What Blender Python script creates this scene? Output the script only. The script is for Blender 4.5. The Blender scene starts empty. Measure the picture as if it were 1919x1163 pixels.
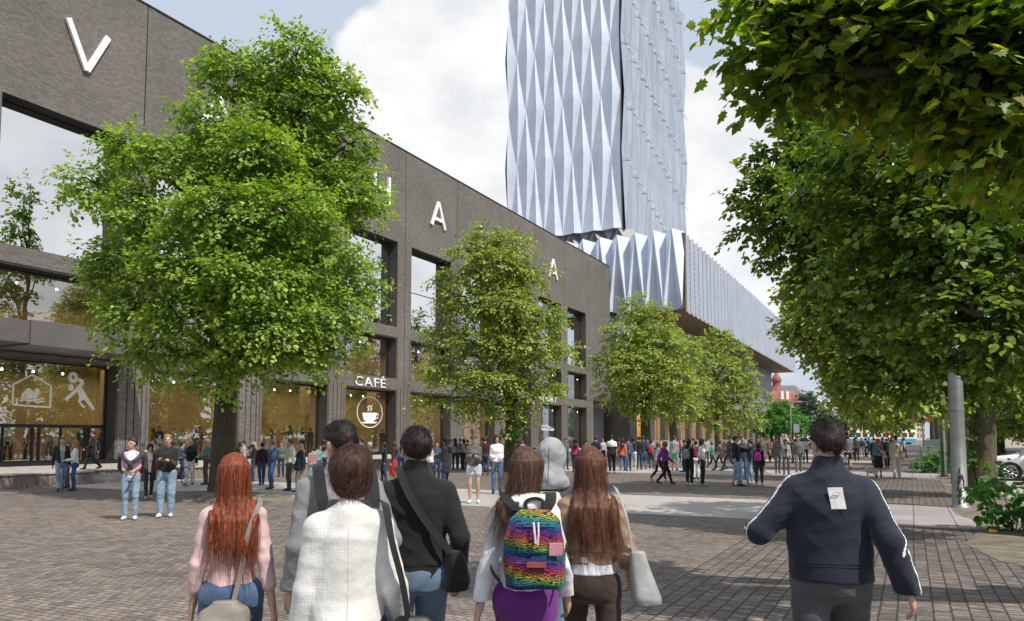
import bpy, bmesh, math, random
import numpy as np
from mathutils import Vector, Matrix

random.seed(7)
RNG = np.random.default_rng(11)
scene = bpy.context.scene
COL = scene.collection
PI = math.pi
def rad(a): return math.radians(a)

# ------------------------------------------------------------------ camera
FPX = 1450.0; YAW = rad(27.2); PITCH = rad(4.2); CH = 1.72; W0, H0 = 1919.0, 1163.0
HOR = 819.0
V0 = HOR - FPX * math.tan(PITCH); U0 = W0 / 2
C_F = np.array([-math.sin(YAW) * math.cos(PITCH), math.cos(YAW) * math.cos(PITCH), math.sin(PITCH)])
C_R = np.array([math.cos(YAW), math.sin(YAW), 0.0]); C_U = np.cross(C_R, C_F)
def _ray(u, v): return C_F * FPX + C_R * (u - U0) + C_U * (V0 - v)
def atz(u, v, z=0.0):
    r = _ray(u, v); return r * ((z - CH) / r[2]) + np.array([0, 0, CH])
def atx(u, v, x):
    r = _ray(u, v); return r * (x / r[0]) + np.array([0, 0, CH])
def aty(u, v, y):
    r = _ray(u, v); return r * (y / r[1]) + np.array([0, 0, CH])
def atd(u, v, d): return _ray(u, v) / FPX * d + np.array([0, 0, CH])
def depth(p): return float((np.array(p) - [0, 0, CH]) @ C_F)

cam_d = bpy.data.cameras.new("camera"); cam = bpy.data.objects.new("camera", cam_d); COL.objects.link(cam)
cam_d.sensor_width = 36; cam_d.lens = 36 * FPX / W0; cam_d.clip_end = 3000; cam_d.clip_start = .05
cam_d.shift_y = (H0 / 2 - V0) / W0 * -1
cam.location = (0, 0, CH); cam.rotation_euler = (PI / 2 + PITCH, 0, YAW)
scene.camera = cam
scene.view_settings.view_transform = 'Standard'; scene.view_settings.look = 'None'
scene.view_settings.exposure = 0; scene.view_settings.gamma = 1
scene.render.engine = 'CYCLES'
scene.cycles.max_bounces = 6; scene.cycles.transparent_max_bounces = 12
scene.cycles.diffuse_bounces = 3; scene.cycles.glossy_bounces = 3
scene.cycles.sample_clamp_indirect = 4
scene.cycles.use_denoising = True

# ------------------------------------------------------------------ tags
def tag(o, label=None, cat=None, group=None, kind=None):
    if label: o['label'] = label
    if cat: o['category'] = cat
    if group: o['group'] = group
    if kind: o['kind'] = kind
    return o
def thing(name, label, cat, loc=(0, 0, 0), rz=0, group=None):
    o = bpy.data.objects.new(name, None); COL.objects.link(o)
    o.location = loc; o.rotation_euler = (0, 0, rz); o.empty_display_size = .2
    return tag(o, label, cat, group)
def mesh_obj(name, verts, faces, mats, parent=None, smooth=False, fm=None):
    me = bpy.data.meshes.new(name)
    me.from_pydata([tuple(v) for v in verts], [], faces)
    if not isinstance(mats, (list, tuple)): mats = [mats]
    for m in mats: me.materials.append(m)
    if fm is not None: me.polygons.foreach_set('material_index', fm)
    if smooth: me.polygons.foreach_set('use_smooth', [True] * len(me.polygons))
    me.update()
    o = bpy.data.objects.new(name, me); COL.objects.link(o)
    if parent: o.parent = parent
    return o
def copy_tree(o, parent=None):
    c = o.copy(); COL.objects.link(c); c.parent = parent
    for ch in list(o.children): copy_tree(ch, c)
    return c

class MB:
    def __init__(s): s.v = []; s.f = []; s.m = []
    def add(s, verts, faces, mi=0):
        b = len(s.v); s.v += [tuple(p) for p in verts]
        s.f += [[b + i for i in f] for f in faces]; s.m += [mi] * len(faces); return s
    def box(s, x0, x1, y0, y1, z0, z1, mi=0):
        v = [(x, y, z) for x in (x0, x1) for y in (y0, y1) for z in (z0, z1)]
        return s.add(v, [(0, 1, 3, 2), (4, 6, 7, 5), (0, 4, 5, 1), (2, 3, 7, 6), (0, 2, 6, 4), (1, 5, 7, 3)], mi)
    def quad(s, a, b, c, d, mi=0): return s.add([a, b, c, d], [(0, 1, 2, 3)], mi)
    def tube(s, path, radii, n=8, mi=0, cap=True):
        path = [np.array(p, float) for p in path]
        if not hasattr(radii, '__len__'): radii = [radii] * len(path)
        vs = []; up = None
        for i, p in enumerate(path):
            d = path[min(i + 1, len(path) - 1)] - path[max(i - 1, 0)]
            d = d / (np.linalg.norm(d) + 1e-9)
            if up is None:
                up = np.array([1, 0, 0]) if abs(d[0]) < .8 else np.array([0, 1, 0])
            a = up - d * (up @ d); a /= np.linalg.norm(a) + 1e-9; up = a; b = np.cross(d, a)
            for k in range(n):
                t = 2 * PI * k / n
                vs.append(p + radii[i] * (math.cos(t) * a + math.sin(t) * b))
        fs = [(i * n + k, i * n + (k + 1) % n, (i + 1) * n + (k + 1) % n, (i + 1) * n + k) for i in range(len(path) - 1) for k in range(n)]
        if cap: fs += [tuple(range(n - 1, -1, -1)), tuple(range((len(path) - 1) * n, len(path) * n))]
        return s.add(vs, fs, mi)
    def lathe(s, c, prof, n=16, mi=0):
        vs = [(c[0] + r * math.cos(2 * PI * k / n), c[1] + r * math.sin(2 * PI * k / n), c[2] + z) for z, r in prof for k in range(n)]
        fs = [(i * n + k, i * n + (k + 1) % n, (i + 1) * n + (k + 1) % n, (i + 1) * n + k) for i in range(len(prof) - 1) for k in range(n)]
        fs += [tuple(range(n - 1, -1, -1)), tuple(range((len(prof) - 1) * n, len(prof) * n))]
        return s.add(vs, fs, mi)
    def loft(s, rings, mi=0, cap=True):
        n = len(rings[0]); vs = [p for r in rings for p in r]
        fs = [(i * n + k, i * n + (k + 1) % n, (i + 1) * n + (k + 1) % n, (i + 1) * n + k) for i in range(len(rings) - 1) for k in range(n)]
        if cap: fs += [tuple(range(n - 1, -1, -1)), tuple(range((len(rings) - 1) * n, len(rings) * n))]
        return s.add(vs, fs, mi)
    def build(s, name, mats, parent=None, smooth=False, bevel=0):
        o = mesh_obj(name, s.v, s.f, mats, parent, smooth, s.m)
        if bevel:
            b = o.modifiers.new('bevel', 'BEVEL'); b.width = bevel; b.segments = 2; b.limit_method = 'ANGLE'
        return o

# ------------------------------------------------------------------ materials
_M = {}
def new_mat(name):
    m = bpy.data.materials.new(name); m.use_nodes = True
    nt = m.node_tree; b = nt.nodes['Principled BSDF']; return m, nt, b
def N(nt, t, **kw):
    n = nt.nodes.new(t)
    for k, v in kw.items():
        if k.startswith('i_'):
            key = k[2:]; key = int(key) if key.isdigit() else key.replace('_', ' ')
            n.inputs[key].default_value = v
        else: setattr(n, k, v)
    return n
def ramp(nt, stops, interp='LINEAR'):
    r = nt.nodes.new('ShaderNodeValToRGB'); r.color_ramp.interpolation = interp
    e = r.color_ramp.elements
    while len(e) < len(stops): e.new(.5)
    for q, (p, c) in zip(e, stops):
        q.position = p; q.color = (*c, 1) if len(c) == 3 else c
    return r
def mixc(nt, a, b, fac, mode='MIX'):
    m = nt.nodes.new('ShaderNodeMix'); m.data_type = 'RGBA'; m.blend_type = mode
    for s, x in ((0, fac), (6, a), (7, b)):
        if isinstance(x, bpy.types.NodeSocket): nt.links.new(x, m.inputs[s])
        elif hasattr(x, '__len__'): m.inputs[s].default_value = (*x[:3], 1)
        else: m.inputs[s].default_value = x
    return m.outputs[2]
def mth(nt, op, a, b=0.0, c=None, clamp=False):
    m = nt.nodes.new('ShaderNodeMath'); m.operation = op; m.use_clamp = clamp
    for i, x in enumerate((a, b) if c is None else (a, b, c)):
        if isinstance(x, bpy.types.NodeSocket): nt.links.new(x, m.inputs[i])
        else: m.inputs[i].default_value = x
    return m.outputs[0]
def scalec(c, k): return tuple(min(1, x * k) for x in c[:3])
def bump(nt, b, h, strength=.3, dist=.01):
    n = N(nt, 'ShaderNodeBump', i_Strength=strength, i_Distance=dist)
    nt.links.new(h, n.inputs['Height']); nt.links.new(n.outputs[0], b.inputs['Normal'])
def coords(nt, mode='Object', scale=(1, 1, 1), rot=(0, 0, 0)):
    t = N(nt, 'ShaderNodeTexCoord'); mp = N(nt, 'ShaderNodeMapping')
    mp.inputs['Scale'].default_value = scale; mp.inputs['Rotation'].default_value = rot
    nt.links.new(t.outputs[mode], mp.inputs[0]); return mp.outputs[0]
def noise(nt, vec, scale, detail=4, rough=.55):
    n = N(nt, 'ShaderNodeTexNoise', i_Scale=scale, i_Detail=detail, i_Roughness=rough)
    nt.links.new(vec, n.inputs['Vector']); return n.outputs['Fac']
def plain(name, c, rough=.6, metal=0, var=.18, vs=3.0, bs=0, bstr=.2, bd=.004, spec=None, emit=0):
    key = (name, c, rough)
    if key in _M: return _M[key]
    m, nt, b = new_mat(name)
    v = coords(nt)
    f = noise(nt, v, vs, 5)
    r = ramp(nt, [(.3, scalec(c, 1 - var)), (.7, scalec(c, 1 + var))]); nt.links.new(f, r.inputs[0])
    nt.links.new(r.outputs[0], b.inputs['Base Color'])
    b.inputs['Roughness'].default_value = rough; b.inputs['Metallic'].default_value = metal
    if spec is not None: b.inputs['Specular IOR Level'].default_value = spec
    if bs: bump(nt, b, noise(nt, v, bs, 4), bstr, bd)
    if emit:
        nt.links.new(r.outputs[0], b.inputs['Emission Color']); b.inputs['Emission Strength'].default_value = emit
    _M[key] = m; return m
def vert2d(nt):
    """(x+y, z) coordinates for masonry on vertical walls"""
    t = N(nt, 'ShaderNodeTexCoord'); s = N(nt, 'ShaderNodeSeparateXYZ'); nt.links.new(t.outputs['Object'], s.inputs[0])
    c = N(nt, 'ShaderNodeCombineXYZ'); nt.links.new(mth(nt, 'ADD', s.outputs[0], s.outputs[1]), c.inputs[0]); nt.links.new(s.outputs[2], c.inputs[1])
    return c.outputs[0], t.outputs['Object'], s
def brick_mat(name, c1, c2, mortar, bw=.24, bh=.075, ms=.012, rough=.85, var=.25, bstr=.5):
    m, nt, b = new_mat(name); v, o, s = vert2d(nt)
    br = N(nt, 'ShaderNodeTexBrick', i_Scale=1.0, i_Mortar_Size=ms, i_Mortar_Smooth=.3, i_Bias=0.0, i_Brick_Width=bw, i_Row_Height=bh)
    br.inputs['Color1'].default_value = (*c1, 1); br.inputs['Color2'].default_value = (*c2, 1); br.inputs['Mortar'].default_value = (*mortar, 1)
    nt.links.new(v, br.inputs['Vector'])
    n1 = noise(nt, o, .25, 4); n2 = noise(nt, o, 9, 3)
    rr = ramp(nt, [(.3, (1 - var,) * 3), (.72, (1 + var,) * 3)]); nt.links.new(n1, rr.inputs[0])
    r2 = ramp(nt, [(.3, (.88,) * 3), (.75, (1.12,) * 3)]); nt.links.new(n2, r2.inputs[0])
    c = mixc(nt, br.outputs['Color'], rr.outputs[0], 1.0, 'MULTIPLY'); c = mixc(nt, c, r2.outputs[0], 1.0, 'MULTIPLY')
    nt.links.new(c, b.inputs['Base Color']); b.inputs['Roughness'].default_value = rough
    inv = mth(nt, 'SUBTRACT', 1.0, br.outputs['Fac']); bump(nt, b, inv, bstr, .01)
    return m
def glass_mat(name, refl=.35, tint=(.8, .78, .7), spec=(.9, .92, .95), rough=.0):
    m = bpy.data.materials.new(name); m.use_nodes = True; nt = m.node_tree; nt.nodes.clear()
    out = N(nt, 'ShaderNodeOutputMaterial'); tr = N(nt, 'ShaderNodeBsdfTransparent'); gl = N(nt, 'ShaderNodeBsdfGlossy', i_Roughness=rough)
    tr.inputs[0].default_value = (*tint, 1); gl.inputs[0].default_value = (*spec, 1)
    fr = N(nt, 'ShaderNodeLayerWeight', i_Blend=.25)
    mx = N(nt, 'ShaderNodeMixShader'); f = mth(nt, 'MULTIPLY_ADD', fr.outputs['Fresnel'], .8, refl, clamp=True)
    bp = N(nt, 'ShaderNodeBump', i_Strength=.02, i_Distance=.3); nt.links.new(noise(nt, coords(nt), .35, 2), bp.inputs['Height'])
    nt.links.new(bp.outputs[0], gl.inputs['Normal'])
    nt.links.new(f, mx.inputs[0]); nt.links.new(tr.outputs[0], mx.inputs[1]); nt.links.new(gl.outputs[0], mx.inputs[2])
    nt.links.new(mx.outputs[0], out.inputs[0]); return m
def emis(name, c, s):
    m, nt, b = new_mat(name); b.inputs['Base Color'].default_value = (*c, 1)
    b.inputs['Emission Color'].default_value = (*c, 1); b.inputs['Emission Strength'].default_value = s; return m

# ------------------------------------------------------------------ light and sky
SUN_EL = 54.0; SUN_AZ = 16.0        # azimuth: degrees from +X towards -Y
sv = Vector((math.cos(rad(SUN_EL)) * math.cos(rad(SUN_AZ)), -math.cos(rad(SUN_EL)) * math.sin(rad(SUN_AZ)), math.sin(rad(SUN_EL))))
sd = bpy.data.lights.new('sun', 'SUN'); sd.energy = 4.7; sd.angle = rad(.6); sd.color = (1, .94, .84)
so = bpy.data.objects.new('sun', sd); COL.objects.link(so); so.rotation_euler = sv.to_track_quat('Z', 'Y').to_euler()
w = bpy.data.worlds.new('World'); scene.world = w; w.use_nodes = True; nt = w.node_tree
bg = nt.nodes['Background']
sky = N(nt, 'ShaderNodeTexSky', sky_type='NISHITA', sun_disc=False, sun_elevation=rad(SUN_EL), sun_rotation=rad(90 + SUN_AZ), air_density=1.2, dust_density=1.5)
tc = N(nt, 'ShaderNodeTexCoord'); mp = N(nt, 'ShaderNodeMapping'); mp.inputs['Scale'].default_value = (1, 1, 1.7)
mp.inputs['Location'].default_value = (.35, .1, .0)
nt.links.new(tc.outputs['Generated'], mp.inputs[0])
n1 = N(nt, 'ShaderNodeTexNoise', i_Scale=2.3, i_Detail=9, i_Roughness=.55, i_Distortion=.35); nt.links.new(mp.outputs[0], n1.inputs['Vector'])
def cloud_dir(u, v, r):
    d = Vector(_ray(u, v)).normalized()
    vm = N(nt, 'ShaderNodeVectorMath', operation='DOT_PRODUCT'); nt.links.new(tc.outputs['Generated'], vm.inputs[0]); vm.inputs[1].default_value = d
    ang = mth(nt, 'ARCCOSINE', vm.outputs['Value'])
    return mth(nt, 'SUBTRACT', 1.0, mth(nt, 'DIVIDE', ang, rad(r)), clamp=True)
tot = None
for (u, v, r, k) in [(830, 190, 13, .5), (1000, 260, 12, .4), (1440, 330, 12, .5), (1380, 480, 10, .35), (700, 120, 8, .3), (1200, 300, 9, .4), (300, -60, 18, -.4), (560, 20, 9, -.3), (1330, 60, 8, -.5), (880, 20, 7, -.3), (900, 230, 4, -.2)]:
    q = mth(nt, 'MULTIPLY', cloud_dir(u, v, r), k); tot = q if tot is None else mth(nt, 'ADD', tot, q)
d = Vector((34, 20, 12)).normalized(); vm = N(nt, 'ShaderNodeVectorMath', operation='DOT_PRODUCT'); nt.links.new(tc.outputs['Generated'], vm.inputs[0]); vm.inputs[1].default_value = d  # unseen cloud added for the upper hall windows to mirror
tot = mth(nt, 'ADD', tot, mth(nt, 'MULTIPLY', mth(nt, 'SUBTRACT', 1.0, mth(nt, 'DIVIDE', mth(nt, 'ARCCOSINE', vm.outputs['Value']), rad(40)), clamp=True), .7))
den = mth(nt, 'ADD', n1.outputs['Fac'], mth(nt, 'MULTIPLY', tot, .55))
cr = ramp(nt, [(.515, (0, 0, 0)), (.59, (1, 1, 1))], 'EASE'); nt.links.new(den, cr.inputs[0])
n2 = N(nt, 'ShaderNodeTexNoise', i_Scale=5.5, i_Detail=8, i_Roughness=.6); nt.links.new(mp.outputs[0], n2.inputs['Vector'])
cs = ramp(nt, [(.36, (8.3, 8.55, 8.95)), (.60, (10.9, 10.9, 10.9))]); nt.links.new(n2.outputs['Fac'], cs.inputs[0])
vv = N(nt, 'ShaderNodeVectorMath', operation='SCALE'); nt.links.new(sky.outputs[0], vv.inputs[0]); vv.inputs[3].default_value = 1.0
hz = mixc(nt, vv.outputs[0], (6.7, 7.6, 8.9), .88)
full = mixc(nt, hz, cs.outputs[0], cr.outputs[0])
nt.links.new(full, bg.inputs[0]); bg.inputs[1].default_value = .095
# ------------------------------------------------------------------ implicit surfaces -> meshes (people, bags)
class Grid:
    def __init__(s, lo, hi, h):
        s.h = h; s.lo = np.array(lo, float); n = np.ceil((np.array(hi) - s.lo) / h).astype(int) + 1; s.n = n
        s.ax = [s.lo[i] + h * np.arange(n[i]) for i in range(3)]
        s.F = np.full(tuple(n), .5, np.float32)
    def sub(s, lo, hi):
        a = np.maximum(np.floor((np.array(lo) - s.lo) / s.h).astype(int), 0); b = np.minimum(np.ceil((np.array(hi) - s.lo) / s.h).astype(int) + 1, s.n)
        if (b <= a).any(): return None
        sl = tuple(slice(a[i], b[i]) for i in range(3))
        x = s.ax[0][sl[0]][:, None, None]; y = s.ax[1][sl[1]][None, :, None]; z = s.ax[2][sl[2]][None, None, :]
        return sl, x, y, z
    def put(s, sl, D, k):
        A = s.F[sl]
        if k > 0:
            hh = np.clip(.5 + .5 * (A - D) / k, 0, 1); s.F[sl] = A * (1 - hh) + D * hh - k * hh * (1 - hh)
        else: s.F[sl] = np.minimum(A, D)
    def cone(s, p0, p1, r0, r1, k=.02, sq=None):
        p0 = np.array(p0, float); p1 = np.array(p1, float); m = max(r0, r1) + k + 2 * s.h
        q = s.sub(np.minimum(p0, p1) - m, np.maximum(p0, p1) + m)
        if q is None: return s
        sl, x, y, z = q; d = p1 - p0; L2 = d @ d + 1e-9
        t = np.clip(((x - p0[0]) * d[0] + (y - p0[1]) * d[1] + (z - p0[2]) * d[2]) / L2, 0, 1)
        dx = x - p0[0] - t * d[0]; dy = y - p0[1] - t * d[1]; dz = z - p0[2] - t * d[2]
        if sq is not None: dx = dx / sq[0]; dy = dy / sq[1]; dz = dz / sq[2]
        s.put(sl, (np.sqrt(dx * dx + dy * dy + dz * dz) - (r0 + (r1 - r0) * t)).astype(np.float32), k); return s
    def chain(s, pts, rs, k=.02):
        for i in range(len(pts) - 1): s.cone(pts[i], pts[i + 1], rs[i], rs[i + 1], k)
        return s
    def ell(s, c, r, k=.02, R=None, sub=False):
        c = np.array(c, float); r = np.array(r, float); m = max(r) + k + 2 * s.h
        q = s.sub(c - m, c + m)
        if q is None: return s
        sl, x, y, z = q; x = x - c[0]; y = y - c[1]; z = z - c[2]
        if R is not None:
            R = np.array(R); x, y, z = (R[0, i] * x + R[1, i] * y + R[2, i] * z for i in range(3))
        D = ((np.sqrt((x / r[0]) ** 2 + (y / r[1]) ** 2 + (z / r[2]) ** 2) - 1) * min(r)).astype(np.float32)
        if sub: s.F[sl] = np.maximum(s.F[sl], -D)
        else: s.put(sl, D, k)
        return s
    def column(s, prof, k=.02, grow=0., zc=None, p=2.0):
        """prof rows: z, cx, cy, a, b  (ascending z)"""
        P = np.array(prof, float); m = max(P[:, 3:].max() + abs(grow), .05) + .06
        lo = (P[:, 1].min() - m, P[:, 2].min() - m, P[0, 0] - .05); hi = (P[:, 1].max() + m, P[:, 2].max() + m, P[-1, 0] + .05)
        q = s.sub(lo, hi)
        if q is None: return s
        sl, x, y, z = q; I = lambda j: np.interp(z, P[:, 0], P[:, j])
        a = I(3) + grow; b = I(4) + grow
        rr = ((np.abs(x - I(1)) / a) ** p + (np.abs(y - I(2)) / b) ** p) ** (1 / p)
        D = (rr - 1) * np.minimum(a, b) * (.75 + .25 / np.maximum(rr, .3))
        z0, z1 = (P[0, 0], P[-1, 0]) if zc is None else zc
        D = np.maximum(D, np.maximum(z0 - z, z - z1))
        s.put(sl, D.astype(np.float32), k); return s
    def cut(s, f):
        x = s.ax[0][:, None, None]; y = s.ax[1][None, :, None]; z = s.ax[2][None, None, :]
        s.F = np.maximum(s.F, f(x, y, z).astype(np.float32)); return s
    def disp(s, amp, fr=22., seed=0, ani=(1, 1, 1)):
        r = np.random.default_rng(seed); x = s.ax[0][:, None, None]; y = s.ax[1][None, :, None]; z = s.ax[2][None, None, :]
        D = 0
        for i in range(5):
            k = r.normal(size=3); k /= np.linalg.norm(k); k = k * fr * (.6 + .5 * i) * np.array(ani); ph = r.uniform(0, 6.28)
            D = D + np.sin(k[0] * x + k[1] * y + k[2] * z + ph + 1.3 * np.sin(.5 * (k[1] * x - k[0] * z) + ph * 2)) / (1 + .45 * i)
        s.F = s.F + (amp * D).astype(np.float32); return s
    def folds(s, amp, fr=9., seed=0, n=4):
        """sharp-crested cloth folds"""
        r = np.random.default_rng(seed + 77); x = s.ax[0][:, None, None]; y = s.ax[1][None, :, None]; z = s.ax[2][None, None, :]; D = 0
        for i in range(n):
            k = np.array([r.uniform(-.6, .6), r.uniform(-.5, .5), r.uniform(.5, 1.1) * (1 if i % 2 else .35)]); k = k / np.linalg.norm(k) * fr * (1 + .55 * i); q = r.normal(size=3) * 5.5; ph = r.uniform(0, 6, 4)
            w = np.sin(q[0] * x + q[1] * y + q[2] * z + ph[0]); c = np.abs(np.sin(k[0] * x + k[1] * y + k[2] * z + 1.2 * w + ph[1]))
            m = np.clip(.5 + .7 * np.sin(q[1] * 1.3 * x - q[0] * y + q[2] * 1.1 * z + ph[2]), 0, 1); D = D + (1 - c) ** 2 * m / (1 + .3 * i)
        s.F = s.F - (amp * D).astype(np.float32); return s
    def mesh(s):
        F = s.F; h = s.h
        F[0], F[-1] = .1, .1; F[:, 0], F[:, -1] = .1, .1; F[:, :, 0], F[:, :, -1] = .1, .1
        I = F < 0
        if not I.any(): return np.zeros((0, 3)), np.zeros((0, 4), int)
        idx = np.argwhere(I); a = np.maximum(idx.min(0) - 2, 0); b = np.minimum(idx.max(0) + 3, s.n)
        F = F[a[0]:b[0], a[1]:b[1], a[2]:b[2]]; I = F < 0; lo = s.lo + a * h; n = np.array(F.shape)
        c = n - 1; acc = np.zeros((*c, 3), np.float32); cnt = np.zeros(tuple(c), np.float32)
        crosses = []
        for ax in range(3):
            s0 = [slice(None)] * 3; s1 = [slice(None)] * 3; s0[ax] = slice(0, -1); s1[ax] = slice(1, None)
            f0 = F[tuple(s0)]; f1 = F[tuple(s1)]; X = I[tuple(s0)] != I[tuple(s1)]
            t = np.where(X, f0 / np.where(X, f0 - f1, 1), 0); crosses.append((X, I[tuple(s0)]))
            o = [i for i in range(3) if i != ax]
            for d0 in (0, 1):
                for d1 in (0, 1):
                    sl = [slice(None)] * 3; sl[o[0]] = slice(d0, d0 + c[o[0]]); sl[o[1]] = slice(d1, d1 + c[o[1]])
                    xx = X[tuple(sl)]; tt = t[tuple(sl)]; cnt += xx; acc[..., ax] += np.where(xx, tt, 0)
                    if d0: acc[..., o[0]] += xx
                    if d1: acc[..., o[1]] += xx
        act = cnt > 0; ids = np.full(tuple(c), -1); ids[act] = np.arange(act.sum())
        V = np.argwhere(act) + acc[act] / cnt[act][:, None]; V = lo + V * h
        Fs = []
        for ax in range(3):
            X, ins = crosses[ax]; o = [(ax + 1) % 3, (ax + 2) % 3]
            e = np.argwhere(X); ok = (e[:, o[0]] > 0) & (e[:, o[1]] > 0) & (e[:, o[0]] < c[o[0]]) & (e[:, o[1]] < c[o[1]]); e = e[ok]
            q = []
            for (d0, d1) in ((-1, -1), (0, -1), (0, 0), (-1, 0)):
                g = e.copy(); g[:, o[0]] += d0; g[:, o[1]] += d1; q.append(ids[g[:, 0], g[:, 1], g[:, 2]])
            q = np.stack(q, 1); inn = ins[e[:, 0], e[:, 1], e[:, 2]]; q[~inn] = q[~inn][:, ::-1]; Fs.append(q)
        return V, np.concatenate(Fs)

def np_mesh(name, V, Fq, mats, parent=None, smooth=True, fm=None, tint=None, mark=None):
    """mesh from numpy arrays; Fq (n,k) faces of equal size"""
    me = bpy.data.meshes.new(name); n, k = Fq.shape
    me.vertices.add(len(V)); me.vertices.foreach_set('co', np.ascontiguousarray(V, np.float32).ravel())
    me.loops.add(n * k); me.loops.foreach_set('vertex_index', np.ascontiguousarray(Fq, np.int32).ravel())
    me.polygons.add(n); me.polygons.foreach_set('loop_start', np.arange(0, n * k, k, dtype=np.int32)); me.polygons.foreach_set('loop_total', np.full(n, k, np.int32))
    if not isinstance(mats, (list, tuple)): mats = [mats]
    for m in mats: me.materials.append(m)
    if fm is not None: me.polygons.foreach_set('material_index', np.asarray(fm, np.int32))
    me.polygons.foreach_set('use_smooth', np.full(n, smooth))
    if tint is not None:
        at = me.attributes.new('tint', 'FLOAT', 'POINT'); at.data.foreach_set('value', np.asarray(tint, np.float32))
    me.update(calc_edges=True)
    o = bpy.data.objects.new(name, me); COL.objects.link(o)
    if parent: o.parent = parent
    return o
def lap(V, Q, it=1, lam=.5):
    e = np.concatenate([Q[:, [0, 1]], Q[:, [1, 2]], Q[:, [2, 3]], Q[:, [3, 0]]])
    for _ in range(it):
        S = np.zeros_like(V); c = np.zeros(len(V))
        for k in range(3): S[:, k] = np.bincount(e[:, 0], V[e[:, 1], k], len(V)) + np.bincount(e[:, 1], V[e[:, 0], k], len(V))
        c = np.bincount(e[:, 0], minlength=len(V)) + np.bincount(e[:, 1], minlength=len(V))
        V = V + lam * (S / np.maximum(c, 1)[:, None] - V)
    return V

# ------------------------------------------------------------------ cloth, skin and hair materials
def cloth(c, kind='plain', c2=None, c3=None):
    key = ('cloth', c, kind, c2, c3)
    if key in _M: return _M[key]
    m, nt, b = new_mat('fabric_' + kind); v = coords(nt)
    b.inputs['Roughness'].default_value = .85; b.inputs['Specular IOR Level'].default_value = .25
    if kind == 'leather': b.inputs['Roughness'].default_value = .5; b.inputs['Specular IOR Level'].default_value = .5
    f = noise(nt, v, 7, 5); r = ramp(nt, [(.25, scalec(c, .72)), (.75, scalec(c, 1.22))]); nt.links.new(f, r.inputs[0]); c0 = r.outputs[0]
    s = N(nt, 'ShaderNodeSeparateXYZ'); nt.links.new(v, s.inputs[0])
    def stripes(o, per, w):
        q = mth(nt, 'FRACT', mth(nt, 'MULTIPLY', o, 1 / per)); return mth(nt, 'LESS_THAN', q, w)
    if kind in ('check', 'plaid'):
        per = .015 if kind == 'check' else .085
        w = .25 if kind == 'check' else .38
        h1 = stripes(s.outputs[2], per, w); h2 = stripes(mth(nt, 'ADD', s.outputs[0], mth(nt, 'MULTIPLY', s.outputs[1], .6)), per, w)
        k = mth(nt, 'MULTIPLY', mth(nt, 'ADD', h1, h2), .5); c0 = mixc(nt, c0, c2, k)
    elif kind == 'denim':
        f2 = noise(nt, v, 3.2, 3); rr = ramp(nt, [(.42, (0, 0, 0)), (.68, (1, 1, 1))]); nt.links.new(f2, rr.inputs[0]); c0 = mixc(nt, c0, scalec(c, 2.0), mth(nt, 'MULTIPLY', rr.outputs[0], .6))
    elif kind == 'rainbow':
        wv = N(nt, 'ShaderNodeTexWave', i_Scale=20, i_Distortion=16, i_Detail=3, i_Detail_Scale=1.1); wv.bands_direction = 'Z'; nt.links.new(v, wv.inputs[0])
        q = mth(nt, 'FRACT', mth(nt, 'ADD', mth(nt, 'MULTIPLY', s.outputs[2], 5.2), mth(nt, 'MULTIPLY', s.outputs[0], .9)))
        cols = [(0, (.02, .32, .08)), (.16, (.55, .55, .02)), (.3, (.75, .2, .02)), (.45, (.6, .03, .12)), (.6, (.3, .02, .35)), (.75, (.03, .06, .45)), (.9, (.0, .3, .35))]
        rr = ramp(nt, cols); nt.links.new(q, rr.inputs[0]); bl = ramp(nt, [(.42, (0, 0, 0)), (.62, (.8, .8, .8))]); nt.links.new(wv.outputs['Fac'], bl.inputs[0])
        c0 = mixc(nt, (.012, .012, .03), scalec_(nt, rr.outputs[0], .7), bl.outputs[0])
    elif kind == 'heather':
        f2 = noise(nt, v, 220, 3, .7); rr = ramp(nt, [(.35, (.8,) * 3), (.65, (1.18,) * 3)]); nt.links.new(f2, rr.inputs[0]); c0 = mixc(nt, c0, rr.outputs[0], 1.0, 'MULTIPLY')
    elif kind == 'half':
        k = mth(nt, 'GREATER_THAN', s.outputs[2], 1.23); c0 = mixc(nt, c0, c2, k)
    nt.links.new(c0, b.inputs['Base Color'])
    h1 = noise(nt, v, 16, 3); h2 = noise(nt, v, 260, 2)
    bump(nt, b, mth(nt, 'ADD', h1, mth(nt, 'MULTIPLY', h2, .06)), .45, .012)
    try: b.inputs['Sheen Weight'].default_value = .0 if kind == 'leather' else .15
    except Exception: pass
    _M[key] = m; return m
def scalec_(nt, s, k): return mixc(nt, s, (k, k, k), 1.0, 'MULTIPLY')
def skin_mat(c):
    key = ('skin', c)
    if key in _M: return _M[key]
    m, nt, b = new_mat('skin'); v = coords(nt)
    r = ramp(nt, [(.3, scalec(c, .82)), (.7, scalec(c, 1.12))]); nt.links.new(noise(nt, v, 14, 4), r.inputs[0]); nt.links.new(r.outputs[0], b.inputs['Base Color'])
    b.inputs['Roughness'].default_value = .5; b.inputs['Subsurface Weight'].default_value = .08; b.inputs['Subsurface Radius'].default_value = (.02, .01, .005)
    bump(nt, b, noise(nt, v, 180, 3), .15, .002); _M[key] = m; return m
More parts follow.
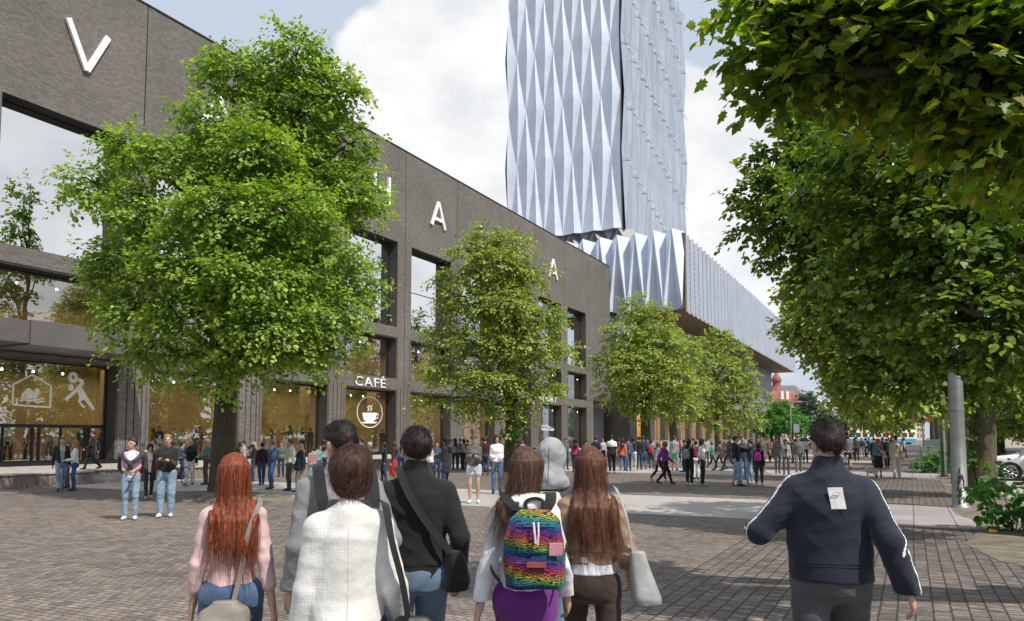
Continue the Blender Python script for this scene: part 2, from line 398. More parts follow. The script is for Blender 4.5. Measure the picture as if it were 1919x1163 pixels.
def hair_mat(c):
    key = ('hair', c)
    if key in _M: return _M[key]
    m, nt, b = new_mat('hair'); v = coords(nt, scale=(1, 1, .025))
    f = noise(nt, v, 95, 6, .7); r = ramp(nt, [(.34, scalec(c, .25)), (.5, scalec(c, .85)), (.70, scalec(c, 2.2))]); nt.links.new(f, r.inputs[0])
    nt.links.new(r.outputs[0], b.inputs['Base Color']); b.inputs['Roughness'].default_value = .5; b.inputs['Specular IOR Level'].default_value = .3
    bump(nt, b, f, .7, .006); _M[key] = m; return m
SKIN = (.50, .32, .235); SKIN2 = (.36, .19, .12)
M_EYE = plain('eye_dark', (.03, .02, .018), .3); M_LIP = plain('lip', (.42, .13, .11), .5)

# ------------------------------------------------------------------ people
def ik(a, t, l1, l2, pole):
    a = np.array(a, float); t = np.array(t, float); d = t - a; L = np.linalg.norm(d)
    if L > (l1 + l2) * .995: d = d / L * (l1 + l2) * .995; L = (l1 + l2) * .995; t = a + d
    u = d / L; x = (l1 * l1 - l2 * l2 + L * L) / (2 * L); hh = math.sqrt(max(l1 * l1 - x * x, 0))
    p = np.array(pole, float); p = p - u * (p @ u); p = p / (np.linalg.norm(p) + 1e-9)
    return a + u * x + p * hh, t
POSES = {  # hands (wrist) L, R ; feet (ankle) L, R
    'stand': ((-.215, .04, .84), (.215, .05, .84), (-.1, 0, .08), (.11, .04, .08)),
    'stand2': ((-.21, .1, .86), (.22, -.02, .83), (-.13, .06, .08), (.1, -.05, .08)),
    'walk': ((-.21, .24, .93), (.22, -.2, .88), (-.07, -.34, .17), (.08, .31, .09)),
    'walk2': ((-.22, -.2, .88), (.21, .24, .93), (-.08, .30, .09), (.07, -.35, .17)),
    'stroll': ((-.22, .1, .85), (.23, -.1, .84), (-.08, -.18, .11), (.09, .16, .08)),
    'stroll2': ((-.23, -.1, .84), (.22, .1, .85), (-.09, .16, .08), (.08, -.18, .11)),
    'phone': ((-.09, .29, 1.18), (.1, .28, 1.2), (-.1, 0, .08), (.1, .05, .08)),
    'hold': ((-.1, .26, 1.06), (.12, .25, 1.08), (-.1, .03, .08), (.1, -.02, .08)),
    'camera': ((-.07, .24, 1.5), (.08, .24, 1.5), (-.12, 0, .08), (.12, .03, .08)),
    'pockets': ((-.2, .08, .92), (.2, .08, .92), (-.12, 0, .08), (.12, .02, .08)),
    'reach': ((-.25, .03, .84), (.2, .55, 1.22), (-.1, -.05, .08), (.12, .08, .08)),
    'reachl': ((-.2, .55, 1.2), (.26, .03, .84), (-.1, -.05, .08), (.12, .08, .08)),
    'ear': ((-.12, .1, 1.5), (.25, .04, .85), (-.1, 0, .08), (.1, .03, .08)),
}
def person(label, loc, yaw, H=1.72, fem=False, top=None, bot=None, hair=('short', (.02, .014, .01)), pose='stand', shoes=(.03, .03, .03), skin=SKIN,
           h=.02, head=(0, 0), lean=0., group=None, bulk=1.0, fingers=False, strands=0, **ex):
    S = H / 1.75
    T = dict(off=.014, sleeve=1.0, hem=.93, c=(.1, .1, .1), kind='plain', name='shirt'); T.update(top or {})
    B = dict(off=.014, c=(.03, .04, .09), kind='denim', name='trousers', hem=.1); B.update(bot or {})
    root = thing('person', label, 'person', loc, yaw, group); root.scale = (S, S, S)
    P = [np.array(p, float) for p in (POSES[pose] if isinstance(pose, str) else pose)]
    shx = (.135 if fem else .165) * (1 + .6 * (bulk - 1)); shz = 1.395; ly = lambda z: lean * max(z - .95, 0)
    hipz = .93; drop = .03 if abs(P[2][1] - P[3][1]) > .4 else 0.
    hipz -= drop
    Sh = [np.array([-shx, ly(shz) - .01, shz - drop]), np.array([shx, ly(shz) - .01, shz - drop])]
    Hp = [np.array([-.095, 0, hipz]), np.array([.095, 0, hipz])]
    arms = []
    for i, sgn in ((0, -1), (1, 1)):
        e, w_ = ik(Sh[i], P[i], .29, .26, (sgn * (ex.get('elbow', .22)), -1, -.3)); arms.append((Sh[i], e, w_))
    legs = []
    for i, sgn in ((0, -1), (1, 1)):
        k_, a_ = ik(Hp[i], P[2 + i], .43, .42, (sgn * .1, 1, 0)); legs.append((Hp[i], k_, a_))
    if fem: prof = [(.80, 0, 0, .13, .10), (.88, 0, -.01, .153, .115), (.95, 0, -.01, .148, .108), (1.08, 0, 0, .118, .088), (1.22, 0, .01, .132, .10), (1.30, 0, .01, .140, .102), (1.37, 0, -.01, .138, .082), (1.42, 0, -.015, .10, .068), (1.47, 0, -.01, .05, .05)]
    else: prof = [(.80, 0, 0, .135, .10), (.90, 0, 0, .152, .11), (1.0, 0, 0, .146, .106), (1.1, 0, .005, .142, .104), (1.24, 0, .01, .160, .116), (1.32, 0, 0, .168, .112), (1.385, 0, -.015, .155, .088), (1.43, 0, -.015, .11, .07), (1.48, 0, -.01, .058, .055)]
    prof = [(z - drop, cx, cy + ly(z), a * bulk, b * (1 + 1.3 * (bulk - 1))) for z, cx, cy, a, b in prof]
    hc = np.array([0, ly(1.6) + .015 + lean * .05, 1.635 - drop]); nk = np.array([0, ly(1.45) - .015, 1.45 - drop])
    hy, hp_ = rad(head[0]), rad(head[1])
    Rz = np.array([[math.cos(hy), -math.sin(hy), 0], [math.sin(hy), math.cos(hy), 0], [0, 0, 1]])
    Rx = np.array([[1, 0, 0], [0, math.cos(hp_), -math.sin(hp_)], [0, math.sin(hp_), math.cos(hp_)]]); RH = Rz @ Rx
    hl = lambda x, y, z: hc + RH @ np.array([x, y, z])
    reach = max(abs(P[0][0]), abs(P[1][0]), .3) + .22
    ymin = min(p[1] for p in P) - .28; ymax = max(p[1] for p in P) + .32
    lo = (-reach, min(ymin, -.3), -.01); hi = (reach, max(ymax, .3), 1.83)
    # body: one continuous surface
    g = Grid(lo, hi, h if not fingers else min(h, .0065)); hb = g.h
    g.column(prof, .03, grow=-.012, zc=(.87 - drop, 9)); g.ell((0, .01, .93 - drop), (.12, .07, .07), .03)
    for i in (0, 1): g.cone(nk + [0, -.01, .015], arms[i][0] * [.8, 1, 1] + [0, 0, .0], .05, .042, .03)
    for i in (0, 1):
        s_, e_, w_ = arms[i]; g.cone(s_, e_, .043, .034, .03); g.cone(e_, w_, .035, .023, .012)
        d = w_ - e_; d /= np.linalg.norm(d); sgn = -1 if i == 0 else 1
        hd = ex.get('hand_dir', (None, None))[i]
        if hd is not None: d = np.array(hd, float); d /= np.linalg.norm(d)
        n_ = np.array([-sgn, .25, 0.]); n_ = n_ - d * (n_ @ d); n_ /= np.linalg.norm(n_) + 1e-9; f_ = np.cross(n_, d)
        if f_[1] < 0 and abs(f_[1]) > .3: f_ = -f_
        if not fingers:
            g.cone(w_, w_ + d * .085, .027, .03, .012); g.cone(w_ + d * .08, w_ + d * .155 + n_ * .03, .026, .015, .01)
            g.cone(w_ + d * .03, w_ + d * .085 + f_ * .045, .014, .011, .008)
        else:
            for q in (-.027, -.009, .009, .027): g.cone(w_ + d * .012 + f_ * q * .6, w_ + d * .085 + f_ * q, .014, .0125, .01)
            for q, L, cu in ((.029, .070, .25), (.01, .08, .34), (-.01, .074, .42), (-.029, .058, .5)):
                b0 = w_ + d * .088 + f_ * q; b1 = b0 + (d * math.cos(cu) + n_ * math.sin(cu) + f_ * q * .8) * L * .5; b2 = b1 + (d * math.cos(cu * 2.4) + n_ * math.sin(cu * 2.4)) * L * .5
                g.cone(b0, b1, .0105, .0095, .002); g.cone(b1, b2, .0095, .008, .002)
            t0 = w_ + d * .028 + f_ * .02; t1 = t0 + (d * .62 + f_ * .7 + n_ * .3) * .05; t2 = t1 + (d * .9 + f_ * .25 + n_ * .25) * .032
            g.cone(t0, t1, .0145, .0115, .006); g.cone(t1, t2, .0115, .009, .002)
    for i in (0, 1):
        a_, k_, n2_ = legs[i]; g.cone(a_, k_, .068, .050, .02); g.cone(k_, k_ * .6 + n2_ * .4 + np.array([0, -.012, 0]), .05, .05, .02); g.cone(k_ * .6 + n2_ * .4 + np.array([0, -.012, 0]), n2_, .048, .033, .015)
        g.cone(n2_ + np.array([0, -.02, -.02]), n2_ + np.array([0, .13, -.055]), .03, .02, .02)
    g.cone(nk - [0, 0, .02], hc + [0, -.02, -.06], .055 if not fem else .046, .052 if not fem else .044, .02)
    for c_, r_ in (((0, -.012, .022), (.074, .094, .094)), ((0, .022, -.035), (.058, .066, .082)), ((0, .055, -.085), (.033, .03, .028))):
        g.ell(hl(*c_), r_, .02, RH)
    if hb < .024:
        g.cone(hl(0, .083, .012), hl(0, .106, -.028), .009, .0145, .008)
        for sg in (-1, 1):
            g.ell(hl(sg * .077, -.008, -.012), (.011, .02, .032), .006, RH)
            g.ell(hl(sg * .032, .082, .035), (.022, .012, .008), .01, RH)
            g.ell(hl(sg * .032, .094, .006), (.017, .012, .011), 0, RH, sub=True)
            g.ell(hl(sg * .032, .078, .006), (.014, .014, .011), .002, RH)
        g.ell(hl(0, .084, -.057), (.024, .012, .008), .006, RH)
    V, Q = g.mesh()
    if fingers: pass
    else: V = lap(V, Q, 1, .4)
    fm = np.zeros(len(Q), int); fc = V[Q].mean(1); L_ = (fc - hc) @ RH
    re = max(.0125, hb * .6)
    for sg in (-1, 1): fm[(np.abs(L_[:, 0] - sg * .032) < re * 1.15) & (np.abs(L_[:, 2] - .006) < re * .6) & (L_[:, 1] > .06)] = 1
    for sg in (-1, 1): fm[(np.abs(L_[:, 0] - sg * .034) < .024) & (np.abs(L_[:, 2] - .034) < max(.005, hb * .3)) & (L_[:, 1] > .055)] = 1
    fm[(np.abs(L_[:, 0]) < .024) & (np.abs(L_[:, 2] + .057) < max(.008, hb * .4)) & (L_[:, 1] > .07)] = 2
    np_mesh('body', V, Q, [skin_mat(skin), M_EYE, M_LIP], root, fm=fm)
    seed = int(abs(hash_(label)) % 9999)
    amp = .0034 if h < .012 else .003
    # trousers / skirt / shorts
    if B['name'] == 'skirt':
        g = Grid((-.4, -.35, B['hem'] - .05), (.4, .35, 1.08), h)
        g.column([(B['hem'], 0, 0, .21, .19), (.7, 0, 0, .20, .16), (.9, 0, 0, .18, .13), (1.04, 0, 0, .145, .11)], .01, p=2.2)
        g.disp(.004, 14, seed, (1, 1, .15))
        V, Q = g.mesh(); np_mesh('skirt', lap(V, Q, 1), Q, cloth(B['c'], B['kind'], B.get('c2')), root)
    else:
        g = Grid((lo[0], lo[1], 0), (hi[0], hi[1], 1.1), h); o_ = B['off']
        pr = [r_ for r_ in prof if r_[0] < 1.12]
        g.column(pr, .02, grow=o_ * .7, zc=(.83, min(1.02, T['hem'] + .05) if not T.get('under') else 1.0))
        for i in (0, 1):
            a_, k_, n2_ = legs[i]; cf = k_ * .6 + n2_ * .4 + np.array([0, -.012, 0])
            fr = 1 - min(max((B['hem'] - .08) / .8, 0), 1)      # portion covered
            if B['hem'] > .45:
                q_ = min(max((.93 - B['hem']) / .45, .2), 1); g.cone(a_, a_ + (k_ - a_) * q_, .082 + o_, .082 - .025 * q_ + o_ * 1.6, .03)
            else:
                flare = B.get('flare', 0)
                en = n2_ + (k_ - n2_) * max(B['hem'] - .1, 0) / .42
                g.cone(a_, k_, .082 + o_, .056 + o_, .03); g.cone(k_, cf, .055 + o_, .052 + o_, .02); g.cone(cf, en, .05 + o_, .036 + o_ + flare, .015)
        g.ell((0, -.055, .89), (.15, .085, .1), .03)
        g.disp(amp * .7, 20, seed, (1, 1, 1.1))
        if h < .02: g.folds(.006, 15, seed + 3)
        if B['hem'] <= .45: g.cut(lambda x, y, z: (.075 - z) + 0 * x + 0 * y)
        V, Q = g.mesh(); np_mesh(B['name'], lap(V, Q, 1, .5), Q, cloth(B['c'], B['kind'], B.get('c2')), root)
    # shoes
    for i in (0, 1):
        a_ = legs[i][2]; k_ = legs[i][1]; sh = (a_ - k_); tilt = min(max((a_[2] - .08) * 3.5, 0), .8)
        fd = np.array([.12 * (-1 if i == 0 else 1), math.cos(tilt), -math.sin(tilt)])
        g = Grid(a_ - [.12, .2, .14], a_ + [.12, .3, .2], min(h, .018)); base = a_ + np.array([0, -.035, -.035])
        g.cone(base, base + fd * .1 + [0, 0, -.01], .04, .042, .02); g.cone(base + fd * .1 + [0, 0, -.01], base + fd * .205 + [0, 0, -.012], .04, .03, .02)
        g.cone(base, a_ + [0, -.01, ex.get('boot', .03)], .042, .044 if ex.get('boot', 0) > .05 else .036, .02)
        if tilt < .15: g.cut(lambda x, y, z: (.004 - z) + 0 * x + 0 * y)
        V, Q = g.mesh()
        if len(Q): np_mesh('shoe', V, Q, cloth(shoes, 'leather' if sum(shoes) < .5 else 'plain'), root)
    # upper garment
    o_ = T['off']; g = Grid((lo[0], lo[1], T['hem'] - .08), (hi[0], hi[1], 1.66), h)
    pr = list(prof)
    if T['hem'] < .8: pr = [(T['hem'] - .02, 0, 0, prof[1][3] + .02 + T.get('flare', 0), prof[1][4] + .02)] + pr
    box = T.get('box', 0.)
    pr = [(z, cx, cy, max(a, (.138 if fem else .158) * box * bulk) if z < 1.3 else a, b * (1 + .08 * box)) for z, cx, cy, a, b in pr]
    zt = 1.47 - drop
    g.column(pr, .0, grow=o_, zc=(T['hem'] - drop, zt))
    if fem and not T.get('flat'): g.ell((0, .06 + ly(1.27), 1.265), (.12, .075 + o_, .07), .03)
    col_h = T.get('collar', 0)
    if col_h: g.cone(nk + [0, .0, -.02], nk + [0, .01, col_h], .068 + o_ * .5, .064 + o_ * .5, .015)
    for i in (0, 1): g.cone(nk + [0, -.015, .005], arms[i][0] * [.85, 1, 1] + [0, -.005, .002], .052 + o_ * .6, .044 + o_ * .7, .03)
    if T.get('pads'):
        for i in (0, 1): g.ell(arms[i][0] + [0, 0, .006], (.066, .072, .05), .02)
    if T['sleeve'] > 0:
        for i in (0, 1):
            s_, e_, w_ = arms[i]; t_ = T['sleeve']; k1 = min(t_ / .5, 1.)
            ow = o_ * T.get('arm', .8)
            g.cone(s_ + [0, 0, -.004], s_ + (e_ - s_) * k1, .046 + ow, .045 + ow - .009 * k1, .03)
            if t_ > .5: g.cone(e_, e_ + (w_ - e_) * ((t_ - .5) * 2), .041 + ow, .041 + ow - .013 * (t_ - .5) * 2, .012)
    else:
        for i in (0, 1): g.cone(arms[i][0] * [.75, 1, 1], arms[i][0] * [.85, 1, 1] + [0, 0, -.05], .05, .04, .02)
    if T.get('hood'): g.ell(nk + [0, -.07, .0], (.12, .07, .06), .03)
    g.disp(amp * .6 * T.get('wr', 1.), T.get('fr', 19), seed + 1, (1, 1, 1.3))
    if h < .02: g.folds(.0065 * T.get('wr', 1.), 13, seed)
    V, Q = g.mesh(); tm = cloth(T['c'], T['kind'], T.get('c2'))
    V = lap(V, Q, 1, .5)
    fm = None; mats = [tm]
    if T.get('open'):   # open jacket showing the shirt in front
        fc = V[Q].mean(1); fm = ((np.abs(fc[:, 0]) < .035 + .045 * np.clip((fc[:, 2] - .9) / .5, 0, 1)) & (fc[:, 1] > .04 + ly(1.2) * .5)).astype(int); mats = [tm, cloth(T['open'])]
    if T.get('stripe'):
        fc = V[Q].mean(1); fm = np.zeros(len(Q), int)
        for i in (0, 1):
            s_, e_, w_ = arms[i]; sg = -1 if i == 0 else 1
            for (p0, p1) in ((s_, e_), (e_, w_)):
                d = p1 - p0; t = np.clip(((fc - p0) @ d) / (d @ d), 0, 1); c_ = p0 + t[:, None] * d
                ux = np.array([sg, -.45, .25]); ux = ux - d * (ux @ d) / (d @ d); ux /= np.linalg.norm(ux); sd_ = np.cross(d / np.linalg.norm(d), ux)
                r_ = fc - c_; ins = (r_ @ ux > .02) & (np.abs(r_ @ sd_) < .0075) & (np.linalg.norm(r_, axis=1) < .1) & (((fc - p0) @ d) / (d @ d) > (-.25 if p0 is s_ else .2))
                fm[ins] = 1
            tr = (np.abs(fc[:, 1] - s_[1] - .0) < .008) & (fc[:, 2] > 1.38 - drop) & (np.abs(fc[:, 0]) > .08); fm[tr] = 1
        mats = [tm, cloth((.75, .77, .82))]
    np_mesh(T['name'], V, Q, mats, root, fm=fm)
    if T.get('under'):      # shirt showing below the jacket hem
        g = Grid((-.3, -.3, .8), (.3, .3, 1.3), h); u_ = T['under']
        g.column([r_ for r_ in prof if r_[0] < 1.35], 0, grow=.016 + u_.get('g', 0), zc=(u_['hem'], T['hem'] + .06 - drop)); g.disp(.002, 25, seed)
        V, Q = g.mesh()
        if len(Q): np_mesh('shirt_hem', lap(V, Q, 1), Q, cloth(u_['c']), root)
    # hair / headwear
    kind, hcn = hair[0], hair[1]
    if kind != 'bald':
        lh = min(h, .016); L = ex.get('hair_len', .42); wob = ex.get('hair_side', 0.)
        g = Grid(hc - [.32, .30, .16 + (L if 'long' in kind else .1)], hc + [.32, .22, .2], lh)
        g.ell(hl(0, -.012, .024), np.array((.074, .094, .094)) + (.013 if kind in ('short', 'cap', 'buzz') else .02), .01, RH)
        if kind in ('hood', 'scarf'):
            g.ell(hl(0, -.02, .012), (.104, .122, .124), .02, RH); g.cone(hc + [0, -.03, -.07], nk + [0, -.05, 0], .098, .118, .03); g.ell(nk + [0, -.08, -.02], (.14, .06, .07), .03)
            g.ell(hl(0, .13, -.01), (.07, .1, .1), .0, RH, sub=True)
        elif kind == 'bob':
            g.ell(hl(0, -.028, .03), (.1, .105, .1), .02, RH); g.ell(hl(0, -.045, -.045), (.084, .062, .075), .03, RH)
            g.ell(hl(0, .12, -.05), (.062, .08, .1), 0, RH, sub=True)
        elif kind == 'short':
            g.ell(hl(0, .0, .055), (.074, .085, .072), .02, RH)
        elif kind in ('bun', 'pony'):
            g.ell(hl(0, -.06 if kind == 'bun' else -.1, .12 if kind == 'bun' else .03), (.05, .05, .048), .012, RH)
            if kind == 'pony': g.chain([hl(0, -.12, .02), hc + [0, -.15, -.1], hc + [0, -.12, -.26]], [.032, .034, .012], .01)
        elif kind == 'long':
            a0 = hair[2] if len(hair) > 2 else .12; zz = hc[2]
            yb = nk[1] - .085
            pr = [(zz - L, wob, yb - .03, a0 * .45, .018), (zz - L * .8, wob * .8, yb - .04, a0 * .9, .03), (zz - L * .5, wob * .45, yb - .02, a0, .042), (zz - .12, wob * .12, hc[1] - .045, .098, .072), (zz - .04, 0, hc[1] - .035, .094, .085), (zz + .05, 0, hc[1] - .02, .09, .09)]
            g.column(pr, .03); g.ell(hl(0, .115, -.055), (.06, .08, .105), 0, RH, sub=True)
        if kind in ('short', 'cap', 'buzz', 'bun', 'pony'):
            def f(x, y, z):
                X = x - hc[0]; Y = y - hc[1]; Z = z - hc[2]
                ly_ = RH[0, 1] * X + RH[1, 1] * Y + RH[2, 1] * Z; lz = RH[0, 2] * X + RH[1, 2] * Y + RH[2, 2] * Z
                return np.where(ly_ > 0, .022 + .62 * ly_, .022 + (1.35 if kind != 'cap' else .6) * ly_) - lz
            if kind in ('bun', 'pony'):
                fr = g.F.copy(); g.cut(f); q = hc + [0, 0, 0]
                zz = g.ax[2][None, None, :] - hc[2]; yy = g.ax[1][None, :, None] - hc[1]
                back = (yy < -.085) + 0 * zz > 0; g.F = np.where(back & np.ones_like(g.F, bool), fr, g.F)
            else: g.cut(f)
        if kind == 'long':      # uneven, split ends
            rr_ = np.random.default_rng(seed + 9).uniform(0, 6, 5); zb = hc[2] - L
            g.cut(lambda x, y, z: zb + .055 + .035 * np.sin(38 * x + rr_[0]) + .03 * np.sin(71 * x + 20 * y + rr_[1]) + .02 * np.sin(133 * x + rr_[2]) + 1.2 * np.abs(x - wob * .8) ** 1.4 - z)
            if lh < .012:
                xx = g.ax[0][:, None, None]; zz = g.ax[2][None, None, :]; yy = g.ax[1][None, :, None]; wgt = np.clip((hc[2] - .05 - zz) / .25, 0, 1)
                g.F = g.F + (wgt * (.0075 * np.sin(75 * xx + 2.5 * np.sin(9 * zz + rr_[3]) + 8 * yy) + .005 * np.sin(160 * xx + 3 * np.sin(14 * zz + rr_[4])))).astype(np.float32)
        if kind == 'cap': g.ell(hl(0, .1, .045), (.065, .07, .012), .01, RH)
        if kind not in ('cap', 'hood'): g.disp(.0035 if lh < .012 else .004, 60, seed + 5, (1, 1, .25 if kind != 'short' else .8))
        elif kind == 'hood': g.disp(.003, 30, seed); g.folds(.011, 15, seed, 5); g.folds(.004, 34, seed + 4, 3)
        V, Q = g.mesh()
        if len(Q):
            hm = hair_mat(hcn) if kind not in ('cap', 'hood', 'scarf') else cloth(hcn, 'heather')
            V = lap(V, Q, 1, .4)
            nm = {'cap': 'cap', 'hood': 'hood', 'scarf': 'headscarf'}.get(kind, 'hair')
            if strands: V, Q = add_strands(V, Q, hc, strands, kind, L, seed, ex.get('blow', 0))
            np_mesh(nm, V, Q, hm, root)
    return root, dict(arms=arms, legs=legs, hc=hc, nk=nk, RH=RH, S=S, prof=prof)

def hash_(s):
    r = 7
    for ch in s: r = (r * 131 + ord(ch)) % 1000003
    return r
def add_strands(V, Q, hc, n, kind, L, seed, blow):
    """thin ribbons lying on and leaving the hair surface"""
    r = np.random.default_rng(seed); vs = []; fs = []; b = len(V)
    S0 = V[(V[:, 2] > hc[2] - (.1 if kind != 'long' else L * .75))]
    for i in range(n):
        p = S0[r.integers(len(S0))].copy(); c = np.array([hc[0], hc[1] - .03, min(p[2], hc[2])]); o = p - c; o[2] *= .4; o /= np.linalg.norm(o) + 1e-9
        ln = r.uniform(.03, .07) if kind != 'long' else r.uniform(.12, .3); m = 5; w_ = r.uniform(.0005, .0013)
        side = np.cross(o, [0, 0, 1]); side /= np.linalg.norm(side) + 1e-9; ph = r.uniform(0, 6); am = r.uniform(.003, .012)
        if kind == 'long': d = np.array([0, -.12, -1.]) + o * r.uniform(-.05, .1) + np.array([blow * r.uniform(0, 1), 0, 0])
        else: d = np.array([0, -.5, -.8]) * (1 if p[2] < hc[2] + .06 else .5) + np.cross(side, o) * .6 + o * .16
        d /= np.linalg.norm(d)
        for k in range(m):
            t = k / (m - 1); q = p + o * (.003 + .004 * math.sin(PI * t)) + d * ln * t + side * am * math.sin(ph + 4 * t)
            if kind != 'long': q = q - o * t * t * ln * .3
            ww = w_ * (1 - .8 * t); vs += [q - side * ww, q + side * ww]
        for k in range(m - 1): fs.append((b + 2 * k, b + 2 * k + 1, b + 2 * k + 3, b + 2 * k + 2))
        b += 2 * m
    return np.concatenate([V, np.array(vs)]), np.concatenate([Q, np.array(fs)])
# ------------------------------------------------------------------ trees
def leaf_mat(name, dark, light, trans=.35, hue=None):
    m = bpy.data.materials.new(name); m.use_nodes = True; nt = m.node_tree; nt.nodes.clear()
    out = N(nt, 'ShaderNodeOutputMaterial'); at = N(nt, 'ShaderNodeAttribute', attribute_name='tint')
    r = ramp(nt, [(0, dark), (.6, light), (1, hue or scalec(light, 1.35))]); nt.links.new(at.outputs['Fac'], r.inputs[0])
    d = N(nt, 'ShaderNodeBsdfPrincipled', i_Roughness=.42); d.inputs['Specular IOR Level'].default_value = .38
    t = N(nt, 'ShaderNodeBsdfTranslucent'); mx = N(nt, 'ShaderNodeMixShader'); mx.inputs[0].default_value = trans
    nt.links.new(r.outputs[0], d.inputs['Base Color'])
    tcx = mixc(nt, r.outputs[0], (1.4, 1.5, .5), 1.0, 'MULTIPLY'); nt.links.new(tcx, t.inputs[0])
    nt.links.new(d.outputs[0], mx.inputs[1]); nt.links.new(t.outputs[0], mx.inputs[2]); nt.links.new(mx.outputs[0], out.inputs[0]); return m
def bark_mat(name, c, moss=None):
    m, nt, b = new_mat(name); v = coords(nt, scale=(1, 1, .22)); f = noise(nt, v, 16, 7, .65)
    r = ramp(nt, [(.3, scalec(c, .35)), (.55, c), (.75, scalec(c, 1.6))]); nt.links.new(f, r.inputs[0]); o = r.outputs[0]
    if moss:
        g = noise(nt, coords(nt), 1.6, 4); rr = ramp(nt, [(.48, (0, 0, 0)), (.62, (1, 1, 1))]); nt.links.new(g, rr.inputs[0]); o = mixc(nt, o, moss, mth(nt, 'MULTIPLY', rr.outputs[0], .7))
    nt.links.new(o, b.inputs['Base Color']); b.inputs['Roughness'].default_value = .95; bump(nt, b, f, 1.0, .04); return m
LEAF6 = np.array([(0, 0, 0), (.3, .36, .05), (.72, .3, .02), (1.05, 0, -.1), (.72, -.3, .02), (.3, -.36, .05)])
LEAF4 = np.array([(0, 0, 0), (.5, .36, .04), (1, 0, -.06), (.5, -.36, .04)])
_a = [(0, 0), (-.08, .28), (.18, .30), (.12, .58), (.42, .42), (.55, .62), (.66, .3), (.82, .26), (1.12, 0)]
MAPLE = np.array([(x, y, -.12 * (x - .4) ** 2) for x, y in _a] + [(x, -y, -.12 * (x - .4) ** 2) for x, y in _a[-2:0:-1]])
def leaves_mesh(name, P, A, Nn, S, T, tmpl, mat, parent, kind=None):
    n = len(P); A = A / np.linalg.norm(A, axis=1)[:, None]
    Nn = Nn - A * (Nn * A).sum(1)[:, None]; Nn /= np.linalg.norm(Nn, axis=1)[:, None] + 1e-9; B = np.cross(Nn, A)
    V = P[:, None] + S[:, None, None] * (tmpl[None, :, 0, None] * A[:, None] + tmpl[None, :, 1, None] * B[:, None] + tmpl[None, :, 2, None] * Nn[:, None])
    m = len(tmpl); V = V.reshape(-1, 3); F = np.arange(n * m).reshape(n, m)
    return np_mesh(name, V, F, mat, parent, smooth=False, tint=np.repeat(T, m))
def unit(v): return v / (np.linalg.norm(v, axis=-1, keepdims=True) + 1e-9)
def spray_leaves(blobs, n_leaf, size, seed, L=.7, droop=.25, per=16, shell=.5, flat=0.):
    r = np.random.default_rng(seed); ar = np.array([b[3] * b[4] for b in blobs]) ; cnt = np.maximum((ar / ar.sum() * n_leaf / per).astype(int), 3)
    P = []; A = []; Nn = []; S = []; T = []; tips = []
    for (cx, cy, cz, rx, rz), k in zip(blobs, cnt):
        d = unit(r.normal(size=(k, 3))); rad_ = r.uniform(shell, 1.0, k) ** .7
        wob = 1 + .16 * np.sin(d[:, 0] * 4 + seed) * np.cos(d[:, 2] * 5 + cx)
        o = np.array([cx, cy, cz]) + d * np.array([rx, rx, rz]) * (rad_ * wob)[:, None]
        ax = unit(d * np.array([1, 1, .6]) + r.normal(size=(k, 3)) * .35 + [0, 0, .12 - droop * .4]); ln = L * r.uniform(.5, 1.25, k)
        sd = unit(np.cross(ax, [0, 0, 1.])); bt = r.uniform(-.18, .18, k)
        for j in range(per):
            t = (j + r.uniform(0, 1, k)) / per; wd = .42 * ln * (1 - t * .75) * r.uniform(-1, 1, k)
            p = o + ax * (ln * t)[:, None] + sd * wd[:, None] + np.stack([0 * t, 0 * t, -droop * ln * t * t - .10 * np.abs(wd) + r.normal(size=k) * .07 * ln * (1 - flat)], 1)
            a = unit(ax * .7 + sd * (np.sign(wd) * .7)[:, None] + r.normal(size=(k, 3)) * .35 + [0, 0, -.35])
            nn = unit(d * .5 + np.array([0, 0, 1.]) + r.normal(size=(k, 3)) * .42)
            P.append(p); A.append(a); Nn.append(nn); S.append(size * r.uniform(.65, 1.25, k)); T.append(np.clip(.35 + bt + .35 * t + r.uniform(-.22, .22, k), 0, 1))
        tips.append((np.array([cx, cy, cz]), o[:: max(1, k // 7)]))
    return (np.concatenate(P), np.concatenate(A), np.concatenate(Nn), np.concatenate(S), np.concatenate(T)), tips
def tree(name, label, cat, base, r0, fork, blobs, n, size, mats, seed, group=None, tmpl=LEAF6, L=.7, droop=.25, lean=(0, 0), shell=.5, per=16, limbs=True, flat=0.):
    """blobs: (dx,dy,z,rx,rz) relative to the base"""
    base = np.array([base[0], base[1], 0.]); t = thing(name, label, cat, tuple(base), 0, group); rr = random.Random(seed)
    (P, A, Nn, S, T), tips = spray_leaves(blobs, n, size, seed, L, droop, per, shell, flat)
    leaves_mesh('crown', P, A, Nn, S, T, tmpl, mats[0], t)
    mb = MB(); top = max(b[2] for b in blobs) - .5; ax = lambda z: np.array([lean[0] * z / 8 + .06 * math.sin(z * .9 + seed), lean[1] * z / 8 + .05 * math.cos(z * 1.1 + seed), z])
    zs = [-.1, .12, .45, 1.2, 2.2, fork, fork + 1.4, (fork + top) / 2 + .7, top]; rs = [r0 * 1.55, r0 * 1.3, r0 * 1.08, r0, r0 * .93, r0 * .86, r0 * .62, r0 * .38, r0 * .07]
    mb.tube([ax(z) for z in zs], rs, 12)
    for c, o in tips:
        z0 = max(fork - .2, min(c[2] - 1.2, top - 1)); z0 = fork + (z0 - fork) * .7; p0 = ax(z0); rb = max(r0 * .38 * (1 - (z0 - fork) / (top - fork + 1) * .6), .03)
        mid = p0 * .5 + c * .5 + np.array([0, 0, .25]); mb.tube([p0, mid, c], [rb, rb * .65, rb * .35], 6)
        if limbs:
            for q in o: mb.tube([c, (c + q) / 2 + [0, 0, .12], q], [rb * .34, rb * .2, .008], 4, cap=False)
    mb.build('trunk', mats[1], t, smooth=True); return t
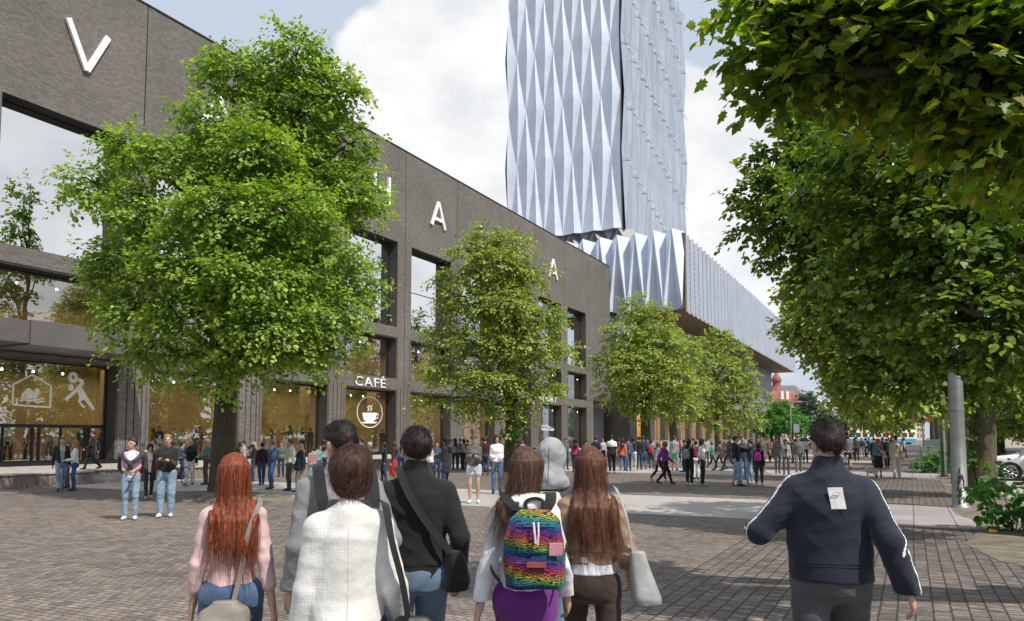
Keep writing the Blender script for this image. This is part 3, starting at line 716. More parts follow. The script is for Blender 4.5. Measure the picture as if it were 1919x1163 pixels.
def px_blobs(base, lst, kr=1.0, ks=1.0):
    """(u, v, r_px, dY, squash) -> blobs at the tree's distance"""
    out = []
    for q in lst:
        u, v, r, dd = q[:4]; d0 = depth((base[0], base[1], 1.7)) + dd; p = atd(u, v, d0); R_ = r * d0 / FPX * kr
        out.append((p[0] - base[0], p[1] - base[1], p[2], R_, R_ * ks * (q[4] if len(q) > 4 else .8)))
    return out
LF_A = leaf_mat('linden_leaf', (.05, .12, .018), (.24, .36, .062), .4, (.48, .57, .13))
LF_B = leaf_mat('lime_leaf', (.065, .12, .02), (.30, .36, .08), .38, (.48, .54, .15))
LF_C = leaf_mat('olive_leaf', (.055, .10, .018), (.25, .32, .07), .36, (.42, .48, .13))
LF_D = leaf_mat('shade_leaf', (.022, .06, .009), (.14, .22, .042), .5, (.32, .38, .08))  # darker leaf copy, shade of the crowns put into the colour
LF_M = leaf_mat('maple_leaf', (.04, .09, .012), (.15, .24, .035), .62, (.42, .38, .05))
LF_E = leaf_mat('sunny_leaf', (.08, .13, .025), (.33, .40, .10), .38, (.50, .56, .17))  # lighter leaf copy, sunlight on the crowns put into the colour
LF_G = leaf_mat('fresh_leaf', (.03, .11, .02), (.09, .25, .045), .36, (.13, .32, .06))
BARK = bark_mat('bark', (.075, .06, .045), (.06, .075, .02)); BARK2 = bark_mat('pale_bark', (.13, .105, .075), (.11, .12, .04))

TG = 'trees in the row before the hall'
b1 = (-17.87, 16.36)
tree('linden_tree', 'large bright green linden tree standing on the left of the plaza', 'tree', b1, .34, 3.6, px_blobs(b1, [
    (555, 105, 58, .3, 1.1), (620, 165, 62, .6), (440, 140, 62, .2, 1.), (400, 230, 66, -.5), (560, 210, 85, .5, .9), (655, 270, 50, 1, .7), (480, 290, 95, -1), (640, 350, 85, 1.2, .6), (250, 275, 60, -.6, .6), (180, 345, 68, -.4, .5),
    (330, 300, 75, -1, .7), (280, 400, 95, -1, .6), (420, 400, 100, -2.2, .7), (540, 400, 110, -1.8, .7), (660, 380, 65, .8, .5), (240, 480, 78, 0, .5), (350, 490, 105, -2, .6), (470, 520, 110, -2.6, .6), (600, 490, 100, -1, .6),
    (250, 580, 80, -.5, .55), (360, 590, 95, -2, .6), (500, 610, 110, -2.4, .55), (610, 585, 80, -1.4, .6), (300, 650, 85, -.5, .4), (430, 670, 85, -1.8, .4), (550, 665, 75, -1.5, .4), (625, 655, 45, -1.2, .35), (420, 300, 90, 2.2, .9), (480, 500, 150, 2, .9), (560, 330, 90, 2.5, .9), (230, 520, 60, .5, .5), (680, 545, 45, .2, .5), (420, 706, 42, -1, .5)], .76, .8),
     110000, .12, (LF_A, BARK), 3, TG, L=.8, droop=.3, shell=.35, per=22)
b2 = (-18.07, 34.9)
tree('hornbeam_tree', 'tall narrow yellow green tree with drooping layered twigs mid plaza', 'tree', b2, .27, 3.4, px_blobs(b2, [
    (915, 440, 30, 0, .8), (880, 470, 34, -.6, .6), (960, 455, 32, .6, .7), (850, 520, 34, -.4, .5), (930, 500, 55, -.5, .8), (990, 510, 44, .5, .6), (870, 560, 48, -.6, .6), (940, 570, 62, -1, .6), (1010, 590, 50, 0, .5),
    (840, 620, 42, 0, .5), (900, 640, 60, -1, .5), (980, 650, 66, -1, .5), (1045, 650, 34, .2, .4), (840, 690, 50, -.5, .4), (920, 710, 62, -1.4, .5), (1000, 720, 55, -.8, .45), (795, 745, 28, 0, .35), (860, 755, 42, -.8, .35), (950, 770, 42, -1, .35), (985, 752, 26, 0, .35), (955, 610, 50, 1.5, 1.)], .8, .8),
     36000, .15, (LF_B, BARK2), 5, TG, L=.95, droop=.35, flat=.5)
mbx = (-17.9, 34.5)
b3 = (-18.0, 57.5)
tree('linden_tree', 'round olive green linden tree with mossy trunk beside the overhanging block', 'tree', b3, .33, 4.3, px_blobs(b3, [
    (1190, 580, 25, 0, 1), (1225, 600, 35, 0, .9), (1170, 625, 38, -.5), (1230, 650, 48, -1.2), (1275, 660, 36, 0), (1140, 680, 36, 0, .7), (1190, 690, 50, -2, .8), (1250, 710, 50, -2, .8), (1295, 720, 26, 0), (1150, 730, 40, -.5, .6), (1210, 750, 44, -1.5, .6), (1270, 765, 38, -1, .6), (1190, 770, 28, -.5, .4), (1215, 670, 62, 2, .9)]),
     36000, .17, (LF_E, BARK2), 8, TG, L=.75)
b3b = (-18.0, 66.0)
tree('linden_tree', 'dark leaning linden tree half hidden behind the round olive tree', 'tree', b3b, .34, 5.0, px_blobs(b3b, [
    (1240, 640, 40, 0), (1285, 660, 35, 0), (1290, 720, 36, 0), (1255, 750, 42, 0, .6), (1300, 765, 28, 0, .6), (1225, 700, 40, 0)]), 9000, .2, (LF_C, BARK2), 9, TG, lean=(-.9, 0))
b4 = (-18.0, 82.0)
tree('maple_tree', 'spreading dark olive tree with open forked branches at the row end', 'tree', b4, .24, 4.2, px_blobs(b4, [
    (1345, 638, 26, 0, .9), (1320, 655, 28, 0), (1375, 665, 30, 0), (1300, 700, 30, 0, .8), (1345, 700, 44, -1.5), (1395, 705, 30, 0), (1320, 745, 38, -1, .7), (1375, 750, 42, -1, .7), (1418, 745, 24, 0, .7), (1300, 775, 26, 0, .6), (1345, 790, 34, -1, .5), (1400, 785, 32, 0, .6), (1350, 720, 46, 2.5, .9)]),
     24000, .21, (LF_E, BARK2), 10, TG, L=.8)
SG = 'small trees by the far road'
for i, (u, v, R_, Y, mt, lab) in enumerate([(1446, 790, 38, 118, LF_G, 'small fresh green tree at the far end of the plaza'), (1486, 792, 34, 122, LF_G, 'fresh green tree left of the dark conifers beyond the crowd'), (1462, 772, 26, 135, LF_G, 'pale green treetop between the two fresh green trees')]):
    p = atd(u, HOR, Y); bb = (p[0], p[1])
    tree('roadside_tree', lab, 'tree', bb, .16, 2.2, px_blobs(bb, [(u, v, R_ * .7, 0), (u - R_ * .5, v + 6, R_ * .6, 0, .6), (u + R_ * .5, v + 4, R_ * .6, 0, .7), (u, v - R_ * .5, R_ * .5, 0)]), 4200, .36, (mt, BARK), 20 + i, SG, LEAF4, L=1.0, limbs=False)
for i, (u, v, R_, D) in enumerate([(1520, 775, 34, 165), (1548, 790, 28, 175), (1510, 755, 22, 180), (1576, 800, 18, 180)]):
    p = atd(u, HOR, D); bb = (p[0], p[1])
    tree('conifer_tree', ['broad blue green tree before the cream houses', 'blue green tree just right of the broad one by the far road', 'dark pointed treetop left of the cream houses', 'low blue green tree behind the navy jacket man'][i], 'tree', bb, .2, 2, px_blobs(bb, [(u, v, R_ * .75, 0, 1), (u - R_ * .4, v + 12, R_ * .6, 0), (u + R_ * .4, v + 12, R_ * .6, 0), (u, v - R_ * .6, R_ * .45, 0, 1)]), 3200, .45, (leaf_mat('blue_leaf', (.02, .055, .03), (.055, .11, .06), .25) if i == 0 else _bl, BARK), 30 + i, SG, LEAF4, L=1.1, limbs=False)
    if i == 0: _bl = bpy.data.materials['blue_leaf']

# avenue along the right pavement
RG = 'avenue trees along the right pavement'
def avenue(label, base, r0, fork, lst, n, size, mt, seed, tmpl=LEAF6, **k):
    return tree('avenue_tree', label, 'tree', base, r0, fork, px_blobs(base, lst), n, size, (mt, BARK2), seed, RG, tmpl, **k)
bm = (4.6, 9.5)
avenue('maple tree whose big star shaped leaves overhang the top right corner', bm, .4, 4.0, [
    (1432, 5, 50, .5, .7), (1448, 85, 40, .6, .7), (1475, 150, 34, .7, .7), (1510, 50, 60, .6, .7), (1580, 30, 75, .4, .8), (1600, 130, 48, .8, .7), (1500, 125, 32, .4, .7), (1680, 60, 95, .4, .8), (1780, 110, 95, .2, .8), (1880, 60, 100, 0, .8), (1700, 165, 70, 1.2, .6), (1850, 190, 90, .6, .7), (1640, -60, 120, 1, .8), (1850, -80, 160, 1, .8), (1960, 200, 110, 0, .9)],
    17000, .11, LF_M, 41, MAPLE, L=.5, per=14, shell=.2)
ba = (2.25, 16.4)
avenue('thick mossy linden trunk with dark dense crown at the right edge', ba, .36, 4.2, [
    (1600, 260, 75, .5), (1700, 300, 95, 0), (1800, 330, 110, -.5), (1890, 320, 120, 0), (1560, 360, 70, 1), (1660, 420, 90, .3), (1770, 450, 105, -.8), (1890, 470, 120, -1), (1620, 520, 75, .6, .7), (1720, 560, 90, -.4, .7), (1830, 590, 100, -1.4, .6), (1920, 620, 90, -1, .6), (1700, 650, 55, .5, .5), (1880, 680, 55, -.8, .5), (1760, 690, 45, .4, .4), (1800, 400, 160, 2.4, 1)],
    30000, .135, LF_D, 42, L=.6)
bb_ = (1.85, 26.5)
avenue('second avenue linden with twig sprouts around its dark trunk', bb_, .36, 4.0, [
    (1500, 235, 42, 0, .9), (1530, 205, 50, .5, .9), (1590, 210, 60, .5, .9), (1455, 300, 42, 0, .7), (1540, 300, 60, 0), (1425, 360, 42, 0, .7), (1480, 380, 60, -.6), (1560, 400, 70, 0), (1430, 430, 44, 0, .6), (1490, 470, 50, 0, .6), (1570, 500, 70, -.4, .7), (1640, 350, 90, 2), (1650, 480, 90, 1), (1545, 555, 46, 0, .7), (1620, 595, 70, -.6, .6), (1700, 640, 80, -1, .6), (1780, 650, 80, -.6, .6), (1650, 690, 60, -.4, .5), (1740, 720, 60, -1, .4), (1840, 700, 70, 0, .5), (1620, 655, 36, -.4, .5)],
    36000, .17, LF_D, 43, L=.7)
bc = (2.0, 37.0)
avenue('avenue tree with sunlit olive leaves reaching left over the pavement', bc, .34, 3.8, [
    (1505, 545, 30, 0, .7), (1530, 520, 38, 0), (1500, 605, 26, 0, .6), (1530, 600, 50, -1), (1590, 560, 60, 0), (1540, 640, 28, -.5, .6), (1580, 650, 46, -1.5, .7), (1640, 640, 60, -1), (1595, 700, 28, -1, .5), (1610, 730, 44, -1.5, .5), (1680, 740, 46, -1, .4), (1740, 750, 40, 0, .4), (1600, 450, 80, 2)],
    26000, .2, LF_E, 44, L=.8)
for i, (Y, lst) in enumerate([(47.5, [(1570, 675, 22, 0), (1600, 715, 26, 0), (1600, 700, 46, 0), (1650, 740, 40, 0, .6), (1610, 750, 18, 0, .5), (1645, 768, 22, 0, .4), (1690, 760, 34, 0, .5), (1590, 620, 50, 0)]),
                              (58, [(1585, 728, 18, 0), (1605, 745, 22, 0), (1620, 750, 34, 0, .7), (1660, 775, 26, 0, .5), (1600, 690, 40, 0)]),
                              (70, [(1595, 762, 13, 0, .7), (1620, 768, 20, 0, .6), (1640, 775, 26, 0, .6), (1670, 770, 26, 0, .6), (1620, 730, 34, 0)]),
                              (86, [(1620, 785, 18, 0, .6), (1650, 788, 20, 0, .6), (1680, 786, 20, 0, .6), (1650, 755, 28, 0)])]):
    avenue(['fourth avenue tree with low dark crown over the strollers', 'avenue tree shading the distant pavement behind the blue disc sign', 'distant avenue tree between the disc sign and the tram', 'farthest small avenue tree at the vanishing end of the pavement'][i],
           (2.0, Y), .3, 3.4, lst, [14000, 9000, 6000, 4000][i], .22 + .05 * i, LF_C, 50 + i, LEAF4 if i > 0 else LEAF6, L=.9, limbs=i < 2)
# trees beyond the parked cars
BG = 'trees beyond the parked cars'
for i, (x, y, s) in enumerate([(7.6, 62, 1.), (9.5, 74, 1.1), (6.5, 79, 1.), (11.5, 92, 1.2), (8.5, 97, 1.), (12.5, 106, 1.2), (6, 104, 1.), (9.5, 110, 1.1)]):
    bl = [(random.uniform(-1.5, 1.5), random.uniform(-2, 2), 4 + k * 1.1, 2.4 * s, 1.7 * s) for k in range(5)] + [(-1.5, -1.8, 3.2, 1.8, 1.1), (1.2, 1.8, 3.2, 1.8, 1.1)]
    tree('parkside_tree', ['leafy tree behind the white parked car', 'broad leafy tree beyond the white parked car, second from the camera', 'leafy tree on the far side of the car park, level with the disc sign', 'leafy tree beyond the disc sign on the far side', 'leafy tree far along the car park side', 'back row tree seen over the parked white car', 'back row tree farther along the car park', 'farthest leafy tree on the car park side'][i],
         'tree', (x, y), .3, 3, bl, 6500, .34, (LF_C if i % 2 else LF_D, BARK), 60 + i, BG, LEAF4, L=1.0, limbs=False)
for i in range(9):
    x, y = 17 + (i % 2) * 3.5, 18 + i * 12; bl = [(random.uniform(-2, 2), random.uniform(-3, 3), 2.6 + k * 1.3, 3.6, 2.2) for k in range(6)]
    tree('parkside_tree', 'dense leafy tree closing the far side of the car park, %s' % ['nearest', 'second', 'third', 'fourth', 'fifth', 'sixth', 'seventh', 'eighth', 'last'][i], 'tree', (x, y), .3, 2.2, bl, 4200, .5, (LF_C if i % 2 else LF_D, BARK), 80 + i, BG, LEAF4, L=1.2, limbs=False)
for i, (x, y, hh) in enumerate([(16.5, 50.5, 30), (17.0, 112, 35), (17, 127, 27)]):
    rr = random.Random(90 + i); bl = [(rr.uniform(-2.2, 2.2) * (1 - k / 16), rr.uniform(-3, 3) * (1 - k / 16), 7 + k * (hh - 8) / 11, 2.3 - .12 * k, 1.1) for k in range(12)]
    tree('pine_tree', ['tall dark pine mirrored in the first upper hall window', 'tall dark pine mirrored in the upper window right of the big linden', 'tall dark pine mirrored in the upper window above the sport shop'][i], 'tree', (x, y), .4, 6, bl, 7000, .4, (LF_D, BARK), 95 + i, BG, LEAF4, L=1.3, limbs=False)
# shrubs
def shrub(name, label, base, blobs, n, size, mt, seed, L=.3):
    t = thing(name, label, 'shrub', (base[0], base[1], 0)); (P, A, Nn, S, T), tips = spray_leaves(blobs, n, size, seed, L, .1, 8, .2)
    leaves_mesh('foliage', P, A, Nn, S, T, LEAF6, mt, t); mb = MB()
    for c, o in tips:
        for q in o: mb.tube([(c[0] * .1, c[1] * .1, 0), c * .7 + [0, 0, 0], q], [.012, .008, .004], 4)
    mb.build('stem', BARK, t); return t
p = atz(1902, 995); shrub('bush', 'leafy green sucker bush at the foot of the mossy trunk', p, [(-.1, 0, .35, .38, .3), (.15, .1, .7, .3, .3), (-.35, .2, .65, .3, .28), (.35, 0, .35, .3, .25), (-.2, .1, 1.0, .22, .22)], 620, .13, LF_G, 71)
p = atz(1748, 886); shrub('bush', 'low green bush beside the grey utility cabinet', p, [(-.4, 0, .35, .5, .35), (.5, .2, .45, .6, .4), (0, .3, .8, .5, .4), (1.1, .3, .4, .4, .4)], 900, .15, LF_G, 72)
p = atz(1838, 932); shrub('bush', 'leafy sprouts clinging to the dark trunk behind the pole', p, [(-.35, -.1, 1.2, .25, .3), (-.3, -.1, 1.9, .22, .4), (.25, -.2, .3, .4, .25), (-.3, -.15, 2.7, .25, .4), (-.2, 0, .25, .4, .2)], 620, .12, LF_G, 73)
p = atz(950, 884); shrub('bush', 'small bright sprouting twigs at the foot of the narrow tree', p, [(.35, -.2, 1.9, .5, .35), (-.2, -.2, 1.3, .3, .3), (.5, 0, 2.5, .4, .3)], 420, .16, LF_G, 74)
# ------------------------------------------------------------------ ground
def setts_mat(name, along_y, w_, h_, c1, c2, mo, ms):
    m, nt, b = new_mat(name); t = N(nt, 'ShaderNodeTexCoord'); s = N(nt, 'ShaderNodeSeparateXYZ'); nt.links.new(t.outputs['Object'], s.inputs[0]); ob = t.outputs['Object']
    wob = noise(nt, ob, 1.1, 3); w2 = noise(nt, ob, 7, 2); w3 = noise(nt, ob, .35, 2)
    ax = (s.outputs[1], s.outputs[0]) if along_y else (s.outputs[0], s.outputs[1])
    c = N(nt, 'ShaderNodeCombineXYZ'); nt.links.new(mth(nt, 'ADD', ax[0], mth(nt, 'MULTIPLY', w2, .03)), c.inputs[0])
    nt.links.new(mth(nt, 'ADD', mth(nt, 'ADD', ax[1], mth(nt, 'MULTIPLY', w2, .014)), mth(nt, 'MULTIPLY', wob, .02)), c.inputs[1])
    br = N(nt, 'ShaderNodeTexBrick', i_Scale=1.0, i_Mortar_Size=ms, i_Mortar_Smooth=.45, i_Bias=0.0, i_Brick_Width=w_, i_Row_Height=h_); br.offset_frequency = 2
    br.inputs['Color1'].default_value = (*c1, 1); br.inputs['Color2'].default_value = (*c2, 1); br.inputs['Mortar'].default_value = (*mo, 1); nt.links.new(c.outputs[0], br.inputs['Vector'])
    big = ramp(nt, [(.32, (.78, .76, .76)), (.7, (1.15, 1.14, 1.13))]); nt.links.new(noise(nt, ob, .16, 6, .6), big.inputs[0])
    fine = ramp(nt, [(.3, (.72, .72, .72)), (.75, (1.3, 1.27, 1.24))]); nt.links.new(noise(nt, ob, 24, 5, .7), fine.inputs[0])
    st = N(nt, 'ShaderNodeTexVoronoi', i_Scale=6.5); nt.links.new(c.outputs[0], st.inputs['Vector']); sp = N(nt, 'ShaderNodeSeparateXYZ'); nt.links.new(st.outputs['Color'], sp.inputs[0]); sr = ramp(nt, [(0, (.75, .73, .74)), (1, (1.28, 1.26, 1.22))]); nt.links.new(sp.outputs[0], sr.inputs[0])
    spots = ramp(nt, [(.70, (1, 1, 1)), (.76, (.72, .7, .7))]); nt.links.new(noise(nt, ob, 2.1, 3, .6), spots.inputs[0])
    col = br.outputs['Color']
    for q in (big, fine, sr, spots): col = mixc(nt, col, q.outputs[0], 1.0, 'MULTIPLY')
    if along_y:
        cj = mth(nt, 'LESS_THAN', mth(nt, 'FRACT', mth(nt, 'ADD', mth(nt, 'MULTIPLY', ax[0], 1 / .21), mth(nt, 'MULTIPLY', mth(nt, 'FLOOR', mth(nt, 'MULTIPLY', ax[1], 1 / .16)), .37))), .18); col = mixc(nt, col, (.05, .042, .04), mth(nt, 'MULTIPLY', cj, .75))
    nt.links.new(col, b.inputs['Base Color']); b.inputs['Roughness'].default_value = .75
    hgt = mth(nt, 'ADD', mth(nt, 'SUBTRACT', 1.0, br.outputs['Fac']), mth(nt, 'MULTIPLY', noise(nt, ob, 35, 4), .6)); bump(nt, b, hgt, .9, .012); return m
def slab_mat(name, c1, c2, bw, bh, mort, rough=.75):
    m, nt, b = new_mat(name); t = N(nt, 'ShaderNodeTexCoord'); ob = t.outputs['Object']
    br = N(nt, 'ShaderNodeTexBrick', i_Scale=1.0, i_Mortar_Size=.012, i_Mortar_Smooth=.1, i_Bias=0.0, i_Brick_Width=bw, i_Row_Height=bh); br.offset = 0.0
    br.inputs['Color1'].default_value = (*c1, 1); br.inputs['Color2'].default_value = (*c2, 1); br.inputs['Mortar'].default_value = (*mort, 1); nt.links.new(ob, br.inputs['Vector'])
    r1 = ramp(nt, [(.3, (.84,) * 3), (.7, (1.12,) * 3)]); nt.links.new(noise(nt, ob, .5, 6, .65), r1.inputs[0]); r2 = ramp(nt, [(.3, (.9,) * 3), (.7, (1.1,) * 3)]); nt.links.new(noise(nt, ob, 40, 3), r2.inputs[0])
    c = mixc(nt, mixc(nt, br.outputs['Color'], r1.outputs[0], 1.0, 'MULTIPLY'), r2.outputs[0], 1.0, 'MULTIPLY'); nt.links.new(c, b.inputs['Base Color'])
    b.inputs['Roughness'].default_value = rough; bump(nt, b, mth(nt, 'SUBTRACT', 1.0, br.outputs['Fac']), .3, .006); return m
def crazy_mat():
    m, nt, b = new_mat('crazy_stone'); v, ob, s = vert2d(nt)
    vo = N(nt, 'ShaderNodeTexVoronoi', i_Scale=3.4, feature='DISTANCE_TO_EDGE'); nt.links.new(v, vo.inputs['Vector']); vc = N(nt, 'ShaderNodeTexVoronoi', i_Scale=3.4); nt.links.new(v, vc.inputs['Vector'])
    sp = N(nt, 'ShaderNodeSeparateXYZ'); nt.links.new(vc.outputs['Color'], sp.inputs[0]); r = ramp(nt, [(0, (.15, .12, .105)), (1, (.27, .225, .20))]); nt.links.new(sp.outputs[0], r.inputs[0])
    e = ramp(nt, [(.02, (1, 1, 1)), (.05, (0, 0, 0))]); nt.links.new(vo.outputs['Distance'], e.inputs[0])
    f = ramp(nt, [(.3, (.75,) * 3), (.7, (1.2,) * 3)]); nt.links.new(noise(nt, ob, 10, 4), f.inputs[0])
    nt.links.new(mixc(nt, mixc(nt, r.outputs[0], (.30, .27, .25), e.outputs[0]), f.outputs[0], 1., 'MULTIPLY'), b.inputs['Base Color']); b.inputs['Roughness'].default_value = .85
    bump(nt, b, vo.outputs['Distance'], .3, .02); return m
SETTS = setts_mat('setts', False, .135, .088, (.155, .13, .117), (.23, .20, .18), (.07, .06, .055), .009)
SETTS2 = setts_mat('jointed_setts', True, .115, .16, (.125, .107, .102), (.215, .19, .178), (.042, .036, .034), .012)
CONC = slab_mat('pale_paving', (.35, .325, .31), (.40, .375, .36), 1.6, 2.75, (.30, .28, .27))
SLAB = slab_mat('violet_slabs', (.30, .265, .27), (.36, .32, .32), .75, 1.3, (.12, .10, .10))
ASPH = plain('asphalt', (.085, .08, .08), .9, var=.25, vs=.6, bs=60, bstr=.4)
DIRT = plain('soil', (.17, .145, .115), .95, var=.45, vs=2.2, bs=14, bstr=1, bd=.04)
EARTH = plain('earth', (.15, .14, .12), .95, var=.3, vs=.05)
CURB = plain('kerb_stone', (.34, .33, .31), .8, vs=4, bs=40)
def sheet(name, x0, x1, y0, y1, z, m, kind='structure'):
    return tag(mesh_obj(name, [(x0, y0, z), (x1, y0, z), (x1, y1, z), (x0, y1, z)], [(0, 1, 2, 3)], m), kind=kind)
sheet('ground', -1500, 1500, -600, 2400, -.016, EARTH)
sheet('plaza_paving', -29, -2.6, -12, 112, -.008, SETTS)
sheet('pavement', -2.6, 1.35, -12, 112, -.008, SETTS2)
sheet('paving_band_near', -27.0, -2.2, 17.0, 22.4, -.004, CONC)
sheet('paving_band_middle', -27.0, -2.2, 36.4, 42.6, -.004, CONC)
sheet('paving_band_far', -27.0, -2.2, 56.5, 62.5, -.004, CONC)
sheet('paving_band_end', -27.0, -2.2, 76.5, 82, -.004, CONC)
sheet('pavement_slabs_near', -2.19, 1.1, 17.0, 22.4, -.004, SLAB)
sheet('pavement_slabs_far', -2.19, 1.1, 36.4, 42.6, -.004, SLAB)
sheet('road', -400, 400, 112, 200, -.010, ASPH)
sheet('car_park_road', 4.2, 26, -12, 111.9, -.010, ASPH)
sheet('cycle_path', 2.4, 4.05, 18, 111.9, -.004, plain('worn_concrete', (.33, .31, .28), .85, vs=1.2, bs=30))
# soil verge with an uneven edge
mb = MB(); pts = []
for i in range(0, 61):
    y = -2 + i * 1.85; pts.append((.98 + .16 * math.sin(i * 1.9) + .1 * math.sin(i * 4.7) + (1.5 if y < 12.5 else 0), y))
for i in range(60):
    mb.quad((pts[i][0], pts[i][1], -.002), (2.42 if pts[i][1] > 16 else 4.3, pts[i][1], -.002), (2.42 if pts[i][1] > 14.5 else 4.3, pts[i + 1][1], -.002), (pts[i + 1][0], pts[i + 1][1], -.002))
tag(mb.build('soil_verge', DIRT), kind='structure')
# soil patch round the big linden
mb = MB(); c0 = (-17.6, 16.0)
rings = [[(c0[0] + (r_ + .12 * math.sin(3 * t + 1) + .08 * math.sin(7 * t)) * 1.25 * math.cos(t), c0[1] + (r_ + .1 * math.sin(5 * t)) * .62 * math.sin(t), z + .02 * math.sin(9 * t) * (r_ < 2)) for t in [2 * PI * k / 40 for k in range(40)]] for r_, z in ((2.3, -.001), (1.9, .07), (1.0, .13), (.3, .16))]
mb.loft(rings, cap=False); tag(mb.build('soil_mound', DIRT, smooth=True), kind='structure')
# kerbs between car park and path
mb = MB(); mb.box(4.05, 4.2, 18, 111.8, -.1, .1); tag(mb.build('kerb', CURB, bevel=.01), kind='structure')

# ------------------------------------------------------------------ brick hall
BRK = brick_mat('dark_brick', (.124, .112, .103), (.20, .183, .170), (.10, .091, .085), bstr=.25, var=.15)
BRKD = brick_mat('reveal_shade_brick', (.045, .04, .037), (.075, .066, .06), (.03, .028, .026))  # darker copy of the wall brick, reveal shade put into the colour
STONE = crazy_mat(); PTOP = plain('plinth_top', (.36, .33, .31), .8, vs=1.5, bs=30)
STEEL = plain('dark_steel', (.03, .03, .032), .45, .6, bs=30); STEELM = plain('canopy_steel', (.17, .16, .155), .45, .5, var=.1, vs=.8)
BLACK = plain('black_void', (.006, .006, .006), .9); WHITE_L = plain('white_letter', (.80, .80, .80), .4, var=.05); DECAL = plain('window_film', (.92, .91, .87), .6, var=.05)
G_UP = glass_mat('sky_glass', .82, (.55, .52, .5)); G_LO = glass_mat('shop_glass', .36, (.86, .80, .68))
FX = -34.0; J = [10.0, 17.7] + [25.4 + 7.67 * i for i in range(9)] + [94.0]
J = [10.0, 17.7, 25.4, 33.0, 40.6, 48.25, 55.9, 63.6, 71.3, 79.0, 86.4, 93.8]; TOP = 23.75
hall = thing('brick_hall', 'long dark brick hall with big recessed windows and white wall letters', 'building', (FX, 17.7, 0))
def HB(): return MB()
OX, OY = FX, 17.7
class LMB(MB):   # world coordinates -> hall coordinates
    def build(s, name, mats, parent=None, smooth=False, bevel=0):
        off = s_off; s.v = [(x - off[0], y - off[1], z - off[2]) for x, y, z in s.v]
        return MB.build(s, name, mats, parent, smooth, bevel)
s_off = (OX, OY, 0)
wall = LMB(); D = 1.0; ZW = [(.62, 5.15), (5.98 + .1, 9.1), (9.95, 16.45)]
def opening(y0, y1): return y0 + .85, y1 - .95
for i in range(len(J) - 1):
    y0, y1 = J[i] + .03, J[i + 1] - .03; last = i == len(J) - 2
    if last:
        wall.box(FX - D, FX, y0, y1, 6.2, TOP); wall.box(FX - D, FX, y0, y0 + 1.2, 0, 6.2); continue
    a, b_ = opening(J[i], J[i + 1])
    wall.box(FX - D, FX, y0, a, 0, TOP); wall.box(FX - D, FX, b_, y1, 0, TOP)
    zs = [0, ZW[0][0], ZW[0][1], ZW[1][0], ZW[1][1], ZW[2][0], ZW[2][1], TOP]
    for k in range(0, 8, 2): wall.box(FX - D, FX - .002, a, b_, zs[k], zs[k + 1])
    # stepped brick frames round the two lower openings
    for (z0, z1) in ZW[:2]:
        for (p0, p1, q0, q1) in ((a - .18, a - .06, z0, z1 + .2), (b_ + .06, b_ + .18, z0, z1 + .2), (a - .06, b_ + .06, z1 + .08, z1 + .2)):
            wall.box(FX, FX + .05, p0, p1, q0, q1)
wall.box(FX - 10, FX - D, 93.0, 93.8, 6.2, TOP)
w_o = wall.build('wall', BRK, hall)
cop = LMB(); cop.box(FX - 10, FX + .03, J[0], 93.8, TOP, TOP + .08); cop.box(FX - D, FX - .08, J[0], 93.85, 0, TOP - .02)
jm = LMB()
for y in J[1:]: jm.box(FX - D + .02, FX - .1, y - .028, y + .028, .45, TOP - .01); jm.box(FX - .1, FX - .004, y - .028, y + .028, .45, TOP - .01)
for y in J[2:-1]: jm.box(FX - .2, FX + .012, y - .43, y - .39, .45, 5.4) ; jm.box(FX - .2, FX + .012, y + .39, y + .43, .45, 5.4)
jm.build('expansion_joint', BLACK, hall)
cop2 = LMB(); cop2.box(FX - 10, FX + .04, J[0], 93.8, TOP + .001, TOP + .09); cop2.build('coping', STEEL, hall)
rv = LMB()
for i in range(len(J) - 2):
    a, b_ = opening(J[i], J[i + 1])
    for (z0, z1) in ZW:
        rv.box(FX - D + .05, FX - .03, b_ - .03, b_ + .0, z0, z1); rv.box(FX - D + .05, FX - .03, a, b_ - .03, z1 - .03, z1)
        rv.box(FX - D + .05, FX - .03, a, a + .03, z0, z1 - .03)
rv.build('reveal_shade', BRKD, hall)  # thin dark boxes carry the painted shade of the window recesses
FRM = plain('window_frame', (.02, .02, .02), .5, .3); GX = FX - .78
for i in range(len(J) - 2):
    a, b_ = opening(J[i], J[i + 1]); a += .03; b_ -= .03
    for k, (z0, z1) in enumerate(ZW):
        fr = LMB(); t_ = .07; z1_ = z1 - .03
        fr.box(GX - .06, GX + .06, a, a + t_, z0, z1_); fr.box(GX - .06, GX + .06, b_ - t_, b_, z0, z1_); fr.box(GX - .06, GX + .06, a + t_, b_ - t_, z1_ - t_, z1_); fr.box(GX - .06, GX + .06, a + t_, b_ - t_, z0, z0 + t_)
        if k == 2 and i in (5, 8): fr.box(GX - .03, GX + .03, a + t_, b_ - t_, 13.1, 13.16)
        if k == 0 and i == 1:
            fr.box(GX - .07, GX + .07, a + t_, b_ - t_, 2.15, 2.3)
            for q in (.18, .40, .45, .62, .82, .86): fr.box(GX - .07, GX + .07, a + (b_ - a) * q, a + (b_ - a) * q + .07, z0 + t_, 2.15)
        f_o = fr.build('window', FRM, hall)
        g = LMB(); g.quad((GX, a + t_, z0 + t_), (GX, b_ - t_, z0 + t_), (GX, b_ - t_, z1_ - t_), (GX, a + t_, z1_ - t_)); g.build('pane', G_UP if k == 2 else G_LO, f_o)
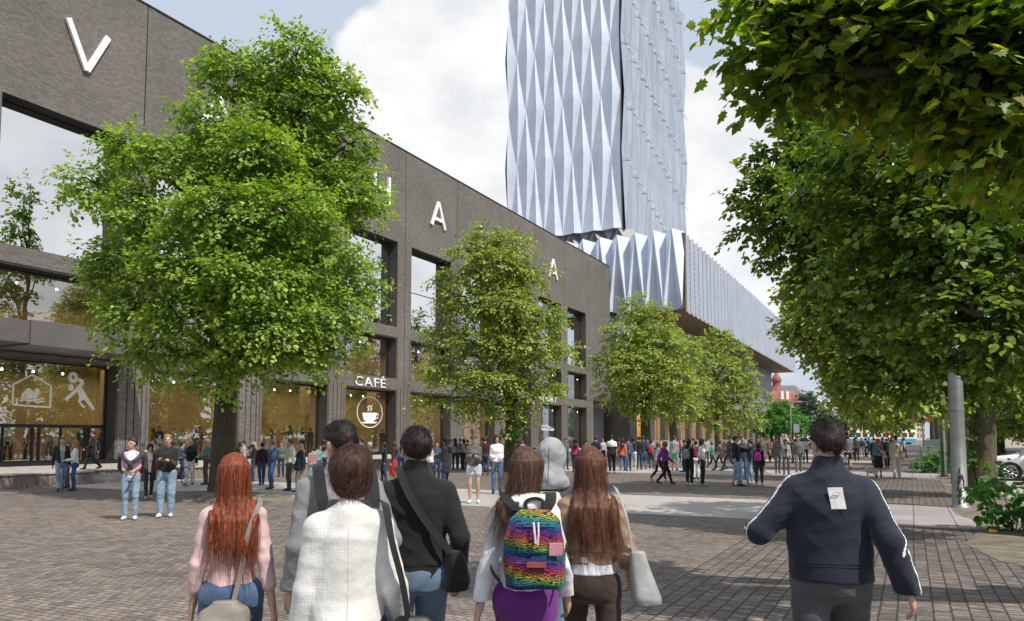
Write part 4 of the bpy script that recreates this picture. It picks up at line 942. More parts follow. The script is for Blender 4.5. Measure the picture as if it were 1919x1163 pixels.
# rooms behind the glass
WARM = plain('warm_plaster', (.42, .33, .21), .8, var=.3, vs=.35); WARMD = plain('room_floor', (.22, .19, .16), .6); UPW = plain('upper_room_wall', (.30, .27, .25), .8, var=.2, vs=.4)
r1 = LMB(); r1.box(FX - 9.2, FX - 9.0, J[0], 92.9, .4, 9.3); r1.build('interior_wall', WARM, hall)
r1 = LMB(); r1.box(FX - 9.2, FX - 9.0, J[0], 92.9, 9.31, TOP - .3); r1.build('interior_wall', UPW, hall)
r2 = LMB(); r2.box(FX - 8.99, FX - D - .01, J[0], 92.9, .3, .55); r2.box(FX - 8.99, FX - D - .01, J[0], 92.9, 5.5, 5.9); r2.box(FX - 8.99, FX - D - .01, J[0], 92.9, 9.35, 9.8); r2.box(FX - 8.99, FX - D - .01, J[0], 92.9, TOP - .5, TOP - .2); r2.build('floor_slab', WARMD, hall)
pc = LMB()
for i in range(1, len(J) - 1):
    for z0, z1 in ((.551, 5.499), (5.901, 9.349)): pc.box(FX - 4.4, FX - 3.9, J[i] + 1.2, J[i] + 1.75, z0, z1)
pc.build('interior_column', plain('column_plaster', (.55, .45, .3), .7), hall)
ew = LMB(); ew.box(FX - 9.0, FX - .05, J[0] - .2, J[0], 0, TOP); ew.build('end_wall', BRK, hall)
BULB = emis('lamp_glow', (1, .93, .8), 14)
proto = None
for i in range(1, 11):
    for k, (zl, n_) in enumerate(((4.75, 4), (8.75, 3))):
        for q in range(n_):
            y = J[i] + 1.1 + q * (5.6 / n_); x = FX - 2.0
            if proto is None:
                lb = MB(); lb.lathe((0, 0, 0), [(-.055, .02), (-.04, .045), (0, .055), (.04, .045), (.055, .02)], 8)
                proto = lb.build('pendant_lamp', [BULB], hall); proto.location = (x - OX, y - OY, zl)
            else:
                c = proto.copy(); COL.objects.link(c); c.location = (x - OX, y - OY, zl)
# lights of the rooms (lit in the photograph)
for (z, e, w_) in ((5.3, 1700, 8), (9.2, 1300, 6)):
    ld = bpy.data.lights.new('room_lamps', 'AREA'); ld.shape = 'RECTANGLE'; ld.size = 6; ld.size_y = 74; ld.energy = e; ld.color = (1, .78, .5)
    lo_ = bpy.data.objects.new('room_lamps', ld); COL.objects.link(lo_); lo_.location = (FX - 5.2, 55, z)
# canopy above the entrance
cn = LMB(); c1 = atx(57, 650, -31.3); cy0 = c1[1]
cn.box(-31.3 - 2.69, -31.3, cy0, 25.0, 5.42, 6.45); cn.build('canopy', STEELM, hall, bevel=.02)
cn = LMB(); cn.box(-31.35 - 2.6, -31.4, 10, cy0 - .002, 5.5, 6.4); cn.build('canopy', plain('canopy_side_dark', (.10, .095, .09), .6), hall)  # left part of the canopy in a darker colour
# dark base strip and stone plinth terrace
bs = LMB(); bs.box(FX, FX + .06, J[0], 86.5, .44, .66); bs.build('base_strip', BLACK, hall)
pl = MB(); steps_y = (18.6, 20.4)
pl.box(-34, -27, -5, steps_y[0], -.1, .43); pl.box(-34, -27, steps_y[1], 94, -.1, .43); pl.box(-34, -28.0, steps_y[0], steps_y[1], -.1, .43)
pw = tag(pl.build('terrace_plinth', [STONE]), 'low rubble stone plinth running along the foot of the hall', 'plinth')
pt = MB(); 
for (x0, x1, y0, y1) in ((-34, -26.95, -5, steps_y[0]), (-34, -26.95, steps_y[1], 94), (-34, -27.95, steps_y[0], steps_y[1])): pt.box(x0, x1, y0, y1, .431, .475)
pt.build('paved_top', PTOP, pw)
st = MB(); st.box(-28.0, -27.66, steps_y[0] + .01, steps_y[1] - .01, -.1, .29); st.box(-27.66, -27.3, steps_y[0] + .01, steps_y[1] - .01, -.1, .145); st.build('step', PTOP, pw)
# wall letters
def stroke_poly(pts, wd):
    """offset polyline -> list of quads (2-D)"""
    out = []
    for (a, b) in zip(pts[:-1], pts[1:]):
        a = np.array(a, float); b = np.array(b, float); d = (b - a) / (np.linalg.norm(b - a) + 1e-9); n_ = np.array([-d[1], d[0]]) * wd / 2
        out.append([a - n_, b - n_, b + n_, a + n_])
    return out
def extrude2d(mb, polys, x0, x1, oy, oz):
    for k, q in enumerate(polys):
        n = len(q); e = .0015 * k
        vs = [(x0 - e, p[0] + oy, p[1] + oz) for p in q] + [(x1 + e, p[0] + oy, p[1] + oz) for p in q]
        mb.add(vs, [tuple(range(n - 1, -1, -1)), tuple(range(n, 2 * n))] + [(i, (i + 1) % n, n + (i + 1) % n, n + i) for i in range(n)])
GL = {'V': [[(-1, 2.1), (0, .02)], [(1, 2.1), (0, .02)]], 'A': [[(-1, 0), (0, 2.1)], [(1, 0), (0, 2.1)], [(-.62, .62), (.62, .62)]], 'L': [[(-.6, 0), (-.6, 2.1)], [(-.47, .14), (.7, .14)]], 'H': [[(-.85, 0), (-.85, 2.1)], [(.85, 0), (.85, 2.1)], [(-.72, 1.05), (.72, 1.05)]]}
for i, ch in enumerate('VALHALLA'):
    yc = J[1 + i] + 4.5; mb = MB(); polys = []
    for s_ in GL[ch]: polys += stroke_poly(s_, .27)
    extrude2d(mb, polys, FX + .02, FX + .17, yc, 18.9)
    o = mb.build('wall_letter', WHITE_L)
    tag(o, f"large white letter {ch} fixed high on the brick hall, {['first from the left', 'second, behind the big linden crown', 'third, behind the big linden crown', 'half covered by linden twigs', 'clear between the two nearer trees', 'sixth, above the narrow tree top', 'seventh, right of the narrow tree', 'last before the hall corner'][i]}", 'letter', 'white letters on the hall')
def text_sign(txt, y0, y1, z0, z1, label):
    cu = bpy.data.curves.new('t', 'FONT'); cu.body = txt; cu.size = 1; cu.extrude = .04; cu.space_character = 1.15
    to = bpy.data.objects.new('t', cu); COL.objects.link(to); bpy.context.view_layer.update()
    me = bpy.data.meshes.new_from_object(to.evaluated_get(bpy.context.evaluated_depsgraph_get())); bpy.data.objects.remove(to)
    co = np.empty(len(me.vertices) * 3); me.vertices.foreach_get('co', co); co = co.reshape(-1, 3); mn, mx = co.min(0), co.max(0)
    out = np.stack([FX + .06 + co[:, 2] * 1.0, y0 + (co[:, 0] - mn[0]) / (mx[0] - mn[0]) * (y1 - y0), z0 + (co[:, 1] - mn[1]) / (mx[1] - mn[1]) * (z1 - z0)], 1)
    me.vertices.foreach_set('co', out.ravel()); me.materials.append(WHITE_L); me.update(); me.name = 'shop_sign'
    o = bpy.data.objects.new('shop_sign', me); COL.objects.link(o); return tag(o, label, 'sign')
a = atx(665, 722, FX + .06); b_ = atx(722, 722, FX + .06); text_sign('CAFÉ', a[1], b_[1], 5.3, 6.0 + .12, 'white CAFÉ lettering above the coffee cup window')
a = atx(1012, 750, FX + .06); b_ = atx(1043, 750, FX + .06); text_sign('SPORT', a[1], b_[1], 5.4, 6.02, 'white SPORT lettering above the sneaker window')
# window pictograms
PX = GX + .03
def pic(name, label, strokes, width, polys=(), circ=()):
    """strokes in image pixels projected on the glass plane"""
    to2 = lambda u, v: tuple(atx(u, v, PX)[1:3])
    P = []
    for s_ in strokes: P += stroke_poly([to2(*p) for p in s_], width)
    for q in polys: P.append([to2(*p) for p in q])
    for (u, v, r_, fill) in circ:
        c = to2(u, v); rr_ = abs(to2(u + r_, v)[0] - c[0]) if fill != 'e' else r_
        rz_ = abs(to2(u, v + r_ * 1.25)[1] - c[1]); pts = [(c[0] + rr_ * math.cos(t), c[1] + rz_ * math.sin(t)) for t in [2 * PI * k / 24 for k in range(25)]]
        if fill is True: P.append(pts[:-1])
        else: P += stroke_poly(pts, width)
    mb = MB()
    for k, q in enumerate(P):
        x = PX + .0012 * k; mb.add([(x, p[0], p[1]) for p in q], [tuple(range(len(q)))])
    return tag(mb.build(name, DECAL), label, 'pictogram', 'pale pictograms on the hall windows')
pic('pool_pictogram', 'swimmer inside a house outline on the entrance window', [[(24, 758), (25, 720), (61, 702), (96, 723), (94, 763), (24, 758)], [(38, 746), (46, 743), (54, 747), (62, 744), (70, 749), (78, 746), (83, 748)], [(38, 751), (46, 748), (54, 752), (62, 749), (70, 754), (78, 751), (83, 753)]], .075,
    [[(39, 740), (51, 727), (55, 729), (44, 743)], [(51, 727), (56, 727), (72, 744), (60, 746), (48, 744)]], [(69, 733, 5, True)])
pic('handball_pictogram', 'leaping handball player throwing a ball on the entrance window', [[(123, 749), (142, 732), (156, 716), (147, 710)], ], .16,
    [[(144, 730), (152, 722), (163, 742), (178, 765), (174, 769), (158, 748), (150, 752), (160, 762), (157, 765), (146, 752), (149, 745)], [(146, 711), (150, 708), (158, 720), (150, 727), (147, 724), (153, 718)]], [(133, 725, 5, True), (137, 707, 6.0, False)])
circ = [(693, 772, 23, False)]
pic('coffee_pictogram', 'steaming coffee cup in a circle on the café window', [[(705, 777), (709, 775), (708, 783), (703, 785)], [(689, 770), (692, 766), (689, 763), (693, 759)], [(694, 770), (697, 766), (694, 763), (698, 759)]], .055,
    [[(679, 773), (706, 773), (703, 786), (698, 790), (687, 790), (681, 785)], [(678, 790), (707, 790), (704, 793), (681, 793)]], circ)
pic('sneaker_pictogram', 'outlined sneaker on the sport shop window', [[(1015, 802), (1016, 796), (1020, 799), (1023, 795), (1028, 799), (1038, 803), (1038, 806), (1015, 805), (1015, 802)], [(1015, 803), (1026, 803), (1038, 805)], [(1023, 797), (1026, 800)], [(1026, 797), (1029, 801)]], .055)

# ------------------------------------------------------------------ folded buildings
def metal_mat(name, c, rough=.55, metal=.2, fs=2.2, dots=0):
    m, nt, b = new_mat(name); ob = coords(nt); s = N(nt, 'ShaderNodeSeparateXYZ'); nt.links.new(ob, s.inputs[0])
    n_ = noise(nt, ob, .35, 5); r = ramp(nt, [(.3, scalec(c, .9)), (.7, scalec(c, 1.08))]); nt.links.new(n_, r.inputs[0]); col = r.outputs[0]
    ln = mth(nt, 'LESS_THAN', mth(nt, 'FRACT', mth(nt, 'MULTIPLY', s.outputs[2], fs)), .12); col = mixc(nt, col, scalec(c, .82), mth(nt, 'MULTIPLY', ln, .55))
    f2 = ramp(nt, [(.35, (.92,) * 3), (.65, (1.06,) * 3)]); nt.links.new(noise(nt, ob, 3.3, 5, .7), f2.inputs[0]); col = mixc(nt, col, f2.outputs[0], 1., 'MULTIPLY')
    if dots:
        fx = mth(nt, 'FRACT', mth(nt, 'MULTIPLY', s.outputs[2], 1.3)); d1 = mth(nt, 'LESS_THAN', fx, .3)
        fy = mth(nt, 'FRACT', mth(nt, 'MULTIPLY', mth(nt, 'ADD', s.outputs[1], s.outputs[0]), 1.2)); d2 = mth(nt, 'LESS_THAN', fy, .45)
        nn = mth(nt, 'GREATER_THAN', noise(nt, ob, .16, 2), .52 - dots); k = mth(nt, 'MULTIPLY', mth(nt, 'MULTIPLY', d1, d2), nn); col = mixc(nt, col, (.95, .97, 1), mth(nt, 'MULTIPLY', k, .35))
    nt.links.new(col, b.inputs['Base Color']); b.inputs['Roughness'].default_value = rough; b.inputs['Metallic'].default_value = metal; return m
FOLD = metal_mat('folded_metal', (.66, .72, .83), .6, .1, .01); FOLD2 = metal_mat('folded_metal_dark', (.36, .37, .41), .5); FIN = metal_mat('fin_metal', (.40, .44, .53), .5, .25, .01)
FIN2 = metal_mat('fin_metal_far', (.33, .34, .39), .5, .3, .01)
def lattice(ox, oy, ax, out, cols, levels, amp, mi=0, flip=0):
    """triangular folds: ax/out unit vectors (2-D), cols positions, z levels"""
    vs = []; fs = []; n = len(cols)
    for k, z in enumerate(levels):
        for j, c in enumerate(cols):
            d = amp if (j + k + flip) % 2 == 0 else -amp * .2
            vs.append((ox + ax[0] * c + out[0] * d, oy + ax[1] * c + out[1] * d, z))
    for k in range(len(levels) - 1):
        for j in range(n - 1):
            a, b, c, d = k * n + j, k * n + j + 1, (k + 1) * n + j + 1, (k + 1) * n + j
            if (j + k + flip) % 2 == 0: fs += [(a, b, c), (a, c, d)]
            else: fs += [(a, b, d), (b, c, d)]
    return vs, fs
def diamonds(ox, oy, ax, out, w, nc, levels, amp, skew=.3, sub=7):
    """slender folded diamonds; every half diamond is a separate curved strip"""
    vs = []; fs = []
    for k in range(len(levels)):
        for j in range(nc + 1):
            if (j + k) % 2 == 0: continue
            zc = levels[k]; zlo = levels[k - 1] if k > 0 else zc; zhi = levels[k + 1] if k < len(levels) - 1 else zc
            for side in (-1, 1):
                if (j == 0 and side < 0) or (j == nc and side > 0): continue
                b = len(vs); rows = 0
                for (za, zb_) in ((zlo, zc), (zc, zhi)):
                    if za == zb_: continue
                    for q in range(sub + (1 if za == zlo and zb_ != zhi and zhi == zc or zb_ == zhi else 0)):
                        t = q / sub; hw = (t if za == zlo and zb_ == zc and zlo != zc and not (za == zc) else 1 - t) * w; z = za + (zb_ - za) * t
                        d = amp * (hw / w) ** .8; xr = j * w + (skew * hw if 0 < j < nc else 0); xe = j * w + side * hw
                        for n_, (x, dd) in enumerate(((xr, d), ((xr + xe) / 2, d * .42), (xe, 0))): vs.append((ox + ax[0] * x + out[0] * dd, oy + ax[1] * x + out[1] * dd, z))
                        rows += 1
                for r_ in range(rows - 1):
                    for n_ in (0, 1):
                        q = (b + r_ * 3 + n_, b + r_ * 3 + n_ + 1, b + r_ * 3 + 3 + n_ + 1, b + r_ * 3 + 3 + n_); fs.append(q if side > 0 else q[::-1])
    return vs, fs
def glassy_mat():
    m, nt, b = new_mat('tower_glazing'); ob = coords(nt); s = N(nt, 'ShaderNodeSeparateXYZ'); nt.links.new(ob, s.inputs[0])
    y, z = s.outputs[1], s.outputs[2]
    fl = mth(nt, 'LESS_THAN', mth(nt, 'FRACT', mth(nt, 'MULTIPLY', z, 1 / 3.6)), .09); mu = mth(nt, 'LESS_THAN', mth(nt, 'FRACT', mth(nt, 'MULTIPLY', y, 1 / 1.1)), .1)
    n_ = noise(nt, coords(nt, scale=(1, 1, .12)), .7, 3); r = ramp(nt, [(.3, (.30, .35, .44)), (.7, (.46, .50, .60))]); nt.links.new(n_, r.inputs[0])
    col = mixc(nt, r.outputs[0], (.36, .38, .44), mth(nt, 'MULTIPLY', fl, .7)); col = mixc(nt, col, (.74, .77, .83), mth(nt, 'MULTIPLY', mu, .22))
    nt.links.new(col, b.inputs['Base Color']); b.inputs['Roughness'].default_value = .22; b.inputs['Metallic'].default_value = .45; return m
tower = thing('folded_tower', 'tall pale blue tower with diamond folded metal facade', 'building', (-45, 122, 0))
s_off = (-45, 122, 0)
TX0, TX1, TY0, TY1 = -54.6, -36.1, 105.0, 141.0; lv = [31.9, 43.6, 52.3, 61.0, 69.7, 78.4, 82.0]
cols = [i * (TX1 - TX0) / 12 for i in range(13)]
vs, fs = diamonds(TX0, TY0, (1, 0), (0, -1), (TX1 - TX0) / 12, 12, lv, .52); mb = LMB(); mb.add(vs, fs); mb.build('front_facade', FOLD, tower, smooth=True)
vs, fs = lattice(TX0, TY0 + 36, (0, -1), (-1, 0), [i * 36 / 18 for i in range(19)], lv, .6, flip=1); mb = LMB(); mb.add(vs, fs); mb.build('left_facade', FOLD, tower)
mb = LMB(); vs, fs = lattice(TX1 + .15, TY0, (0, 1), (1, 0), [i * 36 / 16 for i in range(17)], lv, .42, flip=0); mb.add(vs, fs); mb.build('glazed_facade', glassy_mat(), tower)
WTR = plain('white_trim', (.86, .88, .92), .5, var=.03)   # white tips of the folds on the glazed side
for k in range(len(lv) - 1):
    tr = LMB(); pts = []
    for j in range(0, 16):
        y = TY0 + j * 36 / 16; z = lv[k] + (lv[k + 1] - lv[k]) * (1 - j / 16.) * .9
        pts += [(y, z), (y + 2.2, z), (y + 2.25, z - .5)]
    tr.tube([(TX1 + .56, a_, b_) for a_, b_ in pts], .07, 4); tr.build('facade_trim', WTR, tower)
mb = LMB(); mb.box(TX1 - .3, TX1 + .1, TY0 + .1, TY0 + .4, 32, 82); mb.build('corner_recess', plain('bronze_recess', (.16, .14, .125), .5, .2), tower)
mb = LMB(); mb.box(TX0 + 1, TX1 - 1, TY0 + 1, TY1 - 1, 0, 81.5); mb.build('core', FOLD2, tower)
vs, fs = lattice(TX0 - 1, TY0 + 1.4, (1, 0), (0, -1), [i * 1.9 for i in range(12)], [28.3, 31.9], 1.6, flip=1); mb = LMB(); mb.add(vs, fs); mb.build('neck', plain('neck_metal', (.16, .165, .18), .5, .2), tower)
vs, fs = lattice(TX1 - .6, TY0 + 1.4, (0, 1), (1, 0), [i * 2.2 for i in range(17)], [28.3, 31.95], .6, flip=1); mb = LMB(); mb.add(vs, fs); mb.build('neck', FOLD, tower)
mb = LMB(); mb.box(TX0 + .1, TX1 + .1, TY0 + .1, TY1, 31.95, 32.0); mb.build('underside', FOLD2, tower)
blk = thing('overhanging_block', 'long pleated metal block overhanging the street with a wooden soffit', 'building', (-30, 150, 0)); s_off = (-30, 150, 0)
SX, SY0, SY1, SZ0, SZ1 = -25.0, 97.0, 203.0, 18.0, 28.1
def pleat_front():
    vs = []; fs = []; n = 19; xs = [-47.0 + i * (SX + 47.0) / (n - 1) for i in range(n)]
    for z, k in ((SZ0, 0), (SZ1, 1)):
        for j, x in enumerate(xs): vs.append((x, SY0 - (1.5 if (j + k) % 2 == 0 else -.3), z + (0 if (j + k) % 2 else .25)))
    for j in range(n - 1):
        a, b, c, d = j, j + 1, n + j + 1, n + j
        fs += [(a, b, c), (a, c, d)] if j % 2 == 0 else [(a, b, d), (b, c, d)]
    return vs, fs
vs, fs = pleat_front(); mb = LMB(); mb.add(vs, fs); mb.build('front_facade', FOLD, blk)
mb = LMB(); vs, fs = lattice(-47, SY0 + .8, (1, 0), (0, -1), [i * 1.22 for i in range(13)], [9.0, SZ0], 1.4); mb.add(vs, fs); mb.build('lower_front', FOLD, blk)
mb = LMB(); n = 45; vs = []; fs = []; P2 = []
for j in range(n):
    y = SY0 + .2 + (SY1 - SY0) * j / n; P2 += [(SX - .2, y, 0), (SX - .2, y + 1.2, 0), (SX + .02, y + 2.25, 1), (SX - .2, y + 2.3, 0)]
P2.append((SX - .2, SY1, 0))
for (x, y, k) in P2: vs += [(x, y, SZ0 - .1 - .25 * k), (x, y, SZ1 - .2 + .25 * k)]
fs = [(2 * i, 2 * i + 2, 2 * i + 3, 2 * i + 1) for i in range(len(P2) - 1)]; mb.add(vs, fs); mb.m = [1 if i % 4 == 0 else 0 for i in range(len(fs))]; mb.build('side_facade', [FIN, metal_mat('pleat_shade_metal', (.11, .125, .17), .4, .2, .9, .03)], blk)  # flat facets in darker metal, pleat shade put into the colour
mb = LMB(); mb.box(-47, SX - .25, SY0 + .5, SY1, SZ0 + .1, SZ1 - .3); mb.build('core', FOLD2, blk)
def soffit_mat():
    m, nt, b = new_mat('wood_soffit'); ob = coords(nt); s = N(nt, 'ShaderNodeSeparateXYZ'); nt.links.new(ob, s.inputs[0])
    k = mth(nt, 'LESS_THAN', mth(nt, 'FRACT', mth(nt, 'MULTIPLY', s.outputs[1], 2.2)), .2); r = ramp(nt, [(.3, (.26, .17, .10)), (.7, (.38, .26, .16))]); nt.links.new(noise(nt, coords(nt, scale=(.3, 3, 1)), 1.5, 4), r.inputs[0])
    nt.links.new(mixc(nt, r.outputs[0], (.10, .065, .04), k), b.inputs['Base Color']); b.inputs['Roughness'].default_value = .6; return m
mb = LMB(); mb.box(-34.5, SX - .1, SY0 + .3, SY1, SZ0 - .15, SZ0 + .05); mb.build('soffit', soffit_mat(), blk)
mb = LMB(); mb.box(SX - .3, SX + .1, SY0 - .2, SY0 + .45, SZ0, SZ1 - .2); mb.build('corner_post', plain('bronze', (.14, .10, .07), .5, .3), blk)
lowb = LMB(); n = 80; P2 = []
for j in range(n): y = 97.5 + 102 * j / n; P2 += [(-30.5, y), (-30.1, y + .64)]
vs = []
for (x, y) in P2: vs += [(x, y, 7.2), (x, y, SZ0 - .15)]
lowb.add(vs, [(2 * i, 2 * i + 2, 2 * i + 3, 2 * i + 1) for i in range(len(P2) - 1)]); lowb.build('lower_wall', FIN2, blk)
mb = LMB(); mb.box(-46, -30.9, 199, 199.6, 7, SZ0); mb.box(-46, -30.6, 97.6, 199, 7.0, 7.3); mb.build('core', FOLD2, blk)
# ground floor: dark piers, timber posts, warm glazing
WOOD = plain('timber_post', (.42, .27, .14), .6, var=.2, vs=6); PIER = plain('dark_pier', (.085, .08, .08), .7, bs=20)
y = 98.5; k = 0
while y < 178:
    mb = LMB(); mb.box(-31.6, -30.2, y, y + 1.7, .1, 7.0); mb.build('pier', PIER, blk)
    for q in (2.6, 3.4, 4.6, 5.4): tp = LMB(); tp.box(-31.0, -30.65, y + q, y + q + .3, .1, 7.0); tp.build('timber_post', WOOD, blk)
    y += 6.6
mb = LMB(); mb.box(-36.0, -35.8, 98, 180, .2, 6.95); mb.build('interior_wall', plain('amber_wall', (.62, .42, .22), .7, var=.25, vs=.3), blk)
mb = LMB(); mb.quad((-31.3, 98, .3), (-31.3, 180, .3), (-31.3, 180, 6.9), (-31.3, 98, 6.9)); mb.build('glazing', glass_mat('far_glass', .1, (.9, .85, .75)), blk)
mb = LMB(); mb.box(-36, -30.2, 97.9, 181, -.05, .25); mb.build('floor_slab', WARMD, blk)
ld = bpy.data.lights.new('lobby_lamps', 'AREA'); ld.shape = 'RECTANGLE'; ld.size = 3; ld.size_y = 76; ld.energy = 4200; ld.color = (1, .7, .38)
lo_ = bpy.data.objects.new('lobby_lamps', ld); COL.objects.link(lo_); lo_.location = (-33.6, 139, 6.7)
dk = LMB(); dk.box(-34.2, -31.6, 94.2, 97.0, 0, 12.5); dk.build('dark_corner_wall', plain('charcoal_brick', (.03, .028, .028), .8, bs=12), blk)  # near-black wall box closing the gap beside the hall
# low concrete wall in front of the block
lw = MB(); lw.box(-26.8, -26.4, 86, 150, -.05, 1.25); lw.box(-26.85, -26.35, 86, 150, 1.25, 1.33)
tag(lw.build('concrete_wall', plain('cast_concrete', (.34, .33, .32), .8, vs=.5, bs=20)), 'low grey concrete wall behind the crowd under the overhang', 'wall')

# ------------------------------------------------------------------ distant houses
PINK = plain('red_roof', (.27, .095, .085), .7, var=.15, vs=.4, bs=6); CREAM = plain('cream_render', (.62, .56, .44), .8, vs=.2); ORNG = plain('apricot_render', (.62, .45, .29), .8, vs=.2); WHT = plain('white_render', (.72, .71, .66), .8, vs=.2)
WIN = plain('house_window', (.10, .11, .12), .25); TRIM = plain('pale_trim', (.72, .68, .6), .8); SLATE = plain('grey_roof', (.25, .26, .28), .7)
# red roofed corner house
D0 = 208.; pL = atd(1449, HOR, D0); pR = atd(1506, HOR, D0 + 4); ux = (pR - pL)[:2]; Lh = np.linalg.norm(ux); ang = math.atan2(ux[1], ux[0])
rh = thing('red_roof_house', 'apricot corner house with a red mansard roof and onion cupola', 'building', (pL[0], pL[1], 0), ang)
zv = lambda v, d=D0: CH + (HOR - v) * d / FPX
mb = MB(); mb.box(0, Lh, 0, 12, 0, zv(752)); mb.build('wall', ORNG, rh)
mb = MB(); z0, z1 = zv(752), zv(729); mb.box(-.3, Lh + .3, -.3, 12, z0 - .25, z0); a = .4; b2_ = 2.2
mb.loft([[(-.2, -.2, z0), (Lh + .2, -.2, z0), (Lh + .2, 12, z0), (-.2, 12, z0)], [(a, a, z0 + 2.2), (Lh - a, a, z0 + 2.2), (Lh - a, 11.5, z0 + 2.2), (a, 11.5, z0 + 2.2)], [(b2_, b2_, z1), (Lh - b2_, b2_, z1), (Lh - b2_, 10, z1), (b2_, 10, z1)]]); roof = mb.build('roof', PINK, rh)
mb = MB(); cx = Lh * .42; s_ = z1 - .5
mb.lathe((cx, 3.2, z0), [(0, 2.9), (2.2, 2.6), (3.6, 1.8), (4.4, 1.2), (5.0, 1.1), (5.6, 1.1), (5.8, 1.35), (6.5, 1.3), (7.2, .9), (7.9, .45), (8.5, .15), (10.4, .04)], 14); mb.build('cupola', PINK, roof, smooth=False)
for r_ in range(3):
    for c_ in range(4):
        x = 1.1 + c_ * (Lh - 2.2) / 3.4; z = zv(752) - 3.0 - r_ * 3.6; mb = MB(); mb.box(x - .65, x + .65, -.05, .1, z - 1.1, z + 1.1); w_ = mb.build('window', WIN, rh)
        mb = MB(); mb.box(x - .85, x + .85, -.16, -.05, z + 1.1, z + 1.4); mb.box(x - .8, x + .8, -.16, -.05, z - 1.3, z - 1.1); mb.box(x - .04, x + .04, -.09, -.055, z - 1.1, z + 1.1); mb.build('window_trim', TRIM, w_)
for x in (cx - .9, cx + .9):
    mb = MB(); mb.box(x - .5, x + .5, .0, 1.4, z0 + .6, z0 + 2.9); mb.build('dormer', TRIM, roof)
mb = MB(); mb.box(0, Lh * .3, -1, -.2, z0 - 4.9, z0 - 4.7); mb.box(0, Lh * .3, -1, -.95, z0 - 4.7, z0 - 3.8); mb.build('balcony', plain('balcony_rail', (.16, .15, .14), .6), rh)
def house(label, p0, p1, zt, nc, nr, mat_, roofm, rz=2.2, grp=None):
    ux = np.array(p1) - np.array(p0); L = np.linalg.norm(ux); t = thing('apartment_house', label, 'building', (p0[0], p0[1], 0), math.atan2(ux[1], ux[0]), grp)
    mb = MB(); mb.box(0, L, 0, 11, 0, zt); mb.box(-.2, L + .2, -.35, 0, zt - .5, zt); mb.box(0, L, -.15, 0, 4.0, 4.3); mb.build('wall', mat_, t)
    mb = MB(); mb.loft([[(-.1, -.2, zt), (L + .1, -.2, zt), (L + .1, 11, zt), (-.1, 11, zt)], [(.6, 1.6, zt + rz), (L - .6, 1.6, zt + rz), (L - .6, 9.5, zt + rz), (.6, 9.5, zt + rz)]]); rf = mb.build('roof', roofm, t)
    ch = MB(); ch.box(L * .3, L * .3 + .8, 3, 4, zt + rz, zt + rz + 1.3); ch.build('chimney', TRIM, rf)
    w0 = None
    for r_ in range(nr):
        for c_ in range(nc):
            x = L * (c_ + .5) / nc; z = 2.6 + (zt - 3.4) * r_ / max(nr - .35, 1)
            if w0 is None:
                mb = MB(); mb.box(-.55, .55, -.06, .1, -.95, .95); w0 = mb.build('window', WIN, t); mb = MB(); mb.box(-.7, .7, -.18, -.06, .95, 1.15); mb.box(-.72, .72, -.2, -.06, -1.1, -.95); mb.box(-.035, .035, -.1, -.065, -.95, .95); mb.box(-.55, .55, -.1, -.066, .25, .32); mb.build('window_trim', TRIM, w0); w_ = w0
            else: w_ = copy_tree(w0, t)
            w_.location = (x, 0, z)
    return t
HG = 'pale apartment houses at the street end'
def hp(u, d): p = atd(u, HOR, d); return (p[0], p[1])
house('white house with grey roof right of the red roofed one', (-31, 262), (-31, 335), 16.2, 22, 5, WHT, SLATE, grp=HG)
house('cream stepped house in the middle of the street end row', (-31, 336), (-31, 425), 15.5, 24, 5, CREAM, SLATE, grp=HG)
house('low white house behind the tram', hp(1574, 430), hp(1648, 440), zv(766, 435), 14, 5, WHT, SLATE, grp=HG)
house('cream house right of the tram under the avenue branches', hp(1650, 440), hp(1735, 446), zv(764, 443), 15, 5, CREAM, SLATE, grp=HG)
house('pale house seen between the avenue trunks beyond the car park', (8, 150), (30, 156), 13, 7, 4, CREAM, SLATE, grp=HG)
# ------------------------------------------------------------------ people
BLK = (.016, .016, .018); BRN = (.07, .035, .02); DBR = (.03, .018, .012); BLO = (.42, .29, .13); GRY = (.35, .34, .33); RED = (.38, .10, .03)
JEAN = (.07, .12, .22); DJ = (.025, .04, .09); LJ = (.20, .28, .38)
def face_yaw(x, y, a):
    """a: 0 = back to the camera, 90 = walking left, 180 = towards the camera"""
    return math.atan2(y, x) - PI / 2 + rad(a)
def sack(name, label, cat, loc, rz, rows, mat, h=.012, noise_=.003, straps=(), scale=1.0, sm=None, group=None, p=3.0):
    """rows: (z, cx, cy, half width, half depth) of a soft box"""
    t = thing(name, label, cat, tuple(loc), rz, group); t.scale = (scale,) * 3; A = np.array(rows)
    lo = (A[:, 1].min() - A[:, 3].max() - .07, A[:, 2].min() - A[:, 4].max() - .07, A[0, 0] - .07); hi = (A[:, 1].max() + A[:, 3].max() + .07, A[:, 2].max() + A[:, 4].max() + .07, A[-1, 0] + .07)
    g = Grid(lo, hi, h); g.column(rows, 0, p=p); g.disp(noise_, 16, 3); V, Q = g.mesh(); np_mesh('bag_body', lap(V, Q, 2), Q, mat, t)
    for s_ in straps:
        mb = MB(); pts = [np.array(q, float) for q in s_[0]]; wd, th = s_[1], .004; rings = []
        for i, q in enumerate(pts):
            d = pts[min(i + 1, len(pts) - 1)] - pts[max(i - 1, 0)]; d /= np.linalg.norm(d); o = q - np.array(s_[2] if len(s_) > 2 else (0, 0, q[2])); o = o - d * (o @ d); o /= np.linalg.norm(o) + 1e-9; sd_ = np.cross(d, o)
            rings.append([tuple(q + sd_ * wd), tuple(q + sd_ * wd + o * th), tuple(q - sd_ * wd + o * th), tuple(q - sd_ * wd)])
        mb.loft(rings); mb.build('strap', sm or mat, t, smooth=False)
    return t
